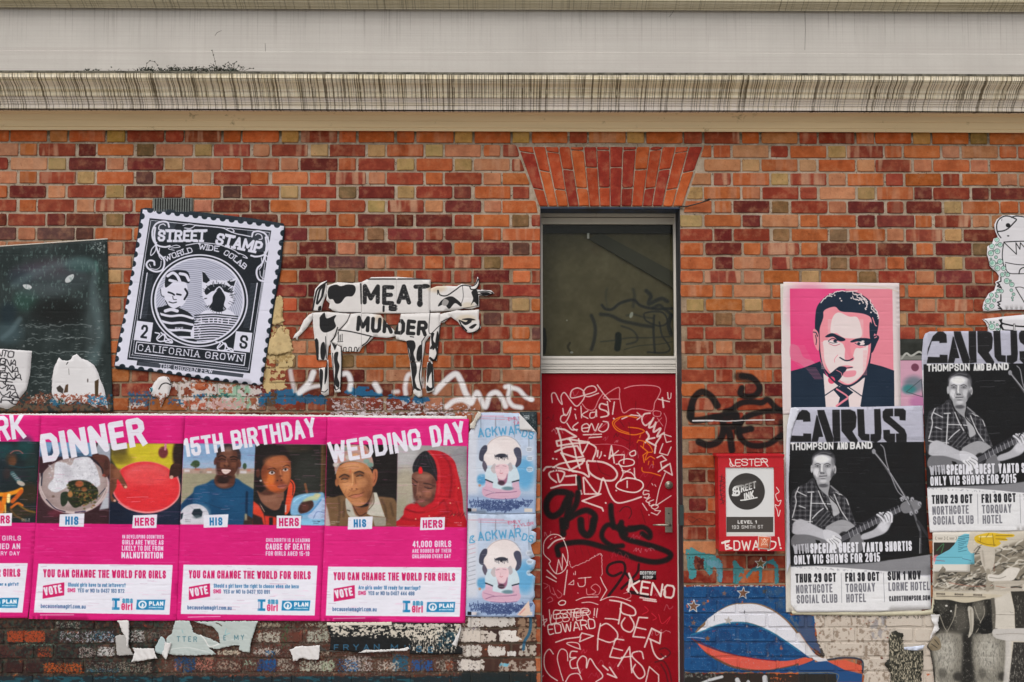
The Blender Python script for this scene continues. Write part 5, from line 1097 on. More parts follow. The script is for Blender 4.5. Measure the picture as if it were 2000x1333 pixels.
C.poly([(1338,1060),(1580,1050),(1572,1185),(1328,1188)], (222,222,234)); C.text('HERS', (1355,1164), (1552,1162), 80, 15, PKT, gap=.4)
C.F(0, 1020, 4.258)
worn_text(C, 'IN DEVELOPING COUNTRIES', (1022,136), (1366,138), 32, 7.5); worn_text(C, 'GIRLS ARE TWICE AS', (1020,186), (1364,188), 40, 9.5); worn_text(C, 'LIKELY TO DIE FROM', (1018,236), (1362,238), 42, 10); worn_text(C, 'MALNUTRITION', (1014,300), (1360,302), 54, 14)
C.line([(340,772),(620,780)], 7, (236,190,214), a=.8, jit=1)
panel(C, [(76.3,1101),(338.2,1103.4),(332.3,1200.4),(67.6,1196.1)], 'Should girls have to eat leftovers?', '0437 183 972')
finish_pink(C, 21, 52, 366)
sheet('poster', C, [(81,811.5),(362,812),(357,900),(352,1020),(348,1150),(345,1213),(200,1212.5),(56,1209),(62,1150),(70,1020),(76,900)], .0088, 'pink charity poster headed DINNER with a full plate beside an empty red plate', group='pink charity posters in a row', seed=2)

# ---- poster 3: 15TH BIRTHDAY
C = Canvas(342, 806, 643, 1218, PK, 1.35); C.F(350, 800, 5.555)
setclip(C, [(52,366),(832,372),(800,1250),(12,1246)])
C.rect(0,360,840,660,(128,160,196)); C.rect(0,560,840,690,(160,178,200),.7,soft=20); C.rect(0,640,840,720,(164,140,128),soft=4); C.rect(0,695,840,1260,(148,142,118),soft=6)
C.ell(185,590,46,40,(52,74,48),1,.3); C.ell(150,600,24,16,(60,84,56)); C.ell(715,615,22,34,(56,78,56)); C.line([(185,600),(185,650)], 6, (60,56,40))
for x, y, w, h, c in [(90,665,60,26,(206,200,204)),(200,650,60,18,(170,96,84)),(330,650,60,26,(176,130,110)),(330,680,50,20,(196,190,186)),(700,680,70,26,(200,196,200)),(760,660,40,20,(176,110,96)),(240,680,30,14,(120,110,100))]: C.rect(x-w/2,y-h/2,x+w/2,y+h/2,c,soft=3)
C.creases(50, (180,172,140), 78, .5, 20, 1.0)
C.poly([(20,1060),(60,990),(150,910),(180,840),(300,800),(390,755),(610,745),(700,800),(800,860),(830,900),(830,1250),(330,1250),(280,1080),(180,1030)], (18,68,106), sm=True, soft=2)
C.poly([(20,1250),(20,1050),(90,960),(170,900),(150,1030)], (16,56,92), soft=4); C.ell(250,960,90,120,(28,86,126),.6,.8); C.ell(560,950,160,140,(26,82,122),.5,.8); C.line([(740,900),(735,1080),(740,1230)], 26, (8,38,66), soft=14); C.line([(280,1010),(420,1060),(540,1090)], 12, (12,50,82), a=.6, soft=10); C.ell(430,1180,120,60,(12,52,86),.6,.8); C.poly([(720,1130),(800,1180),(830,1250),(700,1250)], (50,34,30), soft=4); C.rect(716,1130,740,1200,(150,144,120),soft=4)
C.poly([(385,760),(430,700),(590,700),(612,760),(590,830),(500,860),(420,840),(388,800)], (88,52,42), sm=True, soft=2); C.ell(480,820,60,24,(140,96,80),.6,.8); C.ell(480,770,70,36,(34,22,22),.9,.6)
C.line([(380,780),(400,830),(480,868),(580,848),(615,790)], 8, (14,52,84))
# head
C.poly([(410,500),(420,440),(470,390),(540,372),(620,400),(665,470),(668,560),(640,640),(600,710),(540,748),(480,745),(430,700),(410,620)], (86,50,38), sm=True)
C.poly([(412,500),(425,430),(480,385),(540,370),(620,395),(668,460),(670,540),(640,540),(630,460),(560,440),(470,450),(430,500)], (44,36,40), .95, sm=True, soft=6)
C.ell(400,560,18,44,(80,46,38),1,.3,10); C.ell(655,585,22,46,(96,58,46),1,.3,-10)
C.ell(530,480,60,50,(120,78,62),.7,.8); C.ell(470,600,50,34,(138,84,62),.6,.8); C.ell(600,600,36,34,(120,72,54),.6,.8); C.ell(540,430,50,30,(150,120,110),.5,.9)
C.ell(425,620,26,110,(52,28,24),.6,.8); C.ell(640,640,20,80,(54,30,26),.5,.8); C.ell(500,735,90,26,(40,24,22),.8,.8)
C.line([(430,515),(470,500),(510,520)], 13, (34,20,18), soft=4); C.line([(560,520),(600,510),(640,528)], 12, (34,20,18), soft=4); C.line([(440,542),(470,536),(505,545)], 8, (28,16,14), soft=3); C.line([(565,545),(600,540),(635,550)], 8, (28,16,14), soft=3); C.line([(440,560),(475,566),(505,558)], 5, (60,34,26)); C.line([(570,562),(600,566),(630,560)], 5, (60,34,26))
C.line([(520,540),(515,580)], 8, (120,74,56), soft=6); C.ell(520,606,42,18,(92,52,40),1,.5); C.ell(520,590,18,20,(140,92,70),.7,.8); C.ell(500,612,8,5,(30,16,14)); C.ell(542,614,8,5,(30,16,14))
C.poly([(452,648),(500,640),(575,652),(560,690),(510,712),(470,695)], (70,30,28), sm=True); C.poly([(464,652),(510,648),(566,657),(550,682),(510,702),(476,684)], (222,200,194), sm=True); C.line([(466,668),(510,676),(560,670)], 3, (150,110,104), a=.6); C.line([(440,630),(450,670),(470,700)], 4, (50,28,24), a=.7); C.line([(590,640),(588,670),(570,700)], 4, (50,28,24), a=.7)
# football
C.ell(170,1170,158,145,(196,196,206),1,.03); C.ell(230,1120,110,80,(206,206,216),.6,.8); C.poly([(165,1080),(230,1075),(260,1110),(250,1160),(190,1180),(140,1130)], (24,40,50)); C.ell(200,1165,50,22,(96,110,116),.6,.7); C.poly([(20,1130),(50,1120),(40,1180),(20,1200)], (24,40,50)); C.line([(260,1110),(310,1100)], 4, (140,140,150)); C.line([(165,1080),(130,1050)], 4, (150,150,160)); C.line([(140,1130),(60,1150)], 3, (150,150,160))
C.text('Okoth, 13', (70,1198), (130,1200), 9, 3, (120,120,130)); C.text('Uganda', (70,1218), (130,1220), 9, 3, (120,120,130))
setclip(C, [(832,372),(1603,380),(1584,1258),(798,1250)])
C.rect(790,370,1610,1260,(30,30,26)); C.ell(1400,700,160,220,(44,46,42),.8,.8); C.rect(1540,380,1610,900,(74,54,34),soft=6); C.line([(1560,390),(1545,880)], 16, (90,66,40), soft=8); C.line([(1370,810),(1390,900)], 26, (110,70,46), soft=4); C.ell(1250,420,200,50,(56,46,36),.6,.8)
C.poly([(830,900),(900,760),(1180,740),(1250,800),(1262,900),(1230,1000),(1220,1140),(1060,1160),(1000,1255),(798,1255)], (22,24,26), sm=True)
C.poly([(806,990),(870,1040),(920,1130),(940,1250),(798,1255)], (206,62,40), soft=2); C.poly([(800,1130),(900,1170),(920,1250),(800,1250)], (40,26,28), soft=3); C.poly([(1200,760),(1250,790),(1262,870),(1230,980),(1200,1100),(1150,1140),(1160,1000),(1180,880)], (214,70,40), sm=True); C.line([(1205,770),(1240,820),(1235,930)], 9, (26,26,30)); C.poly([(930,1150),(1060,1170),(1060,1255),(940,1255)], (196,50,38), soft=3); C.rect(980,1170,1020,1255,(26,20,24)); C.line([(1160,1040),(1158,1110)], 14, (200,180,180), soft=4); C.line([(880,1020),(930,1110)], 6, (226,180,150))
C.poly([(850,880),(930,870),(1120,880),(1140,960),(1110,1060),(1050,1100),(960,1060),(880,980)], (128,84,66), sm=True, soft=4); C.ell(990,960,90,50,(150,104,84),.6,.8); C.ell(960,900,90,34,(60,32,24),.7,.8); C.line([(840,900),(900,1030),(1000,1100),(1090,1090),(1130,1000)], 22, (26,24,28), soft=4)
# girl's head
C.poly([(830,640),(828,480),(880,410),(980,382),(1110,395),(1190,470),(1215,600),(1212,760),(1170,860),(1100,910),(1010,890),(930,800),(880,700)], (124,66,40), sm=True)
C.poly([(830,720),(826,470),(870,400),(990,376),(1120,390),(1200,480),(1205,560),(1150,500),(1040,510),(960,560),(900,640),(895,760),(930,860),(880,900),(836,840)], (26,20,20), sm=True, soft=5)
C.ell(1050,570,130,70,(176,104,66),.8,.8); C.ell(1160,700,50,110,(196,116,70),.7,.8); C.ell(980,760,70,90,(206,110,50),.9,.8); C.ell(1040,840,90,50,(196,90,40),.8,.8); C.ell(1110,690,30,60,(150,84,54),.8,.8); C.ell(930,700,40,90,(110,50,30),.6,.8); C.ell(1090,800,60,30,(120,56,38),.6,.8)
C.line([(965,650),(1020,635),(1055,650)], 9, (60,30,20), soft=5); C.line([(1130,625),(1170,605),(1200,615)], 9, (56,28,20), soft=5)
C.poly([(975,685),(1010,665),(1045,685),(1020,705),(990,702)], (206,190,186), sm=True); C.ell(1012,684,13,14,(30,20,20),1,.2); C.line([(972,684),(1010,662),(1048,684)], 6, (36,18,14)); C.line([(975,700),(1010,712),(1040,700)], 3, (90,46,34))
C.poly([(1125,655),(1155,638),(1188,648),(1170,668),(1140,668)], (206,190,186), sm=True); C.ell(1157,652,13,12,(28,18,18),1,.2); C.line([(1122,655),(1155,634),(1190,646)], 6, (36,18,14))
C.line([(1100,660),(1112,720),(1118,750)], 10, (206,128,84), soft=8, a=.7); C.ell(1090,765,36,22,(136,70,48),.8,.6); C.ell(1070,770,10,7,(50,24,20)); C.ell(1112,768,10,7,(60,28,22)); C.ell(1105,722,20,14,(70,36,28),.5,.8)
C.poly([(1065,835),(1100,815),(1160,812),(1180,825),(1140,852),(1090,856)], (150,84,72), sm=True); C.line([(1066,835),(1110,832),(1176,824)], 4, (70,30,28)); C.ell(1120,850,36,10,(186,110,96),.6,.7)
C.ell(890,772,14,10,(200,190,186)); C.ell(860,690,24,50,(90,46,32),.8,.5)
# baby in blue cloth
C.poly([(1215,1140),(1230,980),(1290,930),(1400,910),(1500,905),(1580,930),(1584,1255),(1330,1255),(1330,1150)], (120,170,206), sm=True, soft=2); C.poly([(1330,1010),(1400,975),(1450,990),(1460,1050),(1400,1110),(1320,1130),(1295,1080)], (62,36,32), sm=True, soft=3); C.ell(1370,1060,40,40,(96,52,44),.7,.8)
C.poly([(1340,1000),(1400,950),(1480,930),(1540,920),(1500,980),(1440,985)], (176,186,150), sm=True, soft=2); C.ell(1500,930,36,22,(196,190,140),.8,.5); C.poly([(1400,1160),(1500,1050),(1560,960),(1585,1000),(1584,1180),(1480,1200)], (170,190,222), sm=True, soft=3); C.line([(1330,1140),(1430,1110),(1540,980)], 16, (84,140,190), soft=8); C.line([(1460,1180),(1500,1110),(1580,1120)], 8, (110,130,180), soft=4); C.line([(1250,1000),(1300,960),(1380,930)], 14, (150,200,226), soft=8); C.poly([(1330,1190),(1584,1190),(1584,1258),(1330,1256)], (130,186,220), soft=4)
C.ell(1520,1215,14,6,(40,50,60)); C.text('Celine, 15', (1450,1215), (1510,1215), 8, 3, (60,80,110)); C.text('Rwanda', (1460,1236), (1515,1238), 8, 3, (60,80,110))
setclip(C, None); C.photo(.06, 1, [(52,366),(1603,380),(1584,1258),(12,1246)])
C.poly([(1586,1000),(1608,1020),(1606,1262),(1584,1260)], (160,140,110))
C.text('15TH', (66,520), (500,455), 205, 38, PW, gap=.2); C.text('BIRTHDAY', (588,440), (1500,292), 210, 38, PW, gap=.2)
C.poly([(272,1145),(540,1135),(530,1275),(270,1282)], (222,222,234)); C.text('HIS', (336,1258), (474,1256), 86, 17, PBL, gap=.5)
C.poly([(1062,1150),(1330,1152),(1322,1285),(1060,1288)], (222,222,234)); C.text('HERS', (1088,1266), (1302,1264), 88, 16, PKT, gap=.4)
C.F(340, 1020, 4.258)
worn_text(C, 'CHILDBIRTH IS A LEADING', (768,164), (1132,166), 32, 7.5); worn_text(C, 'CAUSE OF DEATH', (766,228), (1130,230), 52, 12); worn_text(C, 'FOR GIRLS AGED 15-19', (766,278), (1128,280), 38, 9)
C.line([(120,790),(390,793)], 7, (236,190,214), a=.8, jit=1)
panel(C, [(359.5,1102.7),(620.6,1104.5),(615.2,1202),(354.1,1199)], 'Should a girl have the right to choose when she becomes a mother?'[:52], '0437 103 891')
finish_pink(C, 31, 342, 643)
sheet('poster', C, [(362,812),(639.5,814.5),(637,900),(634,1027),(629,1150),(626,1213.5),(480,1212.5),(345,1213),(348,1150),(352,1020),(357,900)], .0102, 'pink charity poster headed 15TH BIRTHDAY with a boy in blue and a young mother', group='pink charity posters in a row', seed=3)

# ---- poster 4: WEDDING DAY
C = Canvas(622, 808, 922, 1222, (212,28,120), 1.35); C.F(630, 800, 5.555)
setclip(C, [(50,375),(818,385),(802,1270),(28,1262)])
C.rect(20,370,830,1280,(24,20,20)); C.rect(20,370,45,980,(84,56,36),soft=6)
C.poly([(28,980),(130,950),(230,930),(300,1000),(400,1100),(500,1100),(560,960),(700,950),(800,1000),(805,1270),(28,1265)], (110,82,56), sm=True, soft=2); C.poly([(28,1000),(60,1080),(90,1260),(28,1262)], (176,160,160), soft=2)
for p in ([(180,960),(190,1100),(170,1260)], [(640,980),(680,1060),(700,1200)], [(240,1000),(230,1160)], [(740,1020),(770,1150)]): C.line(p, 26, (82,60,42), a=.8, soft=14)
C.poly([(255,960),(330,1040),(400,1150),(330,1180),(270,1120)], (176,172,160), sm=True); C.poly([(545,900),(590,900),(680,1165),(520,1150),(470,1120),(500,1040)], (190,186,174)); C.poly([(330,1030),(400,1060),(500,1040),(540,940),(480,1130),(420,1160),(360,1140)], (126,76,50), sm=True, soft=3); C.line([(330,1040),(400,1150),(480,1120)], 10, (60,36,26), soft=5); C.line([(550,900),(560,1010),(500,1090)], 8, (90,76,60), soft=4); C.poly([(540,1160),(690,1170),(690,1260),(570,1265)], (150,144,130)); C.line([(270,1090),(300,1100)], 10, (50,44,40))
# cap
C.poly([(130,590),(150,440),(240,390),(400,385),(480,400),(540,520),(552,620),(480,600),(330,560),(200,590),(150,700)], (176,140,130), sm=True)
for x, y, c in [(170,470,(206,120,110)),(240,430,(120,140,130)),(340,410,(196,160,140)),(430,420,(206,100,80)),(360,500,(206,150,110)),(480,560,(116,150,140)),(520,600,(100,140,130)),(150,600,(200,196,190)),(450,470,(190,110,90)),(280,520,(190,180,170)),(220,540,(210,130,120))]: C.ell(x, y, 36, 26, c, .85, .5)
C.line([(140,700),(180,600),(300,558),(420,570),(540,640)], 10, (150,150,146), a=.8)
# face
C.poly([(150,700),(190,610),(290,565),(420,575),(500,620),(545,700),(550,800),(530,920),(480,1010),(400,1050),(320,1020),(240,930),(190,840),(160,770)], (176,116,74), sm=True)
C.poly([(545,700),(560,650),(595,655),(600,730),(575,810),(545,830)], (170,100,66), sm=True); C.line([(575,680),(580,740),(560,790)], 8, (110,56,38), soft=4); C.ell(160,790,22,46,(160,100,66),1,.4)
C.ell(480,850,70,150,(120,72,46),.7,.8); C.ell(330,620,110,46,(206,148,104),.8,.8); C.ell(270,830,60,60,(206,146,100),.7,.8); C.ell(430,790,60,60,(196,136,92),.6,.8); C.ell(370,1010,70,36,(190,130,90),.6,.8); C.ell(520,960,40,80,(90,54,36),.6,.8); C.ell(250,730,60,34,(110,66,44),.8,.7); C.ell(400,700,62,32,(100,60,40),.8,.7)
C.line([(185,735),(240,705),(290,725)], 12, (50,36,30), soft=6); C.line([(350,690),(400,672),(450,690)], 12, (44,32,28), soft=6)
C.line([(205,760),(240,748),(278,756)], 7, (40,26,22)); C.ell(243,757,12,6,(120,110,100)); C.line([(370,728),(410,712),(445,722)], 7, (36,24,20)); C.ell(408,722,13,6,(120,110,104)); C.line([(210,785),(250,790),(285,775)], 4, (110,66,44)); C.line([(370,750),(415,750),(455,735)], 4, (110,66,44))
C.line([(330,700),(330,780),(320,840)], 14, (216,160,114), soft=10, a=.8); C.line([(355,740),(365,800)], 8, (130,80,52), soft=6); C.ell(345,850,50,24,(190,126,84),1,.6); C.ell(322,862,10,6,(80,44,32)); C.ell(372,860,10,6,(80,44,32)); C.line([(290,870),(340,885),(395,860)], 6, (130,76,52), soft=3); C.ell(305,670,10,26,(190,90,60),.6,.7)
C.line([(285,945),(340,925),(400,918),(455,895)], 7, (90,44,36)); C.ell(380,938,70,14,(186,112,90),.9,.6,-10); C.line([(300,955),(380,962),(440,930)], 5, (130,80,60), soft=3)
for p in ([(200,640),(300,620),(400,625)], [(220,660),(300,645),(380,650)], [(460,840),(490,900),(490,960)], [(480,820),(515,880)], [(260,860),(240,920)], [(300,900),(270,940)], [(310,1000),(370,990),(420,1000)], [(500,700),(530,760)], [(470,930),(460,1000)]): C.line(p, 4, (118,70,46), a=.7, soft=2)
C.text('Laxman Gopal', (95,1220), (185,1222), 8, 3, (190,190,180)); C.text('Nepal', (95,1240), (140,1242), 8, 3, (190,190,180))
setclip(C, [(818,385),(1568,398),(1565,1278),(802,1270)])
C.rect(800,380,1600,1280,(150,146,146)); C.ell(880,500,160,160,(176,174,176),.8,.8); C.ell(900,830,140,220,(168,158,136),.8,.9); C.ell(1500,500,120,120,(130,130,136),.7,.8); C.ell(860,1080,120,120,(150,146,120),.7,.8)
C.poly([(806,1265),(840,1190),(880,1140),(920,1060),(1010,1010),(1040,800),(1010,640),(1050,520),(1130,450),(1240,446),(1340,480),(1430,560),(1470,700),(1500,820),(1520,950),(1530,1100),(1560,1200),(1570,1280)], (176,20,34), sm=True)
C.poly([(978,640),(1000,560),(1060,480),(1130,450),(1200,520),(1240,640),(1245,780),(1180,720),(1080,680),(1000,700)], (30,30,34), sm=True)
C.poly([(970,750),(985,690),(1060,670),(1160,690),(1225,760),(1235,860),(1200,980),(1120,1045),(1070,1050),(1020,1000),(985,900)], (112,70,58), sm=True)
C.ell(1090,740,80,40,(136,92,78),.8,.8); C.ell(1140,890,60,60,(140,88,72),.7,.8); C.ell(1010,940,30,60,(80,46,40),.7,.8); C.ell(1180,960,50,60,(76,42,36),.7,.8); C.ell(1050,920,26,30,(156,106,88),.8,.8)
C.poly([(1045,640),(1070,620),(1088,660),(1080,695),(1045,690)], (220,30,40), sm=True); C.line([(975,745),(1010,775),(1030,790)], 9, (40,24,24), soft=4); C.line([(1100,800),(1160,810),(1215,830)], 10, (40,24,24), soft=5)
C.line([(975,800),(1000,820),(1015,825)], 8, (30,18,20)); C.line([(1110,840),(1150,858),(1190,852)], 9, (28,16,18)); C.ell(1140,846,26,10,(76,48,44),.8,.5); C.line([(1040,800),(1030,880),(1020,920)], 9, (150,100,84), soft=7, a=.8); C.ell(1045,938,32,20,(124,78,62),.9,.6); C.ell(1060,948,9,6,(48,26,24)); C.ell(1026,945,7,5,(48,26,24))
C.line([(1025,975),(1070,985),(1125,985)], 6, (60,28,28)); C.ell(1075,990,44,14,(150,84,80),.8,.6); C.ell(1090,1045,30,16,(90,54,44),.7,.8)
C.poly([(980,1020),(1080,1070),(1200,1000),(1245,860),(1250,700),(1330,900),(1300,1100),(1100,1180),(900,1160),(900,1060)], (186,22,36), sm=True, soft=4)
C.ell(1010,1010,30,12,(90,50,44),.7,.6); C.ell(1000,880,24,50,(70,38,34),.55,.8); C.ell(1100,720,90,24,(150,104,86),.5,.8); C.ell(1150,920,40,44,(156,98,76),.7,.8); C.ell(1205,800,26,60,(84,48,42),.7,.8)
for q, w in (([(1060,500),(1030,580),(1000,660)],5), ([(1120,470),(1150,560),(1215,680)],5), ([(1160,500),(1200,600),(1235,720)],6), ([(1090,480),(1080,560)],4)): C.line(q, w, (66,66,72), a=.7, soft=3)
for k in range(34):
    y = 480+k*24; C.line([(1190+k*2,y),(1290+k*4,y+12),(1400+k*3,y+6)], 3, (130,8,24) if k % 2 else (206,44,56), a=.4, soft=3)
for p, w, c, a in [([(1160,460),(1240,560),(1270,720),(1260,900)],26,(206,60,60),.6),([(1300,480),(1380,600),(1400,780),(1380,950)],22,(130,10,24),.7),([(1420,600),(1460,760),(1450,950),(1480,1100)],30,(206,40,48),.5),([(900,1080),(1050,1120),(1200,1080),(1320,980)],18,(120,8,20),.7),([(860,1180),(1000,1200),(1200,1180),(1400,1100)],22,(130,10,24),.6),([(1330,1000),(1360,1100),(1340,1260)],24,(140,12,26),.6),([(1260,1000),(1240,1060),(1120,1110)],14,(214,50,56),.6),([(1450,1000),(1500,1180)],16,(120,8,20),.5)]: C.line(p, w, c, a=a, soft=w*.7)
g = np.random.default_rng(8)
for k in range(60):
    x = 1250+g.uniform(0,260); y = g.uniform(650,1240); C.ell(x, y, 5, 4, (110,20,24), .6)
for x, y in ((1475,852),(1387,1015),(1425,1143),(1158,1155),(1012,1187)): C.ell(x, y, 8, 8, (220,190,140))
for k in range(16): C.line([(1380+k*11,1160-(k%4)*10),(1392+k*11,1140-(k%3)*14)], 5, (70,10,20), a=.7)
C.text('Nisha, 15', (1430,1230), (1510,1232), 8, 3, (226,190,190)); C.text('Nepal', (1465,1256), (1508,1258), 8, 3, (226,190,190))
setclip(C, None); C.photo(.06, 1, [(50,375),(1568,398),(1565,1278),(28,1262)])
C.text('WEDDING', (90,588), (1085,432), 232, 42, PW, gap=.16); C.text('DAY', (1190,412), (1560,352), 232, 42, PW, gap=.14)
C.poly([(282,1168),(548,1158),(540,1295),(276,1302)], (222,222,234)); C.text('HIS', (342,1278), (476,1275), 86, 17, PBL, gap=.5)
C.poly([(1066,1172),(1330,1165),(1324,1302),(1058,1308)], (222,222,234)); C.text('HERS', (1090,1285), (1302,1282), 86, 16, PKT, gap=.4)
C.F(620, 1020, 4.26)
worn_text(C, '41,000 GIRLS', (792,208), (1114,206), 54, 13); worn_text(C, 'ARE ROBBED OF THEIR', (790,254), (1114,252), 32, 8); worn_text(C, 'CHILDHOOD EVERY DAY', (790,300), (1110,298), 34, 8)
C.line([(135,802),(400,806)], 7, (236,190,214), a=.8, jit=1)
panel(C, [(641.6,1106.4),(901.7,1108),(898.2,1204.3),(636.9,1202)], 'Are girls under 18 ready for marriage?', '0407 444 488')
finish_pink(C, 41, 622, 922)
sheet('poster', C, [(639.5,814.5),(780,817),(916,818.5),(914,900),(912.5,1030),(911,1130),(908.5,1217.5),(760,1216),(626,1213.5),(629,1150),(634,1027),(637,900)], .0116, 'pink charity poster headed WEDDING DAY with an old man and a girl in red', group='pink charity posters in a row', seed=4)
# pale edge of the older posters beneath, showing as a thin line above the pink ones
sheet('paper_strip', None, [(-60,808.5),(300,808),(640,811),(912,813),(915,822),(640,820),(360,818),(-60,816)], .0058, 'thin white torn edge of older paper showing just above the row of pink posters', 'paper', m=M_paper, rag=.0016, seed=5)
# ------------------------------------------------------------------ left half: dark painted sheet, scribbled sheet, torn white sheet
C = Canvas(-130, 462, 222, 812, (36, 46, 46), 1.3).F(0, 450, 3.508)
C.mottle(.05, 40, 3).mottle(.04, 7, 6, (1, 2.4))
for x, y, w, h, c, a in [(380,270,210,80,(72,62,72),.7),(200,290,130,60,(66,60,74),.6),(560,240,120,60,(56,88,86),.7),(380,350,300,70,(62,72,76),.6),(180,480,90,80,(40,78,66),.6),(400,560,190,110,(14,18,18),.9),(650,600,60,200,(78,90,92),.55),(60,700,110,90,(60,80,86),.7),(300,420,180,50,(84,94,98),.4),(60,570,60,80,(22,38,46),.8),(700,330,40,80,(24,40,36),.8),(640,860,60,70,(80,96,98),.6),(140,330,90,60,(40,52,60),.6)]: C.ell(x, y, w, h, c, a, .95)
C.line([(100,380),(250,290),(450,230),(600,220),(660,290),(640,420),(670,600),(690,740),(640,900)], 50, (88,108,110), a=.45, soft=46); C.line([(660,220),(670,280)], 20, (70,120,110), a=.4, soft=16); C.line([(20,740),(80,690),(140,610)], 34, (92,112,118), a=.5, soft=26)
C.poly([(160,376),(200,374),(222,392),(205,407),(175,400)], (188,192,194), sm=True); C.poly([(450,340),(470,315),(505,303),(508,325),(485,355),(455,360)], (188,192,194), sm=True)
C.patch([(180,600),(700,600),(740,1150),(0,1150),(0,800)], (150,156,156), .72, 12, 8, .55, 20, aspect=(2.5,.6)); C.patch([(600,70),(735,70),(735,170),(600,150)], (176,184,182), .6, 9, 9, .7, 10); C.patch([(0,120),(730,70),(730,560),(0,560)], (104,128,124), .68, 16, 10, .5, 20, aspect=(.7,1.6))
for y in (655, 745, 840, 940, 1040): C.creases(1); C.line([(120+y*.1,y),(300,y+5),(480,y-4),(640,y+4)], 6, (150,158,158), a=.45, soft=5, jit=2)
C.patch([(200,1110),(760,1110),(770,1250),(0,1250),(0,1150)], (120,60,40), .45, 16, 12, .8, 10); C.patch([(340,1140),(780,1130),(780,1200),(340,1210)], (34,100,136), .5, 20, 13, .85, 8); C.patch([(200,1130),(500,1110),(500,1190),(210,1190)], (196,186,176), .58, 8, 14, .8, 6); C.patch([(0,1190),(770,1190),(770,1250),(0,1250)], (96,80,62), .45, 20, 16, .8, 8)
sheet('poster', C, [(-120,491),(0,482),(120,474.5),(209.5,467.5),(212,560),(216,660),(219,760),(221,804),(100,806),(-120,806)], .0068, 'large dark green-black hand painted sheet with two pale eye shapes, at the left picture edge', seed=21, emb=.0012)
sheet('paper_strip', None, [(-120,489.5),(0,480.5),(209.5,466),(211,467.8),(0,482.4),(-120,491.4)], .0078, 'thin pale top edge of the large dark painted sheet at the left', 'paper', m=M_paper2, seed=22)
C = Canvas(-90, 678, 66, 796, (206, 204, 206), 1.6).F(0, 450, 3.508); C.mottle(.03, 20, 2)
for i, (y, s) in enumerate([(880,'KRONT:'),(935,'SHKRGNA'),(985,'HKRGNA'),(1030,'AKRGNA'),(1070,'HARE'),(1112,'RAMA'),(1160,'RAMA'),(1200,'HARE')]): C.text(s, (-150,y-30), (95+(i%4)*20,y-4), 46, 6.5, (38,36,40), gap=-.05, cap='smooth', lean=.15, rough=3)
sheet('poster', C, [(-90,683),(0,681.5),(62.5,686),(59,730),(52,762),(41,775),(30,792),(14,800),(-20,790),(-90,796)], .0082, 'white sheet filled with black marker scrawl over the dark painted sheet', 'poster', rag=.0006, seed=23)
C = Canvas(98, 688, 210, 804, (212, 210, 212), 1.6).F(0, 450, 3.508); C.mottle(.02, 20, 2)
C.patch([(350,1115),(720,1115),(740,1230),(350,1230)], (140,70,50), .45, 11, 3, .9, 8); C.patch([(600,1130),(760,1130),(760,1200),(600,1200)], (40,110,150), .4, 12, 4, .85, 5); C.patch([(340,1150),(440,1150),(440,1220),(340,1220)], (34,96,84), .45, 12, 5, .85, 5)
C.poly([(390,1080),(415,1062),(440,1090),(435,1120),(400,1105)], (60,54,50)); C.poly([(440,1115),(455,1060),(472,1055),(470,1110)], (80,60,44)); C.poly([(652,1035),(680,1020),(676,1140),(655,1135)], (70,54,34)); C.line([(470,905),(460,920)], 6, (60,60,60)); C.line([(475,950),(478,990)], 4, (120,120,120)); C.ell(605,1030,5,14,(90,80,80)); C.line([(395,900),(370,960),(360,1080)], 4, (170,166,170))
sheet('torn_paper', C, [(404,872),(425,890),(465,896),(488,885),(498,862),(525,848),(560,880),(600,892),(645,925),(668,965),(690,1030),(708,1070),(724,1130),(735,1180),(742,1225),(700,1200),(660,1215),(600,1190),(560,1185),(520,1170),(470,1200),(440,1170),(400,1190),(355,1130),(356,1020),(370,940)], .0084, 'white torn jacket-shaped paper over the lower right of the dark painted sheet', 'paper', fr=(0,450,3.508), rag=.0007, seed=24)

# ------------------------------------------------------------------ the big stamp
C = Canvas(215, 400, 562, 758, (28, 40, 50), 2.0).F(210, 380, 3.508)
ink, pap = (24, 30, 38), (212, 212, 228)
TL, TR, BR, BL = np.array((262.,122.)), np.array((1192.,232.)), np.array((1042.,1300.)), np.array((75.,1162.))
def SQ(u, v): a = TL+(TR-TL)*u; b = BL+(BR-BL)*u; return tuple(a+(b-a)*v)
C.poly([SQ(-.02,-.014),SQ(1.02,-.014),SQ(1.02,1.014),SQ(-.02,1.014)], pap)
for k in range(15):
    for v in (-.017, 1.017): p = SQ((k+.5)/15, v); C.ell(p[0], p[1], 22, 22, (28,40,50), soft=.1)
for k in range(16):
    for u in (-.021, 1.021): p = SQ(u, (k+.5)/16); C.ell(p[0], p[1], 22, 22, (28,40,50), soft=.1)
C.F(210,380,3.508)
quad = lambda a, b, c, d, col, **k: C.poly([a, b, c, d], col, **k)
quad((292,165),(1124,250),(978,1226),(138,1132), ink)
C.line([(300,180),(1112,262),(968,1206),(152,1116),(300,180)], 4, pap, sm=False)
C.line([(262,430),(175,1100)], 3, pap, sm=False); C.line([(1078,520),(985,1190)], 4, pap, sm=False); C.line([(275,540),(228,850)], 7, pap, sm=False); C.line([(1028,610),(980,930)], 7, pap, sm=False)
for k in range(20):
    t = k/19; C.line([(300+t*3-40*0,182+k*6.2),(420+60*(1-t),194+k*6.2)], 1.6, (120,128,142), sm=False); C.line([(960,250+k*7),(1106,264+k*7)], 1.6, (120,128,142), sm=False)
for k in range(34): C.line([(280-k*1.6,548+k*9),(316-k*1.4,552+k*9)], 1.6, (110,118,132), sm=False); C.line([(985-k*1.6,612+k*9),(1022-k*1.5,616+k*9)], 1.6, (110,118,132), sm=False)
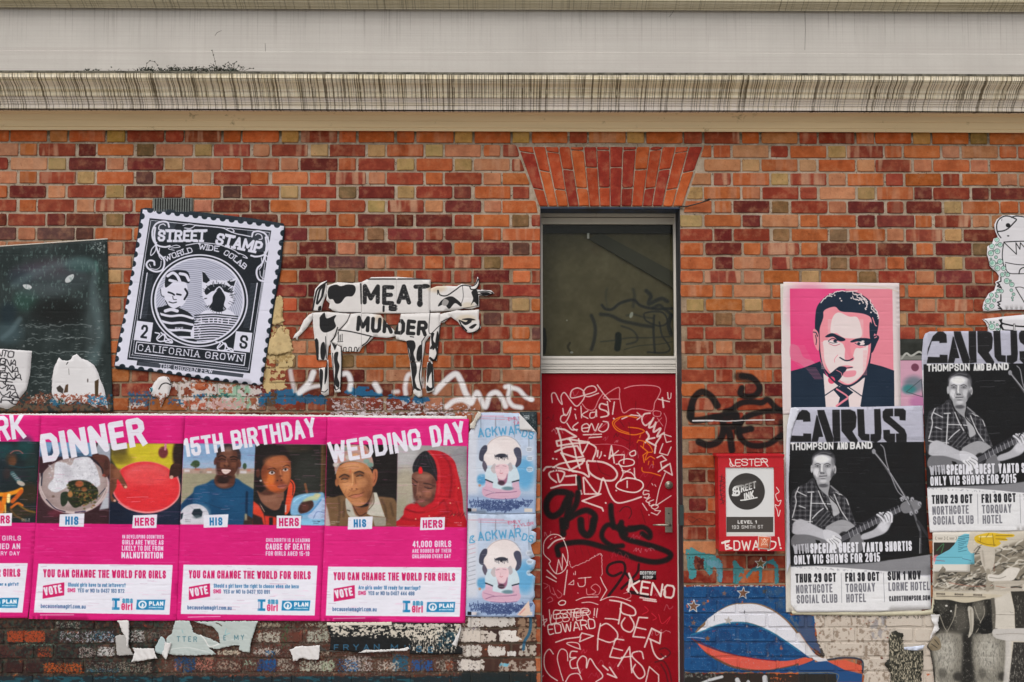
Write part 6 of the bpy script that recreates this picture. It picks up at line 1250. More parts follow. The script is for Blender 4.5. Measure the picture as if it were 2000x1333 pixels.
# scrolls
sc_ = lambda p, w=7: C.line(p, w, pap)
for sx, ox, oy in ((1, 0, 0), (-1, 1416, 66)):
    T = lambda pts: [(ox+sx*x if sx < 0 else x, y+oy) for x, y in pts]
    sc_(T([(425,225),(415,195),(380,188),(335,205),(312,250),(315,310),(345,350),(395,362),(430,355)]), 12); sc_(T([(400,215),(385,205),(360,215),(355,240),(375,245)]), 7); sc_(T([(330,230),(325,300),(350,400),(385,440),(392,480),(375,520),(330,530),(285,510),(270,480),(290,455),(320,460),(325,485)]), 13)
    sc_(T([(340,330),(330,390),(300,420),(305,380),(330,350)]), 7); sc_(T([(360,370),(355,420),(375,450)]), 6); sc_(T([(300,510),(340,515),(365,495),(370,460)]), 5); sc_(T([(290,480),(300,500)]), 5)
sc_([(520,215),(560,205),(600,215),(570,235),(530,232)], 6); sc_([(600,215),(700,222),(790,232),(830,250),(880,270),(930,280),(980,290)], 7); sc_([(820,240),(850,235),(870,255),(850,262)], 7); sc_([(440,370),(500,362),(470,350),(420,372),(460,385)], 5); sc_([(890,400),(940,420),(960,440),(930,430)], 6)
C.text('STREET', (345,325), (672,325), 80, 17, pap, gap=.12, lean=.08, serif=9); C.text('STAMP', (735,345), (1050,408), 84, 18, pap, gap=.10, lean=.08, serif=9)
for (s_, a_, b_, cu) in (('WORLD', (402,468), (590,400), 8), ('WIDE', (626,380), (760,395), 2), ('COLAB', (792,412), (938,520), 8)): C.text(s_, a_, b_, 40, 7, pap, gap=.2, serif=7, curve=cu)
C.line([(540,350),(640,335),(760,345),(860,380),(905,410)], 6, pap)
# roundel
C.ell(632,728,332,318,pap,soft=.008,rot=8); C.ell(632,728,322,308,ink,soft=.008,rot=8); C.ell(632,728,308,296,pap,soft=.008,rot=8); C.ell(632,728,296,285,(184,186,204),soft=.008,rot=8)
m0 = np.zeros((C.h, C.w), np.float32); tmp = [(632+294*math.cos(t), 728+283*math.sin(t)) for t in np.linspace(0, 6.28, 60)]; setclip(C, tmp)
for k in range(44):
    r = 40+k*14; C.line([(560+r*math.cos(t)*1.0, 880+r*math.sin(t)*.95) for t in np.linspace(3.2, 6.4, 22)], 3.5, (108,112,134), a=.75)
# boy
C.poly([(340,800),(380,770),(430,760),(520,790),(580,830),(600,900),(600,1030),(400,980)], ink, sm=True)
for k in range(4): C.line([(345,815+k*46),(430,835+k*48),(510,830+k*50),(585,850+k*44)], 16, pap)
C.poly([(385,640),(400,600),(460,580),(540,610),(550,680),(535,740),(490,780),(440,775),(400,730)], pap, sm=True); C.poly([(400,570),(420,535),(480,520),(550,530),(568,580),(560,610),(520,600),(460,600),(400,640)], ink, sm=True)
for p in ([(415,560),(450,540),(480,560),(500,600)], [(500,545),(540,555),(560,590)], [(430,590),(470,600)]): C.line(p, 20, pap)
C.ell(380,670,16,30,pap); C.line([(366,650),(372,690),(392,705)], 5, ink); C.line([(420,672),(445,680),(460,690)], 12, ink); C.line([(478,685),(505,690)], 12, ink); C.line([(450,700),(455,720),(475,722)], 5, ink); C.line([(425,738),(450,745),(475,740)], 7, ink); C.line([(535,650),(550,680),(530,720)], 14, ink); C.line([(400,730),(440,790),(500,770)], 6, ink); C.text('PIKE', (466,930), (522,928), 18, 3.5, pap)
C.line([(400,800),(440,790),(480,800)], 22, pap); C.line([(350,790),(365,830)], 8, ink)
# raccoon in a striped jumper
C.poly([(590,990),(600,880),(650,810),(710,790),(830,790),(890,850),(900,930),(860,1000)], pap, sm=True)
for k in range(12): C.line([(600,830+k*17),(720,822+k*17),(800,828+k*17),(895,838+k*17)], 8.5, ink)
for k in range(6): C.line([(606+k*5,870+k*24),(640,850+k*24)], 7, pap, a=.8)
C.text('LUST', (640,884), (850,890), 40, 8, pap, gap=.7)
C.poly([(655,700),(650,560),(660,525),(700,580),(780,590),(840,590),(895,572),(872,640),(868,720),(830,780),(760,805),(700,780)], pap, sm=True)
C.poly([(656,600),(652,530),(670,540),(705,590),(680,610)], ink); C.poly([(820,600),(850,585),(880,590),(868,630),(845,625)], ink); C.line([(845,595),(870,590)], 9, pap)
C.poly([(668,660),(700,625),(760,615),(820,625),(860,665),(850,680),(800,665),(770,660),(720,665),(680,690)], ink, sm=True); C.poly([(725,700),(750,665),(770,655),(790,668),(810,710),(800,760),(815,790),(760,808),(700,780),(720,740)], ink, sm=True); C.line([(740,660),(768,635),(795,662)], 9, pap); C.ell(768,664,14,12,ink)
g = np.random.default_rng(4)
for k in range(110):
    t = g.uniform(0, 6.28); r = g.uniform(75, 112); x, y = 762+r*math.cos(t), 705+r*.88*math.sin(t); C.line([(x,y),(x+16*math.cos(t),y+16*math.sin(t))], 3, ink if k % 3 else pap, a=.9)
setclip(C, None); C.F(210,380,3.508)
quad((204,866),(316,880),(298,1012),(182,998), pap); quad((882,938),(995,950),(978,1084),(864,1070), pap)
C.text('2', (226,984), (272,990), 92, 15, ink); C.text('S', (904,1055), (958,1061), 92, 15, ink)
for ox in (0, 415):
    oy = ox*.15; 
    for p in ([(320,950),(350,960),(330,990),(350,1010),(400,1005)], [(340,990),(380,960),(400,990),(430,1000),(435,1020),(390,1015)], [(360,950),(385,975),(380,1010)], [(405,1000),(430,1015)]): sc_([(x+ox+10, y+oy-2) for x, y in p], 9)
C.line([(204,1012),(948,1092),(938,1172),(192,1088),(204,1012)], 7, pap, sm=False); C.text('CALIFORNIA', (210,1072), (632,1117), 46, 6, pap, gap=.5, serif=6); C.text('GROWN', (670,1122), (925,1148), 46, 6.5, pap, gap=.45, serif=6)
C.line([(165,1100),(975,1192)], 3, pap, sm=False)
quad((208,1140),(935,1232),(928,1256),(202,1172), ink)
for k in range(4): C.line([(215,1150+k*7),(930,1237+k*6)], 2, (130,136,150), sm=False); C.line([(180,1108+k*7),(960,1196+k*7)], 1.6, (110,118,132), sm=False)
C.text('THE CHOSEN FEW', (358,1190), (722,1228), 30, 4.5, pap, gap=.4, serif=5)
C.F(); C.mottle(.018, 26, 8).creases(90, (190,190,206), 5, .35, 12, 1.5)
so = [(226,398.5),(250,100),(330,96)]
sheet('poster', C, [(228,100),(262,92),(600,118),(1000,165),(1205,200),(1216,225),(1190,500),(1150,720),(1120,930),(1075,1200),(1062,1295),(1040,1308),(700,1275),(350,1222),(60,1195),(46,1175),(70,1020),(110,840),(160,560),(205,280)], .0074, 'big black and white postage stamp paste-up with a boy and a raccoon, tilted', fr=(210,380,3.508), seed=31, wav=.002)
C = Canvas(285, 726, 345, 800, (208, 204, 204), 2.0).F(200, 680, 4.545)
C.mottle(.03, 20, 3); C.line([(505,365),(530,325),(570,312),(610,328)], 10, (30,26,28)); C.line([(580,265),(605,300),(615,325)], 6, (40,34,34)); C.line([(420,350),(440,375),(432,400)], 9, (30,26,28)); C.ell(440,370,12,20,(40,110,130),.7); C.patch([(440,400),(600,400),(560,540),(470,520)], (130,70,50), .4, 12, 4, .8, 8)
sheet('paste_up', C, [(500,262),(550,250),(590,262),(618,325),(600,380),(590,420),(560,445),(535,490),(520,530),(508,470),(490,440),(450,430),(425,395),(415,355),(440,345),(465,300)], .0072, 'small torn round white paste-up with a curved black brow below the stamp poster', 'poster', fr=(200,680,4.545), rag=.0008, seed=33)

# ------------------------------------------------------------------ cow: several joined sheets
cow = empty('cow_paste_up', P3(730, 770, .007)); tag(cow, 'black and white paper cow pasted on the bricks, lettered MEAT IS MURDER', 'poster')
C = Canvas(570, 536, 970, 782, (212, 208, 206), 2.0).F(550, 400, 3.1)
C.mottle(.03, 30, 3).mottle(.015, 5, 4); ck = (30, 30, 32)
B = lambda p, c=ck, **k: C.poly(p, c, sm=True, **k)
Ln = lambda p, w=5, c=ck, **k: C.line(p, w, c, **k)
C.ell(940,505,60,30,(196,176,150),.7,.8); C.ell(1130,610,40,20,(196,180,150),.5,.8); C.ell(610,690,50,40,(180,160,136),.6,.8); C.ell(1120,690,60,24,(200,184,160),.7,.8)
Ln([(275,470),(222,510),(205,560),(190,638)], 10); Ln([(262,490),(245,560),(215,600),(232,520),(262,485)], 12); B([(225,620),(240,615),(240,640),(222,642)]); B([(240,560),(250,500),(265,500),(252,560)])
B([(280,540),(290,500),(330,485),(360,495),(400,485),(440,490),(450,520),(430,555),(390,560),(360,595),(330,600),(312,575),(290,572)]); Ln([(250,640),(290,630),(330,650),(480,655)], 4); Ln([(480,480),(484,600)], 9)
C.text('MEAT', (490,605), (880,608), 122, 26, (34,34,36), gap=.24, cap='round', rough=2.2); C.ell(870,495,30,14,(34,34,36)); C.ell(838,600,18,22,(34,34,36)); C.text('IS', (612,650), (702,648), 40, 13, (34,34,36), gap=.6, cap='round', rough=1.5)
g = np.random.default_rng(3)
for k in range(240): x, y = g.uniform(480,900), g.uniform(470,620); Ln([(x,y),(x+5,y)], 4, (190,186,184), a=.35)
C.text('MURDER', (452,765), (880,800), 95, 22, (34,34,36), gap=.2, cap='round', rough=2.4)
Ln([(525,452),(900,452)], 9); Ln([(690,442),(700,450)], 7, (206,200,196)); Ln([(488,470),(486,655)], 2, (150,146,144)); Ln([(695,450),(697,655)], 2, (176,172,170)); Ln([(484,660),(484,860)], 2, (120,116,114)); Ln([(722,660),(722,800)], 2, (176,172,170)); Ln([(275,655),(276,940)], 2, (150,146,144))
# head
Ln([(948,520),(960,548),(1000,552),(1050,520),(1095,490),(1150,495),(1178,480),(1190,450)], 7); B([(948,618),(965,585),(1005,560),(1040,560),(1088,600),(1085,618),(1050,598),(1015,632),(985,605)]); C.poly([(970,600),(985,572),(1012,585),(1000,612),(980,612)], (150,146,144), sm=True); B([(1150,530),(1180,515),(1192,560),(1190,610),(1165,590),(1145,612),(1160,570)]); Ln([(1178,512),(1205,516)], 6); Ln([(1195,455),(1196,480),(1180,510),(1150,515),(1140,500)], 7); Ln([(1190,530),(1240,525),(1280,538),(1230,550),(1190,545)], 6); B([(1200,535),(1240,530),(1262,540),(1225,548)])
Ln([(1095,490),(1100,560),(1085,610)], 3); Ln([(945,520),(945,545)], 5); Ln([(1100,630),(1192,612)], 3); Ln([(1075,700),(1110,770),(1150,778),(1195,755),(1202,710)], 7); B([(1080,700),(1115,712),(1130,700),(1150,700),(1145,716),(1110,730)]); B([(1135,745),(1165,725),(1182,728),(1155,752)]); B([(1090,695),(1140,688),(1175,700),(1130,702)]); Ln([(1022,685),(990,700),(968,712)], 5); Ln([(1095,735),(1120,765)], 9)
# legs and belly
B([(235,680),(262,655),(275,690),(330,670),(320,700),(330,740),(300,765),(260,775),(235,750),(232,700)]); Ln([(345,760),(420,770),(530,795),(545,800)], 7); Ln([(340,745),(322,800),(300,830)], 7); Ln([(418,660),(395,710),(350,760)], 4); Ln([(540,800),(520,830),(490,855)], 6); Ln([(545,800),(620,812),(690,800)], 5); Ln([(375,890),(378,868),(392,868),(392,890),(408,890),(410,866),(424,868),(424,890),(440,890),(444,866),(456,868),(458,890),(470,866)], 5); Ln([(345,775),(345,825)], 5); Ln([(356,790),(356,825)], 5); Ln([(368,785),(368,825)], 4); Ln([(340,832),(372,830)], 4)
B([(205,820),(225,830),(225,940),(215,935)]); B([(245,840),(262,838),(268,900),(258,940),(240,930),(236,880)]); Ln([(205,820),(216,940)], 7); Ln([(268,800),(272,930)], 5)
B([(305,835),(330,850),(340,840),(325,880),(318,870)]); B([(322,900),(345,895),(340,940),(352,980),(340,1040),(352,1080),(345,1110),(322,1080),(325,1000),(318,940)]); Ln([(310,900),(318,1060),(330,1125)], 5); Ln([(362,860),(366,960),(358,1120)], 7); B([(232,1000),(252,1010),(248,1090),(240,1130),(232,1080)]); B([(268,960),(280,955),(278,1040),(262,1090),(262,1030)])
Ln([(240,1130),(262,1135),(280,1120)], 5); Ln([(318,1100),(330,1122),(352,1110)], 5)
B([(755,830),(800,825),(812,860),(800,900),(810,945),(785,945),(775,880)]); B([(830,860),(845,850),(850,880),(840,945),(818,940),(820,890)]); B([(785,955),(812,955),(820,1010),(808,1060),(820,1110),(800,1110),(790,1040)]); Ln([(850,830),(846,955),(835,1040),(850,1120)], 7); Ln([(760,835),(790,1000),(800,1120)], 6); B([(800,1100),(825,1110),(845,1125),(820,1125)]); Ln([(870,800),(850,830)], 5)
B([(905,790),(925,780),(918,820),(935,850),(915,880)]); B([(942,770),(952,790),(945,860),(930,850)]); Ln([(905,870),(925,850),(945,900),(925,945),(900,930)], 14); Ln([(960,730),(950,850),(935,945)], 5); B([(885,965),(905,955),(912,1000),(895,1040),(885,1080),(880,1040)]); Ln([(912,970),(915,1050),(918,1110)], 10); B([(880,1095),(900,1110),(918,1105),(910,1125),(880,1128)]); Ln([(900,640),(895,780),(950,740)], 4); Ln([(905,785),(955,735)], 4); Ln([(780,800),(800,803)], 6)
cimg = C.image('cow_print'); cm = print_mat('cow_print', cimg, .6, .001, .0008)
for nm, pts, dd in [('tail_sheet', [(185,642),(190,600),(202,515),(235,475),(275,460),(272,540),(250,600),(240,645)], .0072),
    ('rump_sheet', [(275,490),(340,470),(425,476),(488,470),(489,658),(330,655),(285,630),(292,600),(272,580)], .0076),
    ('back_sheet', [(484,470),(520,452),(545,440),(700,438),(902,452),(900,658),(484,660)], .0082),
    ('head_sheet', [(900,510),(940,494),(1000,492),(1060,495),(1090,480),(1125,485),(1160,492),(1178,470),(1186,436),(1198,455),(1198,485),(1182,512),(1230,518),(1270,520),(1288,538),(1240,553),(1195,552),(1196,618),(1150,632),(1096,630),(1060,640),(960,648),(899,650)], .0076),
    ('muzzle_sheet', [(955,665),(1060,640),(1100,642),(1196,636),(1193,690),(1208,745),(1180,772),(1130,778),(1095,750),(1068,710),(1025,680),(985,712),(955,720)], .0088),
    ('tail_tip', [(190,655),(165,668),(135,700),(105,765),(80,785),(68,812),(82,805),(95,822),(100,800),(118,785),(155,745),(190,690)], .007),
    ('haunch_sheet', [(190,655),(275,650),(420,662),(418,700),(352,765),(305,830),(285,860),(276,942),(213,942),(200,820),(190,720)], .0084),
    ('belly_sheet', [(420,662),(485,655),(600,668),(640,720),(690,770),(692,800),(640,808),(560,800),(520,840),(488,862),(470,892),(372,892),(362,860),(300,835),(350,765),(400,715)], .0078),
    ('brisket_sheet', [(722,662),(960,655),(962,735),(958,780),(940,946),(890,948),(902,790),(870,830),(852,955),(776,952),(755,828),(695,815),(690,800),(690,750),(715,700)], .0086),
    ('hind_leg', [(300,835),(335,850),(368,868),(366,1000),(358,1135),(322,1138),(310,1000),(298,880)], .0074), ('hind_leg', [(226,992),(268,985),(276,942),(284,940),(285,1060),(286,1150),(262,1160),(240,1145),(230,1070)], .0069),
    ('fore_leg', [(776,955),(852,955),(846,1050),(852,1160),(830,1168),(800,1145),(786,1050)], .0074), ('fore_leg', [(882,955),(912,948),(920,1000),(925,1130),(880,1142),(872,1110),(878,1010)], .0069)]:
    g2 = sheet(nm, C, pts, dd, parent=cow, fr=(550,400,3.1), m=cm, rag=.0003, seed=len(nm)+int(dd*1e4), curl=lambda x, z: .0025*max(0, math.sin(x*23+z*9))**6, step=.022)

# ------------------------------------------------------------------ scraps hanging below the pink row
def scrap(pts, fr, d, label, m=M_paper, cat='paper', seed=1, curl=None, name='torn_paper', C=None, rag=.0014):
    f = lambda x, z: (curl(x, z) if curl else 0)+.0022*abs(math.sin(x*91+math.sin(z*60)*2))+.0016*abs(math.sin(z*120+x*40))
    return sheet(name, C, pts, d, label, cat, fr=fr, m=m, rag=rag, seed=seed, step=.010, wav=.002, curl=f, th=.0005)
M_pblue = mat('pale_blue_paper', (168, 184, 186), .7, .06, 20, .001); M_grey = mat('grey_paper', (168, 166, 164), .7, .05, 20, .001)
scrap([(960,945),(1040,935),(1070,935),(1075,1040),(1110,1105),(975,1108)], (0,1020,4.258), .0085, 'flat grey paper scrap left below the DINNER poster', M_grey, seed=3)
scrap([(980,818),(1075,818),(1078,930),(1072,1030),(1062,1045),(1052,960),(1030,930)], (0,1020,4.258), .012, 'narrow white curled strip hanging below the DINNER poster', seed=4, curl=lambda x, z: .007*abs(math.sin(x*160)))
scrap([(1105,1042),(1150,1048),(1285,1048),(1295,1090),(1312,1130),(1240,1140),(1160,1152),(1098,1162),(1112,1120),(1120,1080)], (0,1020,4.258), .014, 'crumpled white paper scrap, lowest left of the torn papers under the pink row', seed=5, curl=lambda x, z: .006*abs(math.sin(x*70+z*50)))
scrap([(1290,1045),(1340,950),(1365,960),(1380,1000),(1370,1060),(1350,1098),(1300,1090)], (0,1020,4.258), .0087, 'pale grey-blue paper scrap beside the crumpled white scrap', M_pblue, seed=6)
scrap([(1372,990),(1400,1005),(1430,1000),(1420,1050),(1385,1140),(1360,1120),(1348,1100),(1365,1050)], (0,1020,4.258), .013, 'small white paper curl left of the pale TTER MY sheet', seed=7, curl=lambda x, z: .006*abs(math.sin(x*90)))
C = Canvas(318, 1208, 512, 1292, (176,186,184), 1.6).F(340, 1020, 4.258); C.mottle(.03, 24, 3).creases(24, (210,214,212), 4, .6, 30, 6)
C.text('TTER', (28,990), (195,992), 44, 6, (78,120,132), gap=.9); C.text('E', (415,980), (435,980), 42, 6, (78,120,132)); C.text('MY', (505,978), (588,975), 42, 6, (78,120,132), gap=.9); C.line([(440,885),(430,930),(470,920)], 5, (110,180,190), a=.7); C.line([(355,835),(380,845),(400,860)], 8, (70,60,50)); C.line([(70,890),(80,920)], 5, (110,170,180), a=.6)
C.line([(140,850),(250,960),(300,1030),(380,1010)], 8, (214,214,212)); C.line([(-60,1060),(120,1040),(300,1080)], 6, (206,210,208), a=.8)
scrap([(12,820),(130,822),(165,920),(290,965),(385,1010),(370,920),(320,870),(170,828),(700,822),(660,930),(640,1000),(632,1082),(570,1075),(540,1060),(545,1025),(500,1025),(350,1058),(290,1045),(355,1100),(180,1108),(0,1108),(-80,1085),(-60,960),(-20,930)], (340,1020,4.258), .0095, 'pale torn sheet reading TTER and MY under the 15TH BIRTHDAY poster', None, 'poster', seed=8, C=C, name='torn_poster')
scrap([(962,1062),(1010,1040),(1060,1030),(1140,1030),(1215,1022),(1212,1080),(1205,1140),(1130,1145),(1050,1130),(1020,1155),(990,1150),(985,1110)], (340,1020,4.258), .013, 'crumpled white scrap between the pale sheet and the black torn sheet', seed=9, curl=lambda x, z: .006*abs(math.sin(x*60+z*30)))
C = Canvas(632, 1208, 908, 1286, (22,24,26), 1.8).F(620, 1020, 4.26); C.mottle(.02, 20, 3)
C.patch([(80,830),(1190,845),(1190,980),(900,1000),(700,960),(500,960),(100,950)], (204,196,182), .44, 13, 3, .95, 18, aspect=(1.3,1)); C.patch([(780,860),(1180,880),(1150,1090),(760,1090)], (206,198,184), .54, 11, 5, .95, 14, aspect=(.6,1.6)); C.patch([(1000,900),(1180,900),(1160,1050),(1000,1060)], (10,44,60), .4, 16, 6, .8, 14); C.rect(80,826,620,856,(206,200,186)); C.patch([(620,840),(1190,840),(1190,870),(620,870)], (206,200,186), .35, 14, 8, .9, 5)
C.text('FRYAN', (140,1064), (520,1060), 50, 9, (52,104,136), gap=1.0, a=.8); C.text('MUSE', (610,1060), (960,1085), 50, 9, (52,104,136), gap=1.4, a=.8)
scrap([(72,835),(600,832),(1190,848),(1180,920),(1160,1030),(1210,1045),(1205,1100),(980,1100),(770,1098),(765,1040),(560,1065),(340,1085),(250,1070),(105,1065),(110,960),(85,880)], (620,1020,4.26), .0098, 'torn black poster with blue letters under the WEDDING DAY poster', None, 'poster', seed=10, C=C, name='torn_poster')
scrap([(1192,848),(1196,880),(1160,1035),(1120,1015),(1150,960),(1178,900)], (620,1020,4.26), .013, 'white curled right edge strip of the torn black poster', seed=11, curl=lambda x, z: .008*abs(math.sin(x*120)))
scrap([(340,1085),(400,1062),(560,1058),(700,1052),(755,1038),(765,1050),(740,1068),(560,1075),(420,1082)], (620,1020,4.26), .013, 'thin white curl along the lower edge of the torn black poster', seed=12, curl=lambda x, z: .006)
scrap([(0,1030),(15,1025),(40,1045),(80,1068),(200,1075),(235,1082),(110,1078),(15,1070)], (620,1020,4.26), .012, 'dark curled paper sliver left of the torn black poster', mat('dark_paper', (60,56,52), .8), seed=13)
# ------------------------------------------------------------------ film posters beside the door
C = Canvas(1005, 800, 1055, 850, (34, 46, 50), 1.6); C.mottle(.05, 8, 3); C.F(900, 800, 5.125); C.rect(630,60,684,98,(180,186,188)); C.rect(636,66,678,92,(34,46,50)); C.rect(643,72,671,86,(180,186,188)); C.patch([(600,30),(760,30),(760,240),(600,200)], (180,190,192), .7, 5, 4, .8, 8)
sheet('poster', C, [(590,25),(760,22),(766,120),(768,250),(700,230),(600,200)], .0072, 'dark green poster corner with a small white square mark behind the upper film poster', fr=(900,800,5.125), seed=41, rag=.0006)
def backwards(y0, full, d, label, out, seed):
    C = Canvas(908, y0+2, 1052, y0+212, (176, 190, 212), 1.9).F(900, y0, 5.125)
    C.mottle(.05, 30, seed).mottle(.03, 6, seed+1)
    C.rect(60,20,170,860,(206,208,218),.8,soft=16); C.ell(680,700,110,200,(160,182,206),.6,.8); C.rect(60,860,760,1060,(134,158,196),.7,soft=30)
    for x in (200, 350, 535, 680): C.line([(x,70),(x+2,280 if x < 600 else 380)], 5, (80,90,104), a=.7)
    C.line([(345,100),(347,270)], 12, (150,140,150), a=.5); C.line([(70,70),(450,80),(450,100),(180,92)], 6, (200,110,130), a=.7); C.line([(180,60),(430,66)], 9, (204,120,140), a=.45)
    rd = (200,60,90); C.text('EMILY', (475,116), (600,100), 34, 4, rd, gap=.3, cap='round', rough=2); C.text('TAYLOR', (528,158), (730,120), 34, 4, rd, gap=.3, cap='round', rough=2)
    bl = (74,150,194)
    if full: C.line([(90,300),(100,240),(130,232),(110,262),(140,290),(100,300)], 10, bl)
    C.text('ACKWAR', (176,285), (606,246), 92, 13, bl, gap=.22, cap='round', rough=3.5, a=.95); C.text('DS', (606,270), (716,300), 74, 12, bl, gap=.3, cap='round', rough=3, a=.95)
    # halo, raised legs, striped top, folded arms
    C.ell(420,560,250,300,(196,206,224),.5,.5); C.ell(640,640,100,170,(70,150,200),.75,.7); C.ell(210,700,50,60,(60,140,190),.8,.6); C.ell(200,560,50,100,(196,206,220),.7,.8)
    C.poly([(230,420),(300,310),(400,268),(500,280),(570,340),(610,430),(600,520),(560,560),(260,560),(230,500)], (222,212,212), sm=True); C.line([(240,400),(310,310),(430,266),(540,300),(600,370)], 4, (140,120,120), a=.8); C.ell(330,430,90,90,(230,222,222),.9,.8)
    C.poly([(190,420),(225,365),(262,362),(262,410),(232,460),(225,520),(185,500)], (64,66,84), sm=True); C.poly([(230,510),(262,560),(262,610),(240,620),(215,560)], (90,84,100), sm=True); C.poly([(530,400),(560,378),(595,395),(608,460),(600,540),(560,580),(545,560),(560,500),(535,440)], (70,72,92), sm=True)
    for k in range(8): C.line([(340+k*18,455),(345+k*18,490+(k%3)*8)], 7, (60,60,70), a=.9)
    C.poly([(340,470),(380,445),(440,445),(470,470),(440,480),(380,478)], (50,52,64), sm=True); C.ell(405,478,14,14,(40,40,50))
    C.poly([(245,700),(262,590),(330,555),(500,550),(560,590),(585,700),(510,720),(500,800),(400,830),(320,800),(320,720)], (196,212,222), sm=True)
    C.poly([(300,600),(320,555),(345,545),(355,620),(330,640)], (186,176,180), sm=True); C.poly([(470,560),(500,530),(520,590),(490,620)], (176,170,176), sm=True)
    C.poly([(350,560),(400,548),(470,556),(480,620),(460,670),(440,700),(380,700),(360,660),(345,610)], (222,190,198), sm=True); C.line([(355,572),(385,565)], 5, (150,120,130)); C.line([(420,562),(455,570)], 5, (150,120,130)); C.line([(390,635),(405,642),(420,635)], 5, (180,100,110)); C.line([(395,600),(398,625)], 4, (190,150,160))
    C.poly([(365,660),(385,700),(440,700),(468,640),(460,720),(425,760),(385,745)], (150,96,122), sm=True, soft=4); C.ell(405,735,36,24,(70,50,64),1,.5); C.line([(248,702),(318,730)], 12, (30,34,44)); C.line([(515,726),(580,708)], 12, (30,34,44))
    C.poly([(250,710),(318,738),(320,800),(240,800)], (206,170,190)); C.poly([(515,735),(580,718),(590,800),(520,810)], (206,170,190)); C.poly([(215,790),(260,770),(350,790),(480,810),(580,800),(600,840),(560,885),(430,895),(300,888),(225,860)], (204,164,186), sm=True); C.line([(250,860),(330,835),(480,830),(560,820)], 6, (130,90,120), soft=3); C.line([(230,800),(300,820),(350,835)], 5, (150,110,140)); C.line([(300,890),(430,898),(560,888)], 8, (110,90,130), a=.7, soft=5); C.ell(470,790,60,20,(40,80,90),.6,.7); C.ell(190,760,14,14,(180,140,120))
    if full:
        for k in range(10): C.line([(75,330+k*44),(150,332+k*44)], 5, (190,120,140) if k < 3 else (96,104,120), jit=2, a=.7)
    C.photo(.03, 1)
    for x, y in ((685,400),(690,490),(690,600)): C.ell(x,y,36,30,(206,212,222),.7,.4); C.line([(x-22,y-6),(x+22,y-6)], 5, (110,116,130)); C.line([(x-20,y+8),(x+20,y+8)], 4, (110,116,130))
    for k, (a, b) in enumerate(((85,720),(200,640),(100,690),(205,580),(270,500))): C.line([(a+q*(b-a)/26, 920+k*19) for q in range(27)], 7, (50,66,110), a=.75, jit=2.2)
    C.rect(68,988,106,1022,(30,32,40)); C.rect(110,990,158,1020,(206,200,204)); C.rect(636,990,716,1026,(206,198,190)); C.line([(345,1032),(450,1034)], 4, (90,100,130))
    C.F(); C.creases(70, (220,224,232), seed+3, .6, 8, 3)
    if full: C.F(900, y0, 5.125); C.poly([(560,1020),(680,880),(700,1010),(640,1040)], (214,190,176)); C.line([(590,1010),(640,960)], 14, (206,120,120), a=.6)
    return sheet('poster', C, out, d, label, group='film posters by the door', fr=(900, y0, 5.125), seed=seed, rag=.0005)
backwards(800, False, .0088, 'upper pale blue film poster lettered ACKWARDS with its top corner folded down', [(165,60),(200,32),(300,30),(582,38),(758,232),(760,600),(752,900),(748,1045),(400,1050),(64,1040),(64,700),(62,400),(75,250),(130,150)], 51)
backwards(1001.8, True, .0079, 'lower pale blue film poster lettered BACKWARDS with a ragged right edge', [(64,4),(400,6),(750,12),(755,150),(700,175),(755,200),(750,290),(700,320),(720,400),(740,440),(690,455),(750,480),(735,560),(690,600),(745,640),(735,760),(740,840),(715,880),(745,930),(735,1044),(400,1046),(48,1036),(55,700),(62,300)], 61)
sheet('folded_corner', None, [(584,40),(758,228),(700,212),(588,204)], .0105, 'white folded-down paper corner at the top right of the upper film poster', 'paper', fr=(900,800,5.125), m=M_paper, seed=66, curl=lambda x, z: .006, step=.015)
sheet('torn_paper', None, [(150,60),(175,20),(205,30),(200,70),(160,120),(140,190),(96,190),(90,150),(130,110)], .0125, 'crumpled white and brown paper knot between the pink row and the upper film poster', 'paper', fr=(900,800,5.125), m=M_paper2, seed=67, curl=lambda x, z: .008*abs(math.sin(x*130+z*80)), step=.012, rag=.001)
# small sticker on the door
C = Canvas(1248, 1112, 1284, 1136, (24,22,26), 2.4, .17*-1).F(1050, 1030, 4.4); C.text('DESTROY', (880,408), (1018,408), 28, 6, (206,206,206), gap=.2); C.text('FEDUP', (905,446), (992,446), 28, 6, (206,206,206), gap=.2)
sheet('sticker', C, [(878,370),(1020,372),(1020,452),(876,450)], -.1705, 'small black sticker with white letters DESTROY on the lower red door', 'sticker', fr=(1050,1030,4.4), emb=0, wav=0, seed=2)

# ------------------------------------------------------------------ red notice box
bx = empty('notice_box', P3(1468, 980, 0)); tag(bx, 'red wall box with a glazed STREET INK notice for Level 1, 193 Smith St', 'notice box')
BD = .115; M_red = mat('box_red', (178, 8, 26), .42, .06, 10, .0003, spec=.4)
q0, q1 = P3(1404.5, 1077, BD), P3(1530.5, 892, BD)
C = Canvas(1400, 884, 1536, 1084, (178, 8, 26), 2.0, BD).F(1320, 700, 3.333); C.mottle(.03, 20, 3)
w_ = (222,212,204)
C.text('LESTER', (352,702), (598,700), 46, 6, w_, gap=.05, cap='smooth', rough=2); C.line([(350,655),(365,690),(380,702)], 7, w_); C.line([(560,652),(600,705)], 6, w_)
C.line([(300,1200),(350,1188),(320,1192),(325,1245),(365,1238),(325,1222),(345,1215)], 9, w_, sm=False); C.text('DWA', (375,1252), (545,1250), 66, 9, w_, gap=.2, cap='round'); C.line([(300,1205),(345,1195)], 10, w_); C.line([(610,1190),(650,1200),(640,1235),(600,1250)], 9, w_); C.line([(668,1168),(678,1220)], 9, w_); C.line([(682,1236),(684,1238)], 11, w_)
C.line([(655,840),(672,870),(650,890),(665,930),(685,925),(670,960),(645,955),(660,990),(668,1030),(680,990)], 5, w_); C.line([(300,760),(290,860),(310,950)], 5, (60,10,14), a=.7)
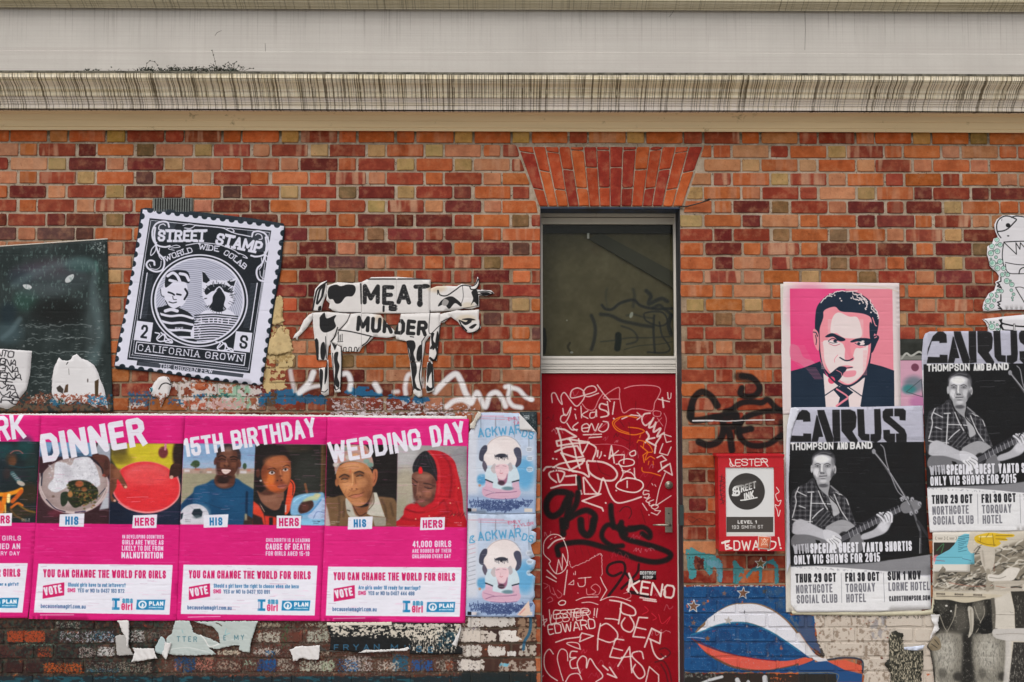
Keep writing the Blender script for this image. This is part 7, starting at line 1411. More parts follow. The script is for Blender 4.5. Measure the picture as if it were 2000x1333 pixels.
for k in range(6): C.line([(285,770+k*30),(318,780+k*30),(290,800+k*30)], 4, (40,14,16), a=.6)
mr = print_mat('box_face_paint', C.image('box_face_paint'), .42, 0, .0002, .4)
n0, n1 = P3(1418.5, 1048, BD), P3(1511.5, 913.5, BD)
fb = MB().box((q0.x, -BD, q0.z), (q1.x, -BD+.02, n0.z)).box((q0.x, -BD, n1.z), (q1.x, -BD+.02, q1.z)).box((q0.x, -BD, n0.z+.0003), (n0.x, -BD+.0199, n1.z-.0003)).box((n1.x, -BD, n0.z+.0003), (q1.x, -BD+.0199, n1.z-.0003)).build('face', mr, bx); canvas_uv(fb.data, C)
MB().box((q0.x+.002, -BD+.0202, q0.z+.002), (q1.x-.002, -.004, q1.z-.002), .002).build('cabinet', M_red, bx)
MB().box((q0.x-.010, -BD-.006, q1.z), (q1.x+.004, -.003, q1.z+.014), .003).box((q0.x-.004, -BD-.003, q1.z-.006), (q1.x+.002, -.004, q1.z-.0002)).build('lid', M_red, bx)
C = Canvas(1414, 908, 1516, 1053, (208,208,208), 2.6, BD).F(1320, 700, 3.333); dk = (46,42,40)
C.ell(463,868,116,116,dk,soft=.03); C.text('STREET', (372,892), (526,846), 46, 9, (214,214,212), gap=.12, cap='round', lean=.25); C.line([(430,830),(385,842),(378,865),(412,868),(408,890),(372,892)], 13, (214,214,212)); C.text('INK', (448,930), (512,908), 48, 9, (214,214,212), gap=.2, cap='round', lean=.25); C.line([(424,926),(460,922),(530,908)], 8, (214,214,212))
C.rect(331,1034,636,1134,(62,56,52)); C.text('LEVEL 1', (404,1078), (528,1078), 22, 5, (222,220,218), gap=.35); C.text('193 SMITH ST', (366,1112), (570,1110), 23, 3, (222,220,218), gap=.4); C.rect(331,1134,636,1156,(206,204,200)); C.ell(460,820,80,26,(74,70,66),.5,.8)
nb = MB().box((n0.x-.001, -BD+.006, n0.z-.001), (n1.x+.001, -BD+.0075, n1.z+.001)).build('notice', print_mat('notice_print', C.image('notice_print'), .35, 0, .0001, .5), bx); canvas_uv(nb.data, C)
C = Canvas(1478, 1043, 1508, 1076, (206,194,188), 3.0, BD).F(1320, 700, 3.333); C.poly([(540,1160),(616,1166),(608,1240),(538,1234)], (196,96,66)); lc = (222,190,170)
C.poly([(553,1172),(603,1176),(598,1228),(550,1224)], (200,110,80)); C.line([(556,1176),(600,1224)], 3, lc); C.line([(600,1178),(554,1222)], 3, lc); C.line([(577,1172),(556,1212),(598,1214),(577,1172)], 3, lc, sm=False); C.line([(570,1180),(585,1180)], 3, lc)
sheet('sticker', C, [(537,1156),(620,1162),(612,1248),(533,1240)], BD+.0006, 'small square orange sticker with a white border on the red notice box', 'sticker', fr=(1320,700,3.333), emb=0, wav=0, seed=2)

# ------------------------------------------------------------------ pink portrait of a frowning man
sheet('poster', None, [(1524,555),(1700,556),(1752,560),(1757,700),(1758,900),(1800,1000),(1800,1199),(1535,1196),(1534,1100),(1531,900),(1527,700)], .0062, 'plain pale backing sheet showing along the left edge of the pink portrait', 'paper', m=M_paper2, seed=70)
C = Canvas(1526, 546, 1762, 814, (212, 200, 200), 1.9).F(1520, 540, 4.938); nv, lp, wp_, sp_ = (24,40,58), (226,140,152), (222,206,206), (222,130,146)
C.poly([(108,120),(1095,125),(1112,1333),(122,1333)], (218,66,122)); C.poly([(645,122),(1095,125),(1112,1333),(700,1333),(620,600)], (220,130,146)); C.ell(300,300,220,300,(222,84,136),.5,.9)
C.poly([(115,660),(190,680),(240,780),(330,820),(400,900),(440,1010),(340,990),(260,890),(200,840),(115,790)], (206,110,140), .7, sm=True)
for k in range(26): C.line([(118,670+k*12),(250+k*6,670+k*12)] if k < 13 else [(150+(k-13)*14,670+k*12),(340+(k-13)*6,670+k*12)], 3, (224,140,160), a=.6)
C.poly([(118,915),(250,880),(400,820),(480,1000),(880,840),(1000,870),(1112,910),(1116,1333),(120,1333)], nv)
for k in range(9): C.line([(262+k*10,885+k*13),(360+k*8,885+k*13)], 4, (206,110,140), a=.8)
C.poly([(430,935),(560,1040),(650,1060),(835,975),(780,1333),(460,1333)], wp_); C.poly([(570,1070),(640,1060),(720,1120),(670,1160),(690,1333),(550,1333),(590,1170),(530,1100)], nv); C.line([(560,1090),(640,1140),(668,1165)], 16, sp_); C.line([(560,1250),(660,1180)], 20, sp_); C.line([(445,1150),(580,1060)], 10, nv); C.line([(670,1065),(800,1155)], 10, nv); C.line([(835,975),(790,1250)], 5, nv)
C.poly([(350,500),(360,330),(400,250),(480,180),(600,145),(740,155),(860,220),(940,330),(965,430),(945,560),(920,560),(900,700),(870,880),(800,980),(680,1060),(600,1050),(480,960),(420,860),(390,720),(370,540)], nv, sm=True)
C.poly([(440,330),(540,295),(600,340),(720,350),(840,370),(895,420),(890,560),(885,720),(850,880),(780,985),(690,1045),(610,1035),(520,970),(440,880),(405,740),(395,560),(400,490),(430,400)], lp, sm=True)
C.poly([(520,400),(580,350),(680,390),(760,400),(800,520),(790,590),(700,600),(620,590),(560,550),(500,540)], wp_, sm=True); C.poly([(435,700),(440,620),(600,640),(640,700),(700,800),(740,700),(800,690),(860,640),(850,800),(820,930),(700,1030),(620,1020),(500,930),(445,820)], wp_, sm=True)
for k in range(22): C.line([(476,420+k*10),(530,420+k*10)], 3.5, wp_, a=.8); C.line([(770,420+k*8),(815,420+k*8)], 3.5, wp_, a=.7); C.line([(412,640+k*12),(450,640+k*12)], 4, wp_, a=.8); C.line([(815,720+k*11),(850,720+k*11)], 4, lp, a=.8)
C.poly([(330,530),(350,510),(385,560),(390,700),(370,710),(340,640)], lp, sm=True); C.line([(335,540),(360,545),(375,580)], 10, nv); C.line([(355,570),(365,620),(360,660)], 8, nv); C.poly([(905,600),(940,570),(968,590),(940,660),(905,735),(885,720)], nv, sm=True); C.line([(925,595),(945,585)], 9, lp); C.poly([(875,460),(895,455),(915,560),(905,620),(880,600)], nv, sm=True); C.line([(905,400),(930,470),(945,480)], 9, lp)
for x, y in ((540,185),(592,215),(605,238),(510,195),(840,320),(890,350),(780,265),(700,212)): C.ell(x, y, 8, 8, wp_)
for p in ([(700,170),(760,180),(820,210)], [(740,200),(800,220),(840,260)], [(780,190),(850,240),(830,300)], [(870,250),(920,310),(950,380)], [(700,215),(770,230),(810,250)], [(880,310),(930,350),(955,400)], [(410,250),(470,195),(560,155),(650,150)], [(650,155),(760,160)]): C.line(p, 9, wp_, jit=1.5)
C.poly([(448,585),(480,560),(520,550),(570,570),(640,605),(630,625),(580,625),(530,585),(480,590)], nv, sm=True); C.poly([(690,630),(740,605),(800,596),(880,605),(890,640),(860,665),(810,670),(770,630),(710,640)], nv, sm=True)
C.line([(480,625),(520,600),(570,620)], 7, nv); C.ell(545,625,18,14,nv); C.line([(485,650),(540,670),(590,655)], 6, (190,90,110)); C.line([(480,632),(520,645),(565,640)], 5, nv); C.ell(790,650,40,20,wp_,1,.1); C.ell(772,650,16,14,nv); C.line([(735,645),(780,668),(830,665)], 6, nv); C.ell(812,628,16,8,wp_); C.line([(720,660),(770,690),(840,680)], 8, sp_)
C.poly([(640,620),(690,640),(700,740),(730,790),(700,820),(640,800),(640,700)], sp_, .9, sm=True); C.line([(590,785),(640,812),(680,812),(715,795)], 12, nv); C.line([(570,760),(540,800),(540,830)], 6, sp_); C.line([(690,680),(700,720)], 8, lp)
C.poly([(600,870),(660,860),(720,875),(680,892),(620,900)], sp_, sm=True); C.line([(590,880),(650,885),(710,880)], 9, nv); C.poly([(590,870),(655,885),(620,950),(560,1015),(480,965),(520,920)], nv, sm=True); C.ell(510,1003,34,36,(214,80,110),1,.08); C.line([(555,905),(600,930),(610,960)], 6, sp_); C.poly([(620,960),(640,920),(740,910),(735,960),(660,975)], sp_, .85, sm=True); C.line([(480,960),(540,1020),(600,1060),(680,1062),(760,1020),(830,960)], 14, nv)
C.F(); C.mottle(.015, 30, 5).creases(50, (226,190,190), 7, .3, 14, 2); C.F(1520,540,4.938); C.line([(60,75),(600,80),(1000,110),(1150,150)], 8, (200,180,150), a=.5, soft=6)
sheet('poster', C, [(50,55),(600,62),(1166,66),(1172,400),(1184,1333),(44,1333),(30,700)], .0078, 'pink and navy portrait poster of a frowning man with a cigar', fr=(1520,540,4.938), seed=71)
# between portrait and upper concert poster
C = Canvas(1752, 660, 1816, 802, (40,42,38), 1.6); C.mottle(.05, 10, 2); C.F(1740, 400, 2.05)
C.rect(30,624,140,840,(196,150,170)); C.ell(90,720,44,36,(90,110,120),.8,.8); C.ell(70,740,30,20,(40,120,120),.8,.8); C.ell(95,652,16,16,(110,60,80)); C.ell(110,790,40,30,(170,100,150),.7,.8); C.line([(60,750),(120,700),(125,770),(60,750)], 2.5, (60,70,76), sm=False); C.line([(40,618),(60,596),(80,606),(110,590),(130,600)], 8, (170,170,164)); C.rect(30,604,140,622,(150,150,144),.7)
sheet('poster', C, [(1748,663),(1822,662),(1822,810),(1748,810)], .0066, 'narrow pink and black poster strip between the pink portrait and upper concert poster', seed=72, rag=.0004)

# ------------------------------------------------------------------ two black and white concert posters
def concert(off, bbox, out, d, label, seed, fr=None):
    C = Canvas(*bbox, (206, 206, 216), 2.0).F(1530, 780, 3.1, off); g = np.random.default_rng(seed)
    bk, md, lt = (34,35,37), (120,120,124), (200,200,206)
    C.rect(0,20,900,300,(172,172,186)); C.poly([(20,265),(860,258),(900,1050),(20,1015)], bk); C.mottle(.015, 30, 3)
    for k in range(5): C.line([(20,240+k*5),(860,228+k*5)], 2, (120,120,130), a=.6)
    k_ = (40,40,42); pl = lambda *p: C.poly(list(p), k_)
    # stencil CARUS
    C.F(1530, 785, 6.667, off)
    pl((120,330),(150,238),(248,236),(250,262),(348,258),(340,150),(300,112),(235,105),(200,140),(165,170),(100,330),(88,430)); pl((84,524),(100,440),(250,445),(252,412),(355,415),(355,522))
    pl((358,522),(425,170),(440,190),(512,458),(455,460),(440,522)); pl((435,108),(525,108),(645,470),(640,525),(555,525),(445,190))
    pl((628,105),(725,103),(735,515),(645,525),(648,460),(632,400)); pl((740,103),(860,100),(925,130),(945,200),(935,330),(890,385),(960,500),(960,530),(860,520),(748,380))
    pl((950,98),(1040,98),(1055,418),(1112,422),(1112,512),(1010,500),(965,440)); pl((1172,96),(1255,94),(1270,400),(1260,490),(1200,530),(1125,515),(1125,422),(1180,418))
    pl((1285,130),(1320,92),(1420,88),(1420,190),(1375,192),(1500,300),(1570,360),(1598,430),(1595,525),(1460,525),(1455,415),(1500,412),(1380,310),(1300,250),(1283,200)); pl((1435,88),(1550,88),(1585,120),(1582,245),(1505,240),(1500,192),(1435,190)); pl((1290,368),(1375,365),(1380,415),(1445,415),(1445,525),(1340,525),(1295,480))
    C.F(1530, 780, 3.1, off)
    C.text('THOMPSON', (40,310), (300,305), 46, 9, (214,214,222), gap=.16); C.text('AND', (322,305), (388,304), 44, 9, (214,214,222), gap=.18); C.text('BAND', (400,303), (535,300), 44, 10, (214,214,222), gap=.16)
    # singer
    C.F(1540, 870, 4.48, off); G_ = lambda v: (v, v, v+4)
    C.poly([(20,440),(70,370),(150,330),(215,290),(300,400),(360,350),(440,410),(510,470),(540,560),(590,700),(600,760),(300,740),(20,760)], G_(60), sm=True)
    setclip(C, [(22,720),(30,430),(85,360),(200,310),(260,380),(330,440),(390,400),(450,420),(515,480),(545,600),(600,720),(480,660),(320,740),(60,690)])
    for k in range(26):
        C.line([(10+k*24,300),(-6+k*24,760)], 8, G_(34 if k % 2 else 104), a=.75); C.line([(0,330+k*20),(300,322+k*21),(620,345+k*22)], 7, G_(30 if k % 2 else 110), a=.65)
    C.poly([(225,560),(330,540),(350,700),(230,700)], G_(56), .6)
    for k in range(7): C.line([(205+k*20,700),(330+k*10,560+k*12)], 6, G_(120 if k % 2 else 30), a=.7)
    for p, w in (([(85,365),(55,440),(62,500),(30,630)],9), ([(75,405),(150,442)],9), ([(198,420),(190,560),(182,690)],10), ([(165,410),(218,408)],9), ([(190,506),(290,508),(370,514)],9), ([(300,550),(250,590),(205,638)],9), ([(258,398),(290,480),(335,560)],9), ([(395,430),(450,560),(512,655)],9), ([(30,648),(95,662)],9), ([(88,528),(142,548)],8), ([(120,662),(205,668)],8), ([(440,425),(490,450),(520,520)],8), ([(560,620),(590,690)],7), ([(330,330),(400,400),(440,430)],6)): C.line(p, w, G_(206), a=.9, soft=3)
    setclip(C, None)
    C.poly([(240,300),(300,345),(352,310),(350,400),(345,445),(310,420),(262,370)], G_(150), sm=True); C.ell(300,352,44,18,G_(84),.9,.7); C.poly([(345,438),(385,470),(430,540),(440,590),(390,618),(378,560)], G_(166), sm=True, soft=3); C.line([(230,310),(262,390),(330,520),(385,625)], 8, G_(26)); C.line([(362,350),(350,440),(420,520),(450,590)], 8, G_(30)); C.line([(365,355),(430,410)], 12, G_(130), soft=4)
    C.poly([(203,140),(215,95),(260,62),(320,54),(375,80),(400,130),(396,200),(378,270),(350,318),(302,338),(258,326),(226,285),(206,225)], G_(156), sm=True)
    C.poly([(196,175),(198,110),(225,68),(290,42),(350,48),(392,80),(408,130),(404,175),(393,150),(380,110),(330,88),(270,84),(225,104),(210,140)], G_(62), sm=True, soft=3); C.line([(230,90),(290,62),(360,72)], 9, G_(120), a=.6, soft=6)
    setclip(C, smooth_pts([(203,140),(205,95),(260,50),(320,45),(385,70),(412,120),(410,240),(380,272),(350,320),(302,341),(256,328),(222,287),(190,240),(190,160)], True, 4)); C.ell(198,206,11,36,G_(170),1,.35); C.ell(401,212,12,38,G_(176),1,.35); C.ell(399,215,5,20,G_(90),.8,.5)
    C.ell(285,122,78,40,G_(218),.95,.8); C.ell(240,238,28,44,G_(208),.85,.8); C.ell(350,232,28,38,G_(196),.7,.8); C.ell(300,312,34,16,G_(196),.8,.8); C.ell(382,270,20,60,G_(84),.85,.8); C.ell(222,290,16,34,G_(104),.6,.8); C.ell(385,140,18,46,G_(110),.7,.8)
    C.ell(250,184,27,13,G_(116),.7,.8); C.ell(336,184,27,13,G_(112),.7,.8); C.line([(226,168),(250,158),(274,168)], 6, G_(70), soft=3); C.line([(310,166),(336,158),(362,172)], 6, G_(64), soft=3)
    for x in (249, 336): C.ell(x, 183, 12, 5, G_(160), 1, .5); C.ell(x, 182, 6, 5, G_(54), 1, .5); C.line([(x-14,180),(x,175),(x+14,181)], 3, G_(74))
    C.line([(288,170),(286,205),(288,225)], 13, G_(226), a=.8, soft=8); C.line([(271,190),(268,225),(272,236)], 7, G_(112), a=.8, soft=5); C.ell(290,243,24,7,G_(92),.85,.6); C.ell(279,242,5,3.5,G_(30)); C.ell(303,243,5,3.5,G_(30)); C.line([(318,225),(332,262)], 4, G_(120), a=.7, soft=3); C.line([(262,228),(252,262)], 4, G_(120), a=.7, soft=3)
    C.line([(264,269),(285,272),(297,270),(330,267)], 5, G_(50), soft=2); C.ell(297,281,26,6,G_(176),.9,.5); C.ell(297,292,24,6,G_(98),.7,.7); setclip(C, None)
    C.F(1530, 780, 3.1, off)
    # guitar
    C.poly([(52,830),(130,800),(240,800),(300,750),(350,728),(400,740),(440,790),(470,830),(485,880),(440,930),(200,930),(60,900)], (112,112,116), sm=True); C.poly([(250,780),(300,745),(350,730),(400,745),(430,780),(350,820),(290,800)], (150,150,154), sm=True); C.ell(365,840,36,40,(40,40,42),1,.3); C.line([(330,850),(365,840),(420,800),(520,745),(600,700),(720,655)], 44, (48,48,52), sm=False)
    for k in range(6): C.line([(335,838+k*6),(720,644+k*5)], 1.8, (150,150,156), sm=False)
    for k in range(14): C.line([(390+k*23,800-k*12),(402+k*23,838-k*12)], 3, (180,180,186))
    C.poly([(705,640),(740,615),(800,610),(830,640),(810,670),(740,690),(715,680)], (120,120,124), sm=True)
    for x, y in ((715,606),(745,600),(775,605),(770,690),(800,680),(820,632)): C.ell(x, y, 12, 14, (150,150,156),1,.4); C.line([(x,y),(x+6,y+10)], 4, (60,60,64))
    C.poly([(190,850),(215,855),(235,890),(200,880)], (30,30,32))
    # arms and hands with fingers
    C.poly([(52,780),(60,745),(100,725),(150,745),(240,790),(300,815),(330,835),(300,860),(250,850),(150,820),(60,815)], (176,176,182), sm=True, soft=2); C.poly([(240,790),(300,800),(345,830),(340,860),(300,880),(250,850)], (190,190,196), sm=True)
    for p in ([(300,830),(335,850),(345,880)], [(290,845),(320,865),(330,890)], [(280,850),(305,875),(312,900)], [(265,850),(290,880),(296,905)]): C.line(p, 15, (206,206,210)); C.line([(x+9,y) for x, y in p], 3, (90,90,94))
    C.poly([(470,820),(540,790),(580,750),(640,690),(655,730),(620,800),(560,830),(480,850)], (170,170,176), sm=True, soft=2)
    for p in ([(565,700),(590,720),(610,750)], [(580,690),(610,705),(625,740)], [(600,690),(625,700),(640,735)], [(630,685),(650,700),(650,740)]): C.line(p, 15, (200,200,206)); C.line([(x-8,y) for x, y in p], 3, (80,80,84))
    C.line([(605,655),(612,680),(600,700)], 7, (36,36,40)); C.ell(600,770,34,34,(196,196,202),.8,.7)
    # microphone and stand
    C.line([(540,310),(600,390),(660,480),(720,570),(770,650),(810,760),(825,800)], 12, (96,96,100)); C.line([(545,320),(640,440),(760,640)], 3, (190,190,196)); C.line([(585,275),(605,300),(620,380),(650,470),(690,560),(740,600)], 6, (140,140,146)); C.ell(543,316,12,16,(140,140,146)); C.line([(700,600),(720,590),(735,610)], 4, (170,170,176)); C.line([(825,800),(828,960)], 12, (70,70,74)); C.line([(822,840),(820,950)], 3, (190,190,190)); C.line([(810,740),(880,840)], 18, (56,56,60))
    C.poly([(40,1010),(300,1000),(560,985),(880,935),(900,1060),(600,1040),(400,1025),(60,1015)], (128,128,132), sm=True, soft=2); C.line([(480,975),(680,960),(880,932)], 14, (18,18,20)); C.ell(400,960,80,40,(80,80,84),.7,.8)
    C.poly([(20,1015),(200,1010),(350,1018),(480,1028),(700,1050),(900,1080),(920,1330),(20,1330)], (208,208,220), sm=False)
    C.rgb = np.clip((C.rgb-.45)*1.12+.44, .085, .86); C.photo(.035, 1)
    C.patch([(40,1005),(900,1060),(900,1075),(40,1020)], (160,160,168), .5, 9, 4, .8, 5)
    tw = (218,218,226)
    C.text('WITH', (60,938), (152,930), 58, 8.6, (180,180,188), gap=.42); C.text('SPECIAL GUEST', (160,934), (452,926), 62, 10.1, tw, gap=.42); C.text('YANTO SHORTIS', (474,926), (774,916), 60, 10.1, tw, gap=.42); C.text('ONLY VIC SHOWS FOR 2015', (62,1000), (582,982), 56, 9.4, tw, gap=.42)
    C.text('THUR 29 OCT', (70,1110), (316,1104), 54, 9.4, (30,30,36), gap=.42); C.text('NORTHCOTE', (74,1176), (294,1168), 52, 8.2, (112,112,120), gap=.42); C.text('SOCIAL CLUB', (78,1236), (324,1230), 52, 8.2, (112,112,120), gap=.42)
    C.text('FRI 30 OCT', (371,1104), (578,1098), 54, 9.4, (30,30,36), gap=.42); C.text('TORQUAY', (374,1168), (552,1162), 52, 8.2, (112,112,120), gap=.42); C.text('HOTEL', (378,1230), (496,1226), 52, 8.2, (112,112,120), gap=.42)
    C.text('SUN 1 NOV', (628,1096), (828,1090), 54, 9.4, (30,30,36), gap=.42); C.text('LORNE HOTEL', (632,1160), (882,1154), 52, 8.2, (112,112,120), gap=.42); C.text('CARUSTHOMPSON.COM', (636,1222), (884,1216), 32, 5.1, (44,44,50), gap=.42)
    C.line([(346,1050),(350,1230)], 2.5, (120,120,130)); C.line([(602,1050),(608,1226)], 2.5, (120,120,130))
    C.F(); C.creases(140, (150,152,158), seed, .25, 8, 3); C.creases(40, (224,224,230), seed+1, .35, 10, 3)
    return sheet('poster', C, out, d, label, group='black and white concert posters', seed=seed, curl=lambda x, z: 0, wav=.0022)
up = (266, -153.5)
concert(up, (1796, 642, 2090, 1044), [(1803,662),(1807,652),(1816,648),(1900,647),(2088,645),(2092,850),(2096,1035),(1950,1037.5),(1816,1040),(1812,980),(1804,800),(1800,700)], .0092, 'upper black and white CARUS concert poster, cut off by the right picture edge', 81)
concert((0, 0), (1538, 790, 1824, 1200), [(1551,796),(1700,795),(1802,792.5),(1805,880),(1811,1030),(1817,1090),(1818,1190),(1700,1195),(1556,1196),(1544,1180),(1544,1100),(1541,1000),(1540,880),(1546,830)], .0108, 'lower black and white CARUS concert poster beside the red box', 82)
sheet('paper_edge', None, [(1546,1194),(1680,1196),(1800,1194),(1819,1190),(1823,1150),(1826,1200),(1800,1202),(1720,1203),(1548,1201)], .0075, 'older sheets showing as a pale edge under the foot of the lower concert poster', 'paper', m=mat('old_paper_edge', (190,184,160), .7, .08, 30, .001, dirt=(150,70,50), dsc=10, dthr=.62), seed=83, rag=.0008)
sheet('paper_edge', None, [(1544,797),(1553,796),(1562,800),(1550,830),(1543,860),(1540,940),(1543,1100),(1536,1120),(1534,900),(1537,830)], .0145, 'curling white left edge of the lower concert poster', 'paper', m=mat('white_paper_edge', (206,208,220), .6, .04, 30, .0006), seed=84, rag=.0005, step=.014, curl=lambda x, z: .006*abs(math.sin(z*9)))

# ------------------------------------------------------------------ white monster with green bubbles, two sheets
C = Canvas(1912, 414, 2092, 656, (210, 208, 212), 2.2).F(1900, 400, 5.13); C.mottle(.02, 30, 3); k_ = (26,26,28)
L = lambda p, w=12, **k: C.line(p, w, k_, **k)
L([(275,335),(245,290),(232,220),(250,160),(300,122),(360,120),(410,140),(430,155),(400,190),(350,240),(300,265),(245,272)], 12); C.ell(347,210,24,22,k_); L([(285,145),(283,165)], 4); C.ell(348,316,12,7,k_); L([(380,130),(430,118),(520,130),(640,170),(720,260)], 12)
L([(305,378),(400,372),(520,370),(700,380)], 10); L([(305,380),(290,480),(292,560),(310,640)], 9); L([(310,385),(430,500),(425,385),(465,450),(470,385),(520,440),(560,390),(620,470),(660,390)], 9, sm=False); L([(320,582),(420,600),(520,606),(700,600)], 8); L([(320,600),(330,660),(370,692),(450,695),(520,694),(700,690)], 8); L([(455,695),(470,650),(515,630),(560,650)], 11)
L([(420,832),(470,828),(520,845)], 7); L([(425,840),(460,900),(520,1000),(560,1060)], 9); L([(275,730),(275,770),(235,785),(262,800),(240,820),(280,838),(255,800)], 12, sm=False); L([(275,905),(275,970),(240,980),(265,1000),(245,1010),(285,1050),(250,1040)], 12, sm=False); L([(620,840),(600,960),(620,1060)], 9)
gr, gl = (126,178,158), (188,208,200)
def bub(x, y, r): C.ell(x, y, r+2, r+2, (60,80,76), soft=.1); C.ell(x, y, r-3, r-3, gl, soft=.1); C.ell(x-r*.15, y-r*.15, r*.62, r*.62, gr, .9, .6); C.ell(x-r*.4, y-r*.4, r*.16, r*.16, (224,228,228))
for x, y, r in [(235,355,24),(185,420,26),(268,405,24),(230,405,10),(175,490,28),(240,470,26),(225,530,16),(200,462,9),(190,590,34),(268,575,28),(235,590,9),(175,545,10),(240,640,28),(302,640,24),(290,705,22),(342,705,22),(318,680,8),(335,768,28),(385,803,24),(372,765,9),(380,860,16),(402,900,16),(390,935,12),(392,960,8),(250,865,20),(282,868,20),(225,890,10),(180,908,22),(235,920,16),(208,962,18),(145,970,26),(170,945,9),(185,1018,24),(125,1040,14),(145,1050,12),(120,1010,10),(250,855,8)]: bub(x, y, r)
L([(95,1150),(125,1165),(150,1195),(165,1240)], 5); C.poly([(250,1155),(290,1145),(285,1180),(310,1190),(285,1210),(310,1262),(270,1240),(255,1215),(275,1195),(262,1170)], k_); L([(300,1195),(400,1215),(520,1225),(680,1230)], 15); L([(290,1255),(400,1262)], 9); C.rect(398,1195,418,1262,k_); C.rect(402,1200,414,1262,(206,204,206)); bub(185,1225,32); bub(238,1205,13); bub(172,1180,8); bub(235,1250,12); bub(262,1250,12); bub(205,1180,7)
mo = empty('monster_paste_up', P3(1960, 520, .007)); tag(mo, 'white one-eyed monster paste-up draped in green bubbles at the right picture edge', 'poster')
mm = print_mat('monster_print', C.image('monster_print'), .6)
sheet('upper_sheet', C, [(215,200),(240,150),(300,108),(400,106),(520,112),(700,160),(800,260),(860,520),(880,1052),(290,1056),(160,1070),(104,1068),(98,1030),(108,980),(130,940),(160,890),(215,860),(232,800),(225,775),(258,755),(262,715),(232,672),(200,650),(165,610),(158,550),(142,500),(146,420),(195,385),(210,340),(250,325),(222,260)], .0078, parent=mo, fr=(1900,400,5.13), m=mm, seed=91)
sheet('lower_sheet', C, [(94,1148),(160,1140),(330,1120),(513,1103),(800,1090),(860,1280),(150,1285),(150,1230),(125,1180)], .0082, parent=mo, fr=(1900,400,5.13), m=mm, seed=92)

# ------------------------------------------------------------------ layered collage at the lower right
C = Canvas(1805, 1034, 2092, 1350, (192, 184, 170), 1.9).F(1800, 1040, 3.06); C.mottle(.05, 30, 3); g = np.random.default_rng(12)
ik, pp, md = (36,35,32), (198,192,180), (112,106,96); PL = lambda p, c, **k: C.poly(p, c, sm=True, **k)
C.poly([(70,235),(612,40),(900,40),(900,330),(70,350)], (128,120,106), soft=6)
def swirls(n, x0, x1, y0, y1, seed):
    g = np.random.default_rng(seed)
    for k in range(n):
        x, y, L, a = g.uniform(x0,x1), g.uniform(y0,y1), g.uniform(20,70), g.normal(-.25,.45)
        p = [(x,y),(x+L*.5*math.cos(a),y+L*.5*math.sin(a)+g.normal(0,5)),(x+L*math.cos(a*.5),y+L*math.sin(a)+g.normal(0,6))]
        C.line(p, g.uniform(3,11), [ik,pp,md,(206,200,188),(66,62,56)][k % 5], a=g.uniform(.5,.95), soft=g.uniform(1,5))
swirls(210, 290, 860, 60, 330, 1); swirls(120, 60, 400, 238, 345, 2); C.line([(160,300),(230,312),(320,322),(420,316)], 4, (160,96,80), a=.7); C.line([(430,232),(428,120)], 5, (120,60,46), a=.5)
PL([(352,85),(428,92),(432,170),(420,215),(395,250),(370,215),(350,160)], (188,180,168)); C.line([(360,110),(372,200)], 10, (150,142,130), a=.6, soft=8); C.line([(395,230),(400,290),(390,340)], 26, (150,142,128), soft=8); PL([(396,250),(460,252),(515,212),(580,214),(572,245),(540,285),(470,292),(400,288)], (206,200,192)); C.line([(400,268),(460,274),(500,262)], 3, md)
C.poly([(430,290),(900,280),(900,350),(430,350)], (176,168,156)); C.line([(440,320),(520,330),(700,318)], 3, (150,100,80)); swirls(18, 440, 860, 300, 345, 5)
PL([(318,22),(400,2),(470,8),(545,12),(545,26),(500,32),(512,44),(500,50),(462,50),(470,66),(440,86),(400,84),(355,72),(318,55)], (206,170,40)); C.line([(340,26),(420,24)], 8, (228,214,150))
for p in ([(440,18),(540,20)], [(440,38),(505,42)], [(420,8),(430,80)], [(330,50),(380,70),(440,76)], [(400,4),(380,30)], [(350,20),(345,60)]): C.line(p, 2.5, (70,54,20), a=.85)
C.poly([(60,400),(450,398),(450,600),(440,640),(320,650),(60,640)], ik, soft=2); C.poly([(230,600),(330,600),(330,900),(220,900)], (34,33,31), soft=4); C.poly([(30,640),(75,640),(80,900),(30,900)], (44,42,38))
C.ell(230,520,50,90,(104,100,92),.6,.9); C.ell(340,460,40,60,(120,116,106),.7,.9); C.ell(120,440,40,40,(70,68,62),.6,.9); C.ell(150,600,70,30,(90,86,78),.6,.9)
for (a, b, y0, ph) in ((62,238,600,.0),(300,505,600,1.0)):
    C.poly([(a,y0+10),((a+b)/2,y0-6),(b,y0+6),(b+4,y0+100),(b-10,900),(a+(20 if ph else 30),900),(a-2,y0+120)], (128,124,114), soft=8); C.ell((a+b)/2-10,y0+120,(b-a)*.36,110,(178,174,164),.85,.9)
    for k in range(900):
        x = g.normal((a+b)/2,(b-a)*.30); y = g.uniform(y0,890); v = g.uniform(0,1)*(1-abs(x-(a+b)/2)/(b-a)*1.3); v = max(0,min(1,v))
        if x < a-8 or x > b+10: continue
        c = 50+150*v; C.line([(x,y),(x+g.normal(0,3),y+g.uniform(7,18))], g.uniform(1.4,2.8), (c,c*.98,c*.92), a=.6)
    C.ell(b-24,860,30,30,(40,38,36),.8,.8); C.ell(a+60,840,26,30,(60,58,54),.5,.8)
C.poly([(430,400),(520,360),(545,440),(555,570),(432,574)], (196,190,180), soft=2); C.line([(420,390),(428,480),(424,575)], 22, (92,88,80), soft=6); C.line([(436,490),(560,492)], 2.5, md); C.poly([(528,352),(900,345),(900,572),(556,572),(552,460)], (46,44,40)); PL([(424,580),(500,575),(612,572),(900,575),(900,660),(600,650),(500,645),(430,625)], (186,182,178)); C.line([(440,610),(560,604),(700,616)], 3, md, a=.7)
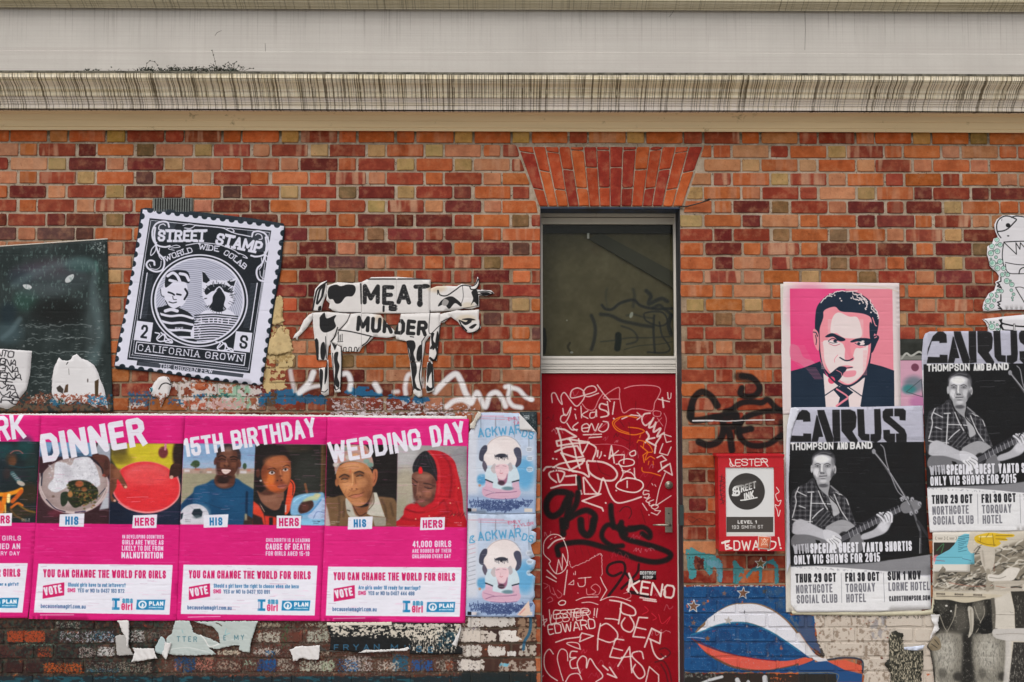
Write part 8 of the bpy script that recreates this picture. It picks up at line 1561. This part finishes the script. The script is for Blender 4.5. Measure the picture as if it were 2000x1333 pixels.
C.poly([(545,655),(900,662),(900,900),(515,900)], (44,42,40)); C.line([(515,640),(512,760),(500,900)], 34, (190,186,182), a=.85, soft=16); C.patch([(520,660),(900,660),(900,900),(510,900)], (176,172,162), .66, 5, 4, .8, 5, aspect=(.6,2.4)); C.patch([(540,360),(900,360),(900,570),(560,570)], (150,146,136), .68, 6, 5, .7, 5, aspect=(.6,2))
PL([(75,352),(250,362),(400,368),(480,378),(400,395),(260,420),(160,402),(75,398)], (190,180,160)); C.line([(85,380),(200,382),(380,386)], 2.5, (40,36,32))
for x in (84, 194, 306): C.text('BONDS', (x,371+(x-84)*.03), (x+52,373+(x-84)*.03), 10, 2.4, (60,54,48), gap=.3)
for p in ([(105,490),(130,560),(148,590)], [(200,430),(190,510),(152,590)], [(310,440),(330,500),(350,545),(322,596)], [(368,440),(370,490),(345,540)], [(148,590),(152,620)], [(205,430),(198,500)]): C.line(p, 4, (156,150,138))
PL([(272,450),(300,450),(308,500),(302,590),(275,628),(284,560)], (176,170,158)); C.line([(290,460),(292,600)], 4, (120,116,106), soft=3); C.ell(145,438,8,6,(200,196,190)); C.ell(173,470,6,6,(200,196,190)); PL([(38,670),(75,620),(105,640),(112,690),(80,706),(50,700)], (124,112,92)); C.line([(55,665),(90,690)], 4, ik); C.line([(75,640),(100,670)], 4, ik); PL([(350,540),(400,490),(420,560),(410,600),(340,600)], (24,24,24))
C.patch([(60,400),(440,400),(440,640),(60,640)], (150,146,136), .74, 6, 10, .7, 5); C.patch([(230,640),(330,640),(330,900),(230,900)], (176,172,162), .76, 4, 9, .8, 4, aspect=(.6,2.2))
C.F(); C.photo(.035, 1); C.creases(60, (206,200,190), 5, .4, 10, 5); C.creases(40, (30,28,26), 6, .4, 10, 5)
sheet('poster', C, [(1150,20),(1500,20),(2330,15),(2330,1420),(1175,1420),(1150,1180),(1128,1060),(1100,1030),(1112,1000),(1160,945),(1205,870),(1192,820),(1212,752),(1150,738),(1160,640),(1150,540)], .0064, 'large torn black and white collage of jeans and hairy legs at the lower right', fr=(1560,1030,4.4), seed=101, rag=.0008, wav=.003)
C = Canvas(1818, 1036, 1908, 1125, (206,200,190), 2.0).F(1560, 1030, 4.4); C.rect(1155,130,1380,250,(50,46,42)); C.line([(1180,200),(1240,140),(1220,220)], 7, (60,110,70)); C.ell(1180,270,34,36,(200,120,130),.9,.6); C.poly([(1330,150),(1370,80),(1420,55),(1508,60),(1508,318),(1160,318),(1180,250),(1290,190)], (108,178,196)); C.rect(1155,318,1475,386,(208,204,196))
for k in range(9): C.line([(1365,85+k*16),(1365+[100,110,60,90,70,50,80,40,74][k],86+k*16)], 5, (40,90,110), jit=1.5, a=.8)
for x in (1210, 1310): C.line([(x-36,80),(x-42,95),(x-34,108)], 4, (120,114,104)); C.line([(x+36,80),(x+42,95),(x+34,108)], 4, (120,114,104)); C.line([(x-22,92),(x+22,92)], 4, (120,114,104)); C.line([(x-16,100),(x+16,100)], 4, (120,114,104))
C.line([(1160,257),(1400,257)], 3, (60,110,120)); C.line([(1175,283),(1250,290)], 4, (150,70,80)); C.line([(1400,268),(1475,285)], 3, (60,60,90))
sheet('poster', C, [(1150,40),(1508,42),(1510,318),(1472,322),(1470,388),(1300,384),(1156,386)], .0086, 'small turquoise and white leaflet on the collage below the upper concert poster', 'leaflet', fr=(1560,1030,4.4), seed=102, rag=.0004)
C = Canvas(1730, 1200, 1812, 1345, (40,40,34), 1.6).F(1560, 1030, 4.4); C.patch([(760,880),(1090,1040),(1070,1345),(770,1345)], (176,166,146), .52, 8, 3, .95, 10, aspect=(.5,1.9)); C.rect(1060,1040,1100,1100,ik)
sheet('torn_poster', C, [(835,885),(850,900),(898,915),(890,960),(905,1050),(990,1065),(1068,1062),(1062,1120),(1072,1200),(1050,1280),(1035,1420),(822,1420),(800,1330),(785,1240),(735,1180),(775,1130),(780,1060),(772,950),(800,900)], .0088, 'torn black and cream streaked poster remnant, left of the collage', fr=(1560,1030,4.4), seed=103, rag=.0012)
sheet('torn_paper', None, [(900,1030),(1000,1022),(1080,1012),(1065,1045),(1000,1060),(905,1052)], .011, 'small white curled paper lip above the streaked poster remnant', 'paper', fr=(1560,1030,4.4), m=mat('bluish_paper', (196,204,222), .6), seed=104, rag=.0006, step=.012, curl=lambda x, z: .007*abs(math.sin(x*70)))
sheet('torn_paper', None, [(1130,750),(1212,750),(1190,820),(1205,870),(1150,930),(1125,960),(1140,900),(1165,850),(1140,800)], .0105, 'white blue-tinged curled tear at the left edge of the collage', 'paper', fr=(1560,1030,4.4), m=M_paper, seed=105, rag=.0008, step=.012, curl=lambda x, z: .009*abs(math.sin(z*60)))
# plaster lump on the wall beside the stamp: thick remains that stand proud of the bricks
pm = mat('plaster', (190,166,120), .85, .16, 26, .003, dirt=(150,122,78), dsc=18, dthr=.55)
pl_ = empty('plaster_remnant', P3(550, 660, .004)); tag(pl_, 'crumbling tan plaster remains between the stamp poster and the tail of the cow', 'plaster')
for k, (pts, dd) in enumerate([([(130,95),(160,60),(185,70),(186,180),(190,250),(150,262),(100,262),(105,180)], .0042), ([(170,270),(195,320),(230,340),(262,440),(240,452),(180,470),(90,480),(70,430),(85,370),(130,340),(150,300)], .005)]):
    sheet('plaster_piece', None, pts, dd, parent=pl_, fr=(500,560,3.571), m=pm, rag=.0035, seed=110+k, th=.003, wav=.002, step=.014)

# ------------------------------------------------------------------ weeds on the cornice ledge
M_leaf = mat('weed_leaf', (44, 52, 40), .7, .3, 60, 0); M_twig = mat('weed_twig', (70, 60, 48), .8)
def weed(px, w, n, h, label, seed, tall=()):
    g = random.Random(seed); c = P3(px, 140, .2); t = empty('ledge_weed', (c.x, -.2, zf+.012)); tag(t, label, 'weed', 'weeds growing on the cornice ledge')
    lf, st = MB(), MB()
    for _ in range(int(n*1.7)):
        x = c.x+g.gauss(0, w/2)/317; b = Vector((x, -.235+g.uniform(-.04, .03), zf+.012)); hh = abs(g.gauss(0, 1))*h*.5+.012
        tip = b+Vector((g.gauss(0, hh*.8), g.uniform(-.02, .02), hh)); mid = (b+tip)/2+Vector((g.gauss(0, .006), 0, .006)); st.tube([b, mid, tip], [.0012, .001, .0006], 4, False)
        for q in range(g.randrange(3, 7)):
            f = g.random(); p = b+(tip-b)*f+Vector((g.gauss(0, .008), g.gauss(0, .006), g.gauss(0, .006))); s = g.uniform(.0045, .0095); a, e = g.uniform(0, 6.28), g.uniform(-1, 1)
            u = Vector((math.cos(a), math.sin(a)*.6, math.sin(e)))*s; v = Vector((-math.sin(a)*.6, math.cos(a)*.4, math.cos(e)))*s*.7; lf.add([p-u, p-v, p+u, p+v], [(0, 1, 2, 3)])
    for pts in tall:
        P = [P3(x, y, .22) for x, y in pts]; st.tube(P, .0014, 5, False)
        for p in P[1:]: lf.add([p+Vector((-.006, 0, 0)), p+Vector((0, 0, -.005)), p+Vector((.006, -.002, .001)), p+Vector((0, 0, .005))], [(0, 1, 2, 3)])
    lf.build('foliage', M_leaf, t); st.build('stems', M_twig, t)
weed(300, 30, 34, .018, 'low dark weed clump on the ledge, left end of the weed row', 1)
weed(350, 26, 40, .03, 'dark weed clump on the ledge right of the low left clump', 2, [[(285,138),(287,124),(293,119),(302,121),(308,128)]])
weed(392, 22, 34, .028, 'dark weed clump on the ledge below the tall thin weed stem', 3, [[(424,138),(420,120),(417,108),(414,99)]])
weed(440, 30, 46, .045, 'widest weed clump on the ledge with wiry seed heads, at the right', 4, [[(436,139),(440,126),(446,122),(452,128)], [(460,139),(466,128),(472,132)], [(476,139),(488,134),(495,134)], [(452,139),(458,124),(462,121)]])
weed(200, 60, 16, .008, 'few tiny sprigs on the ledge left of the main weed clumps', 5)
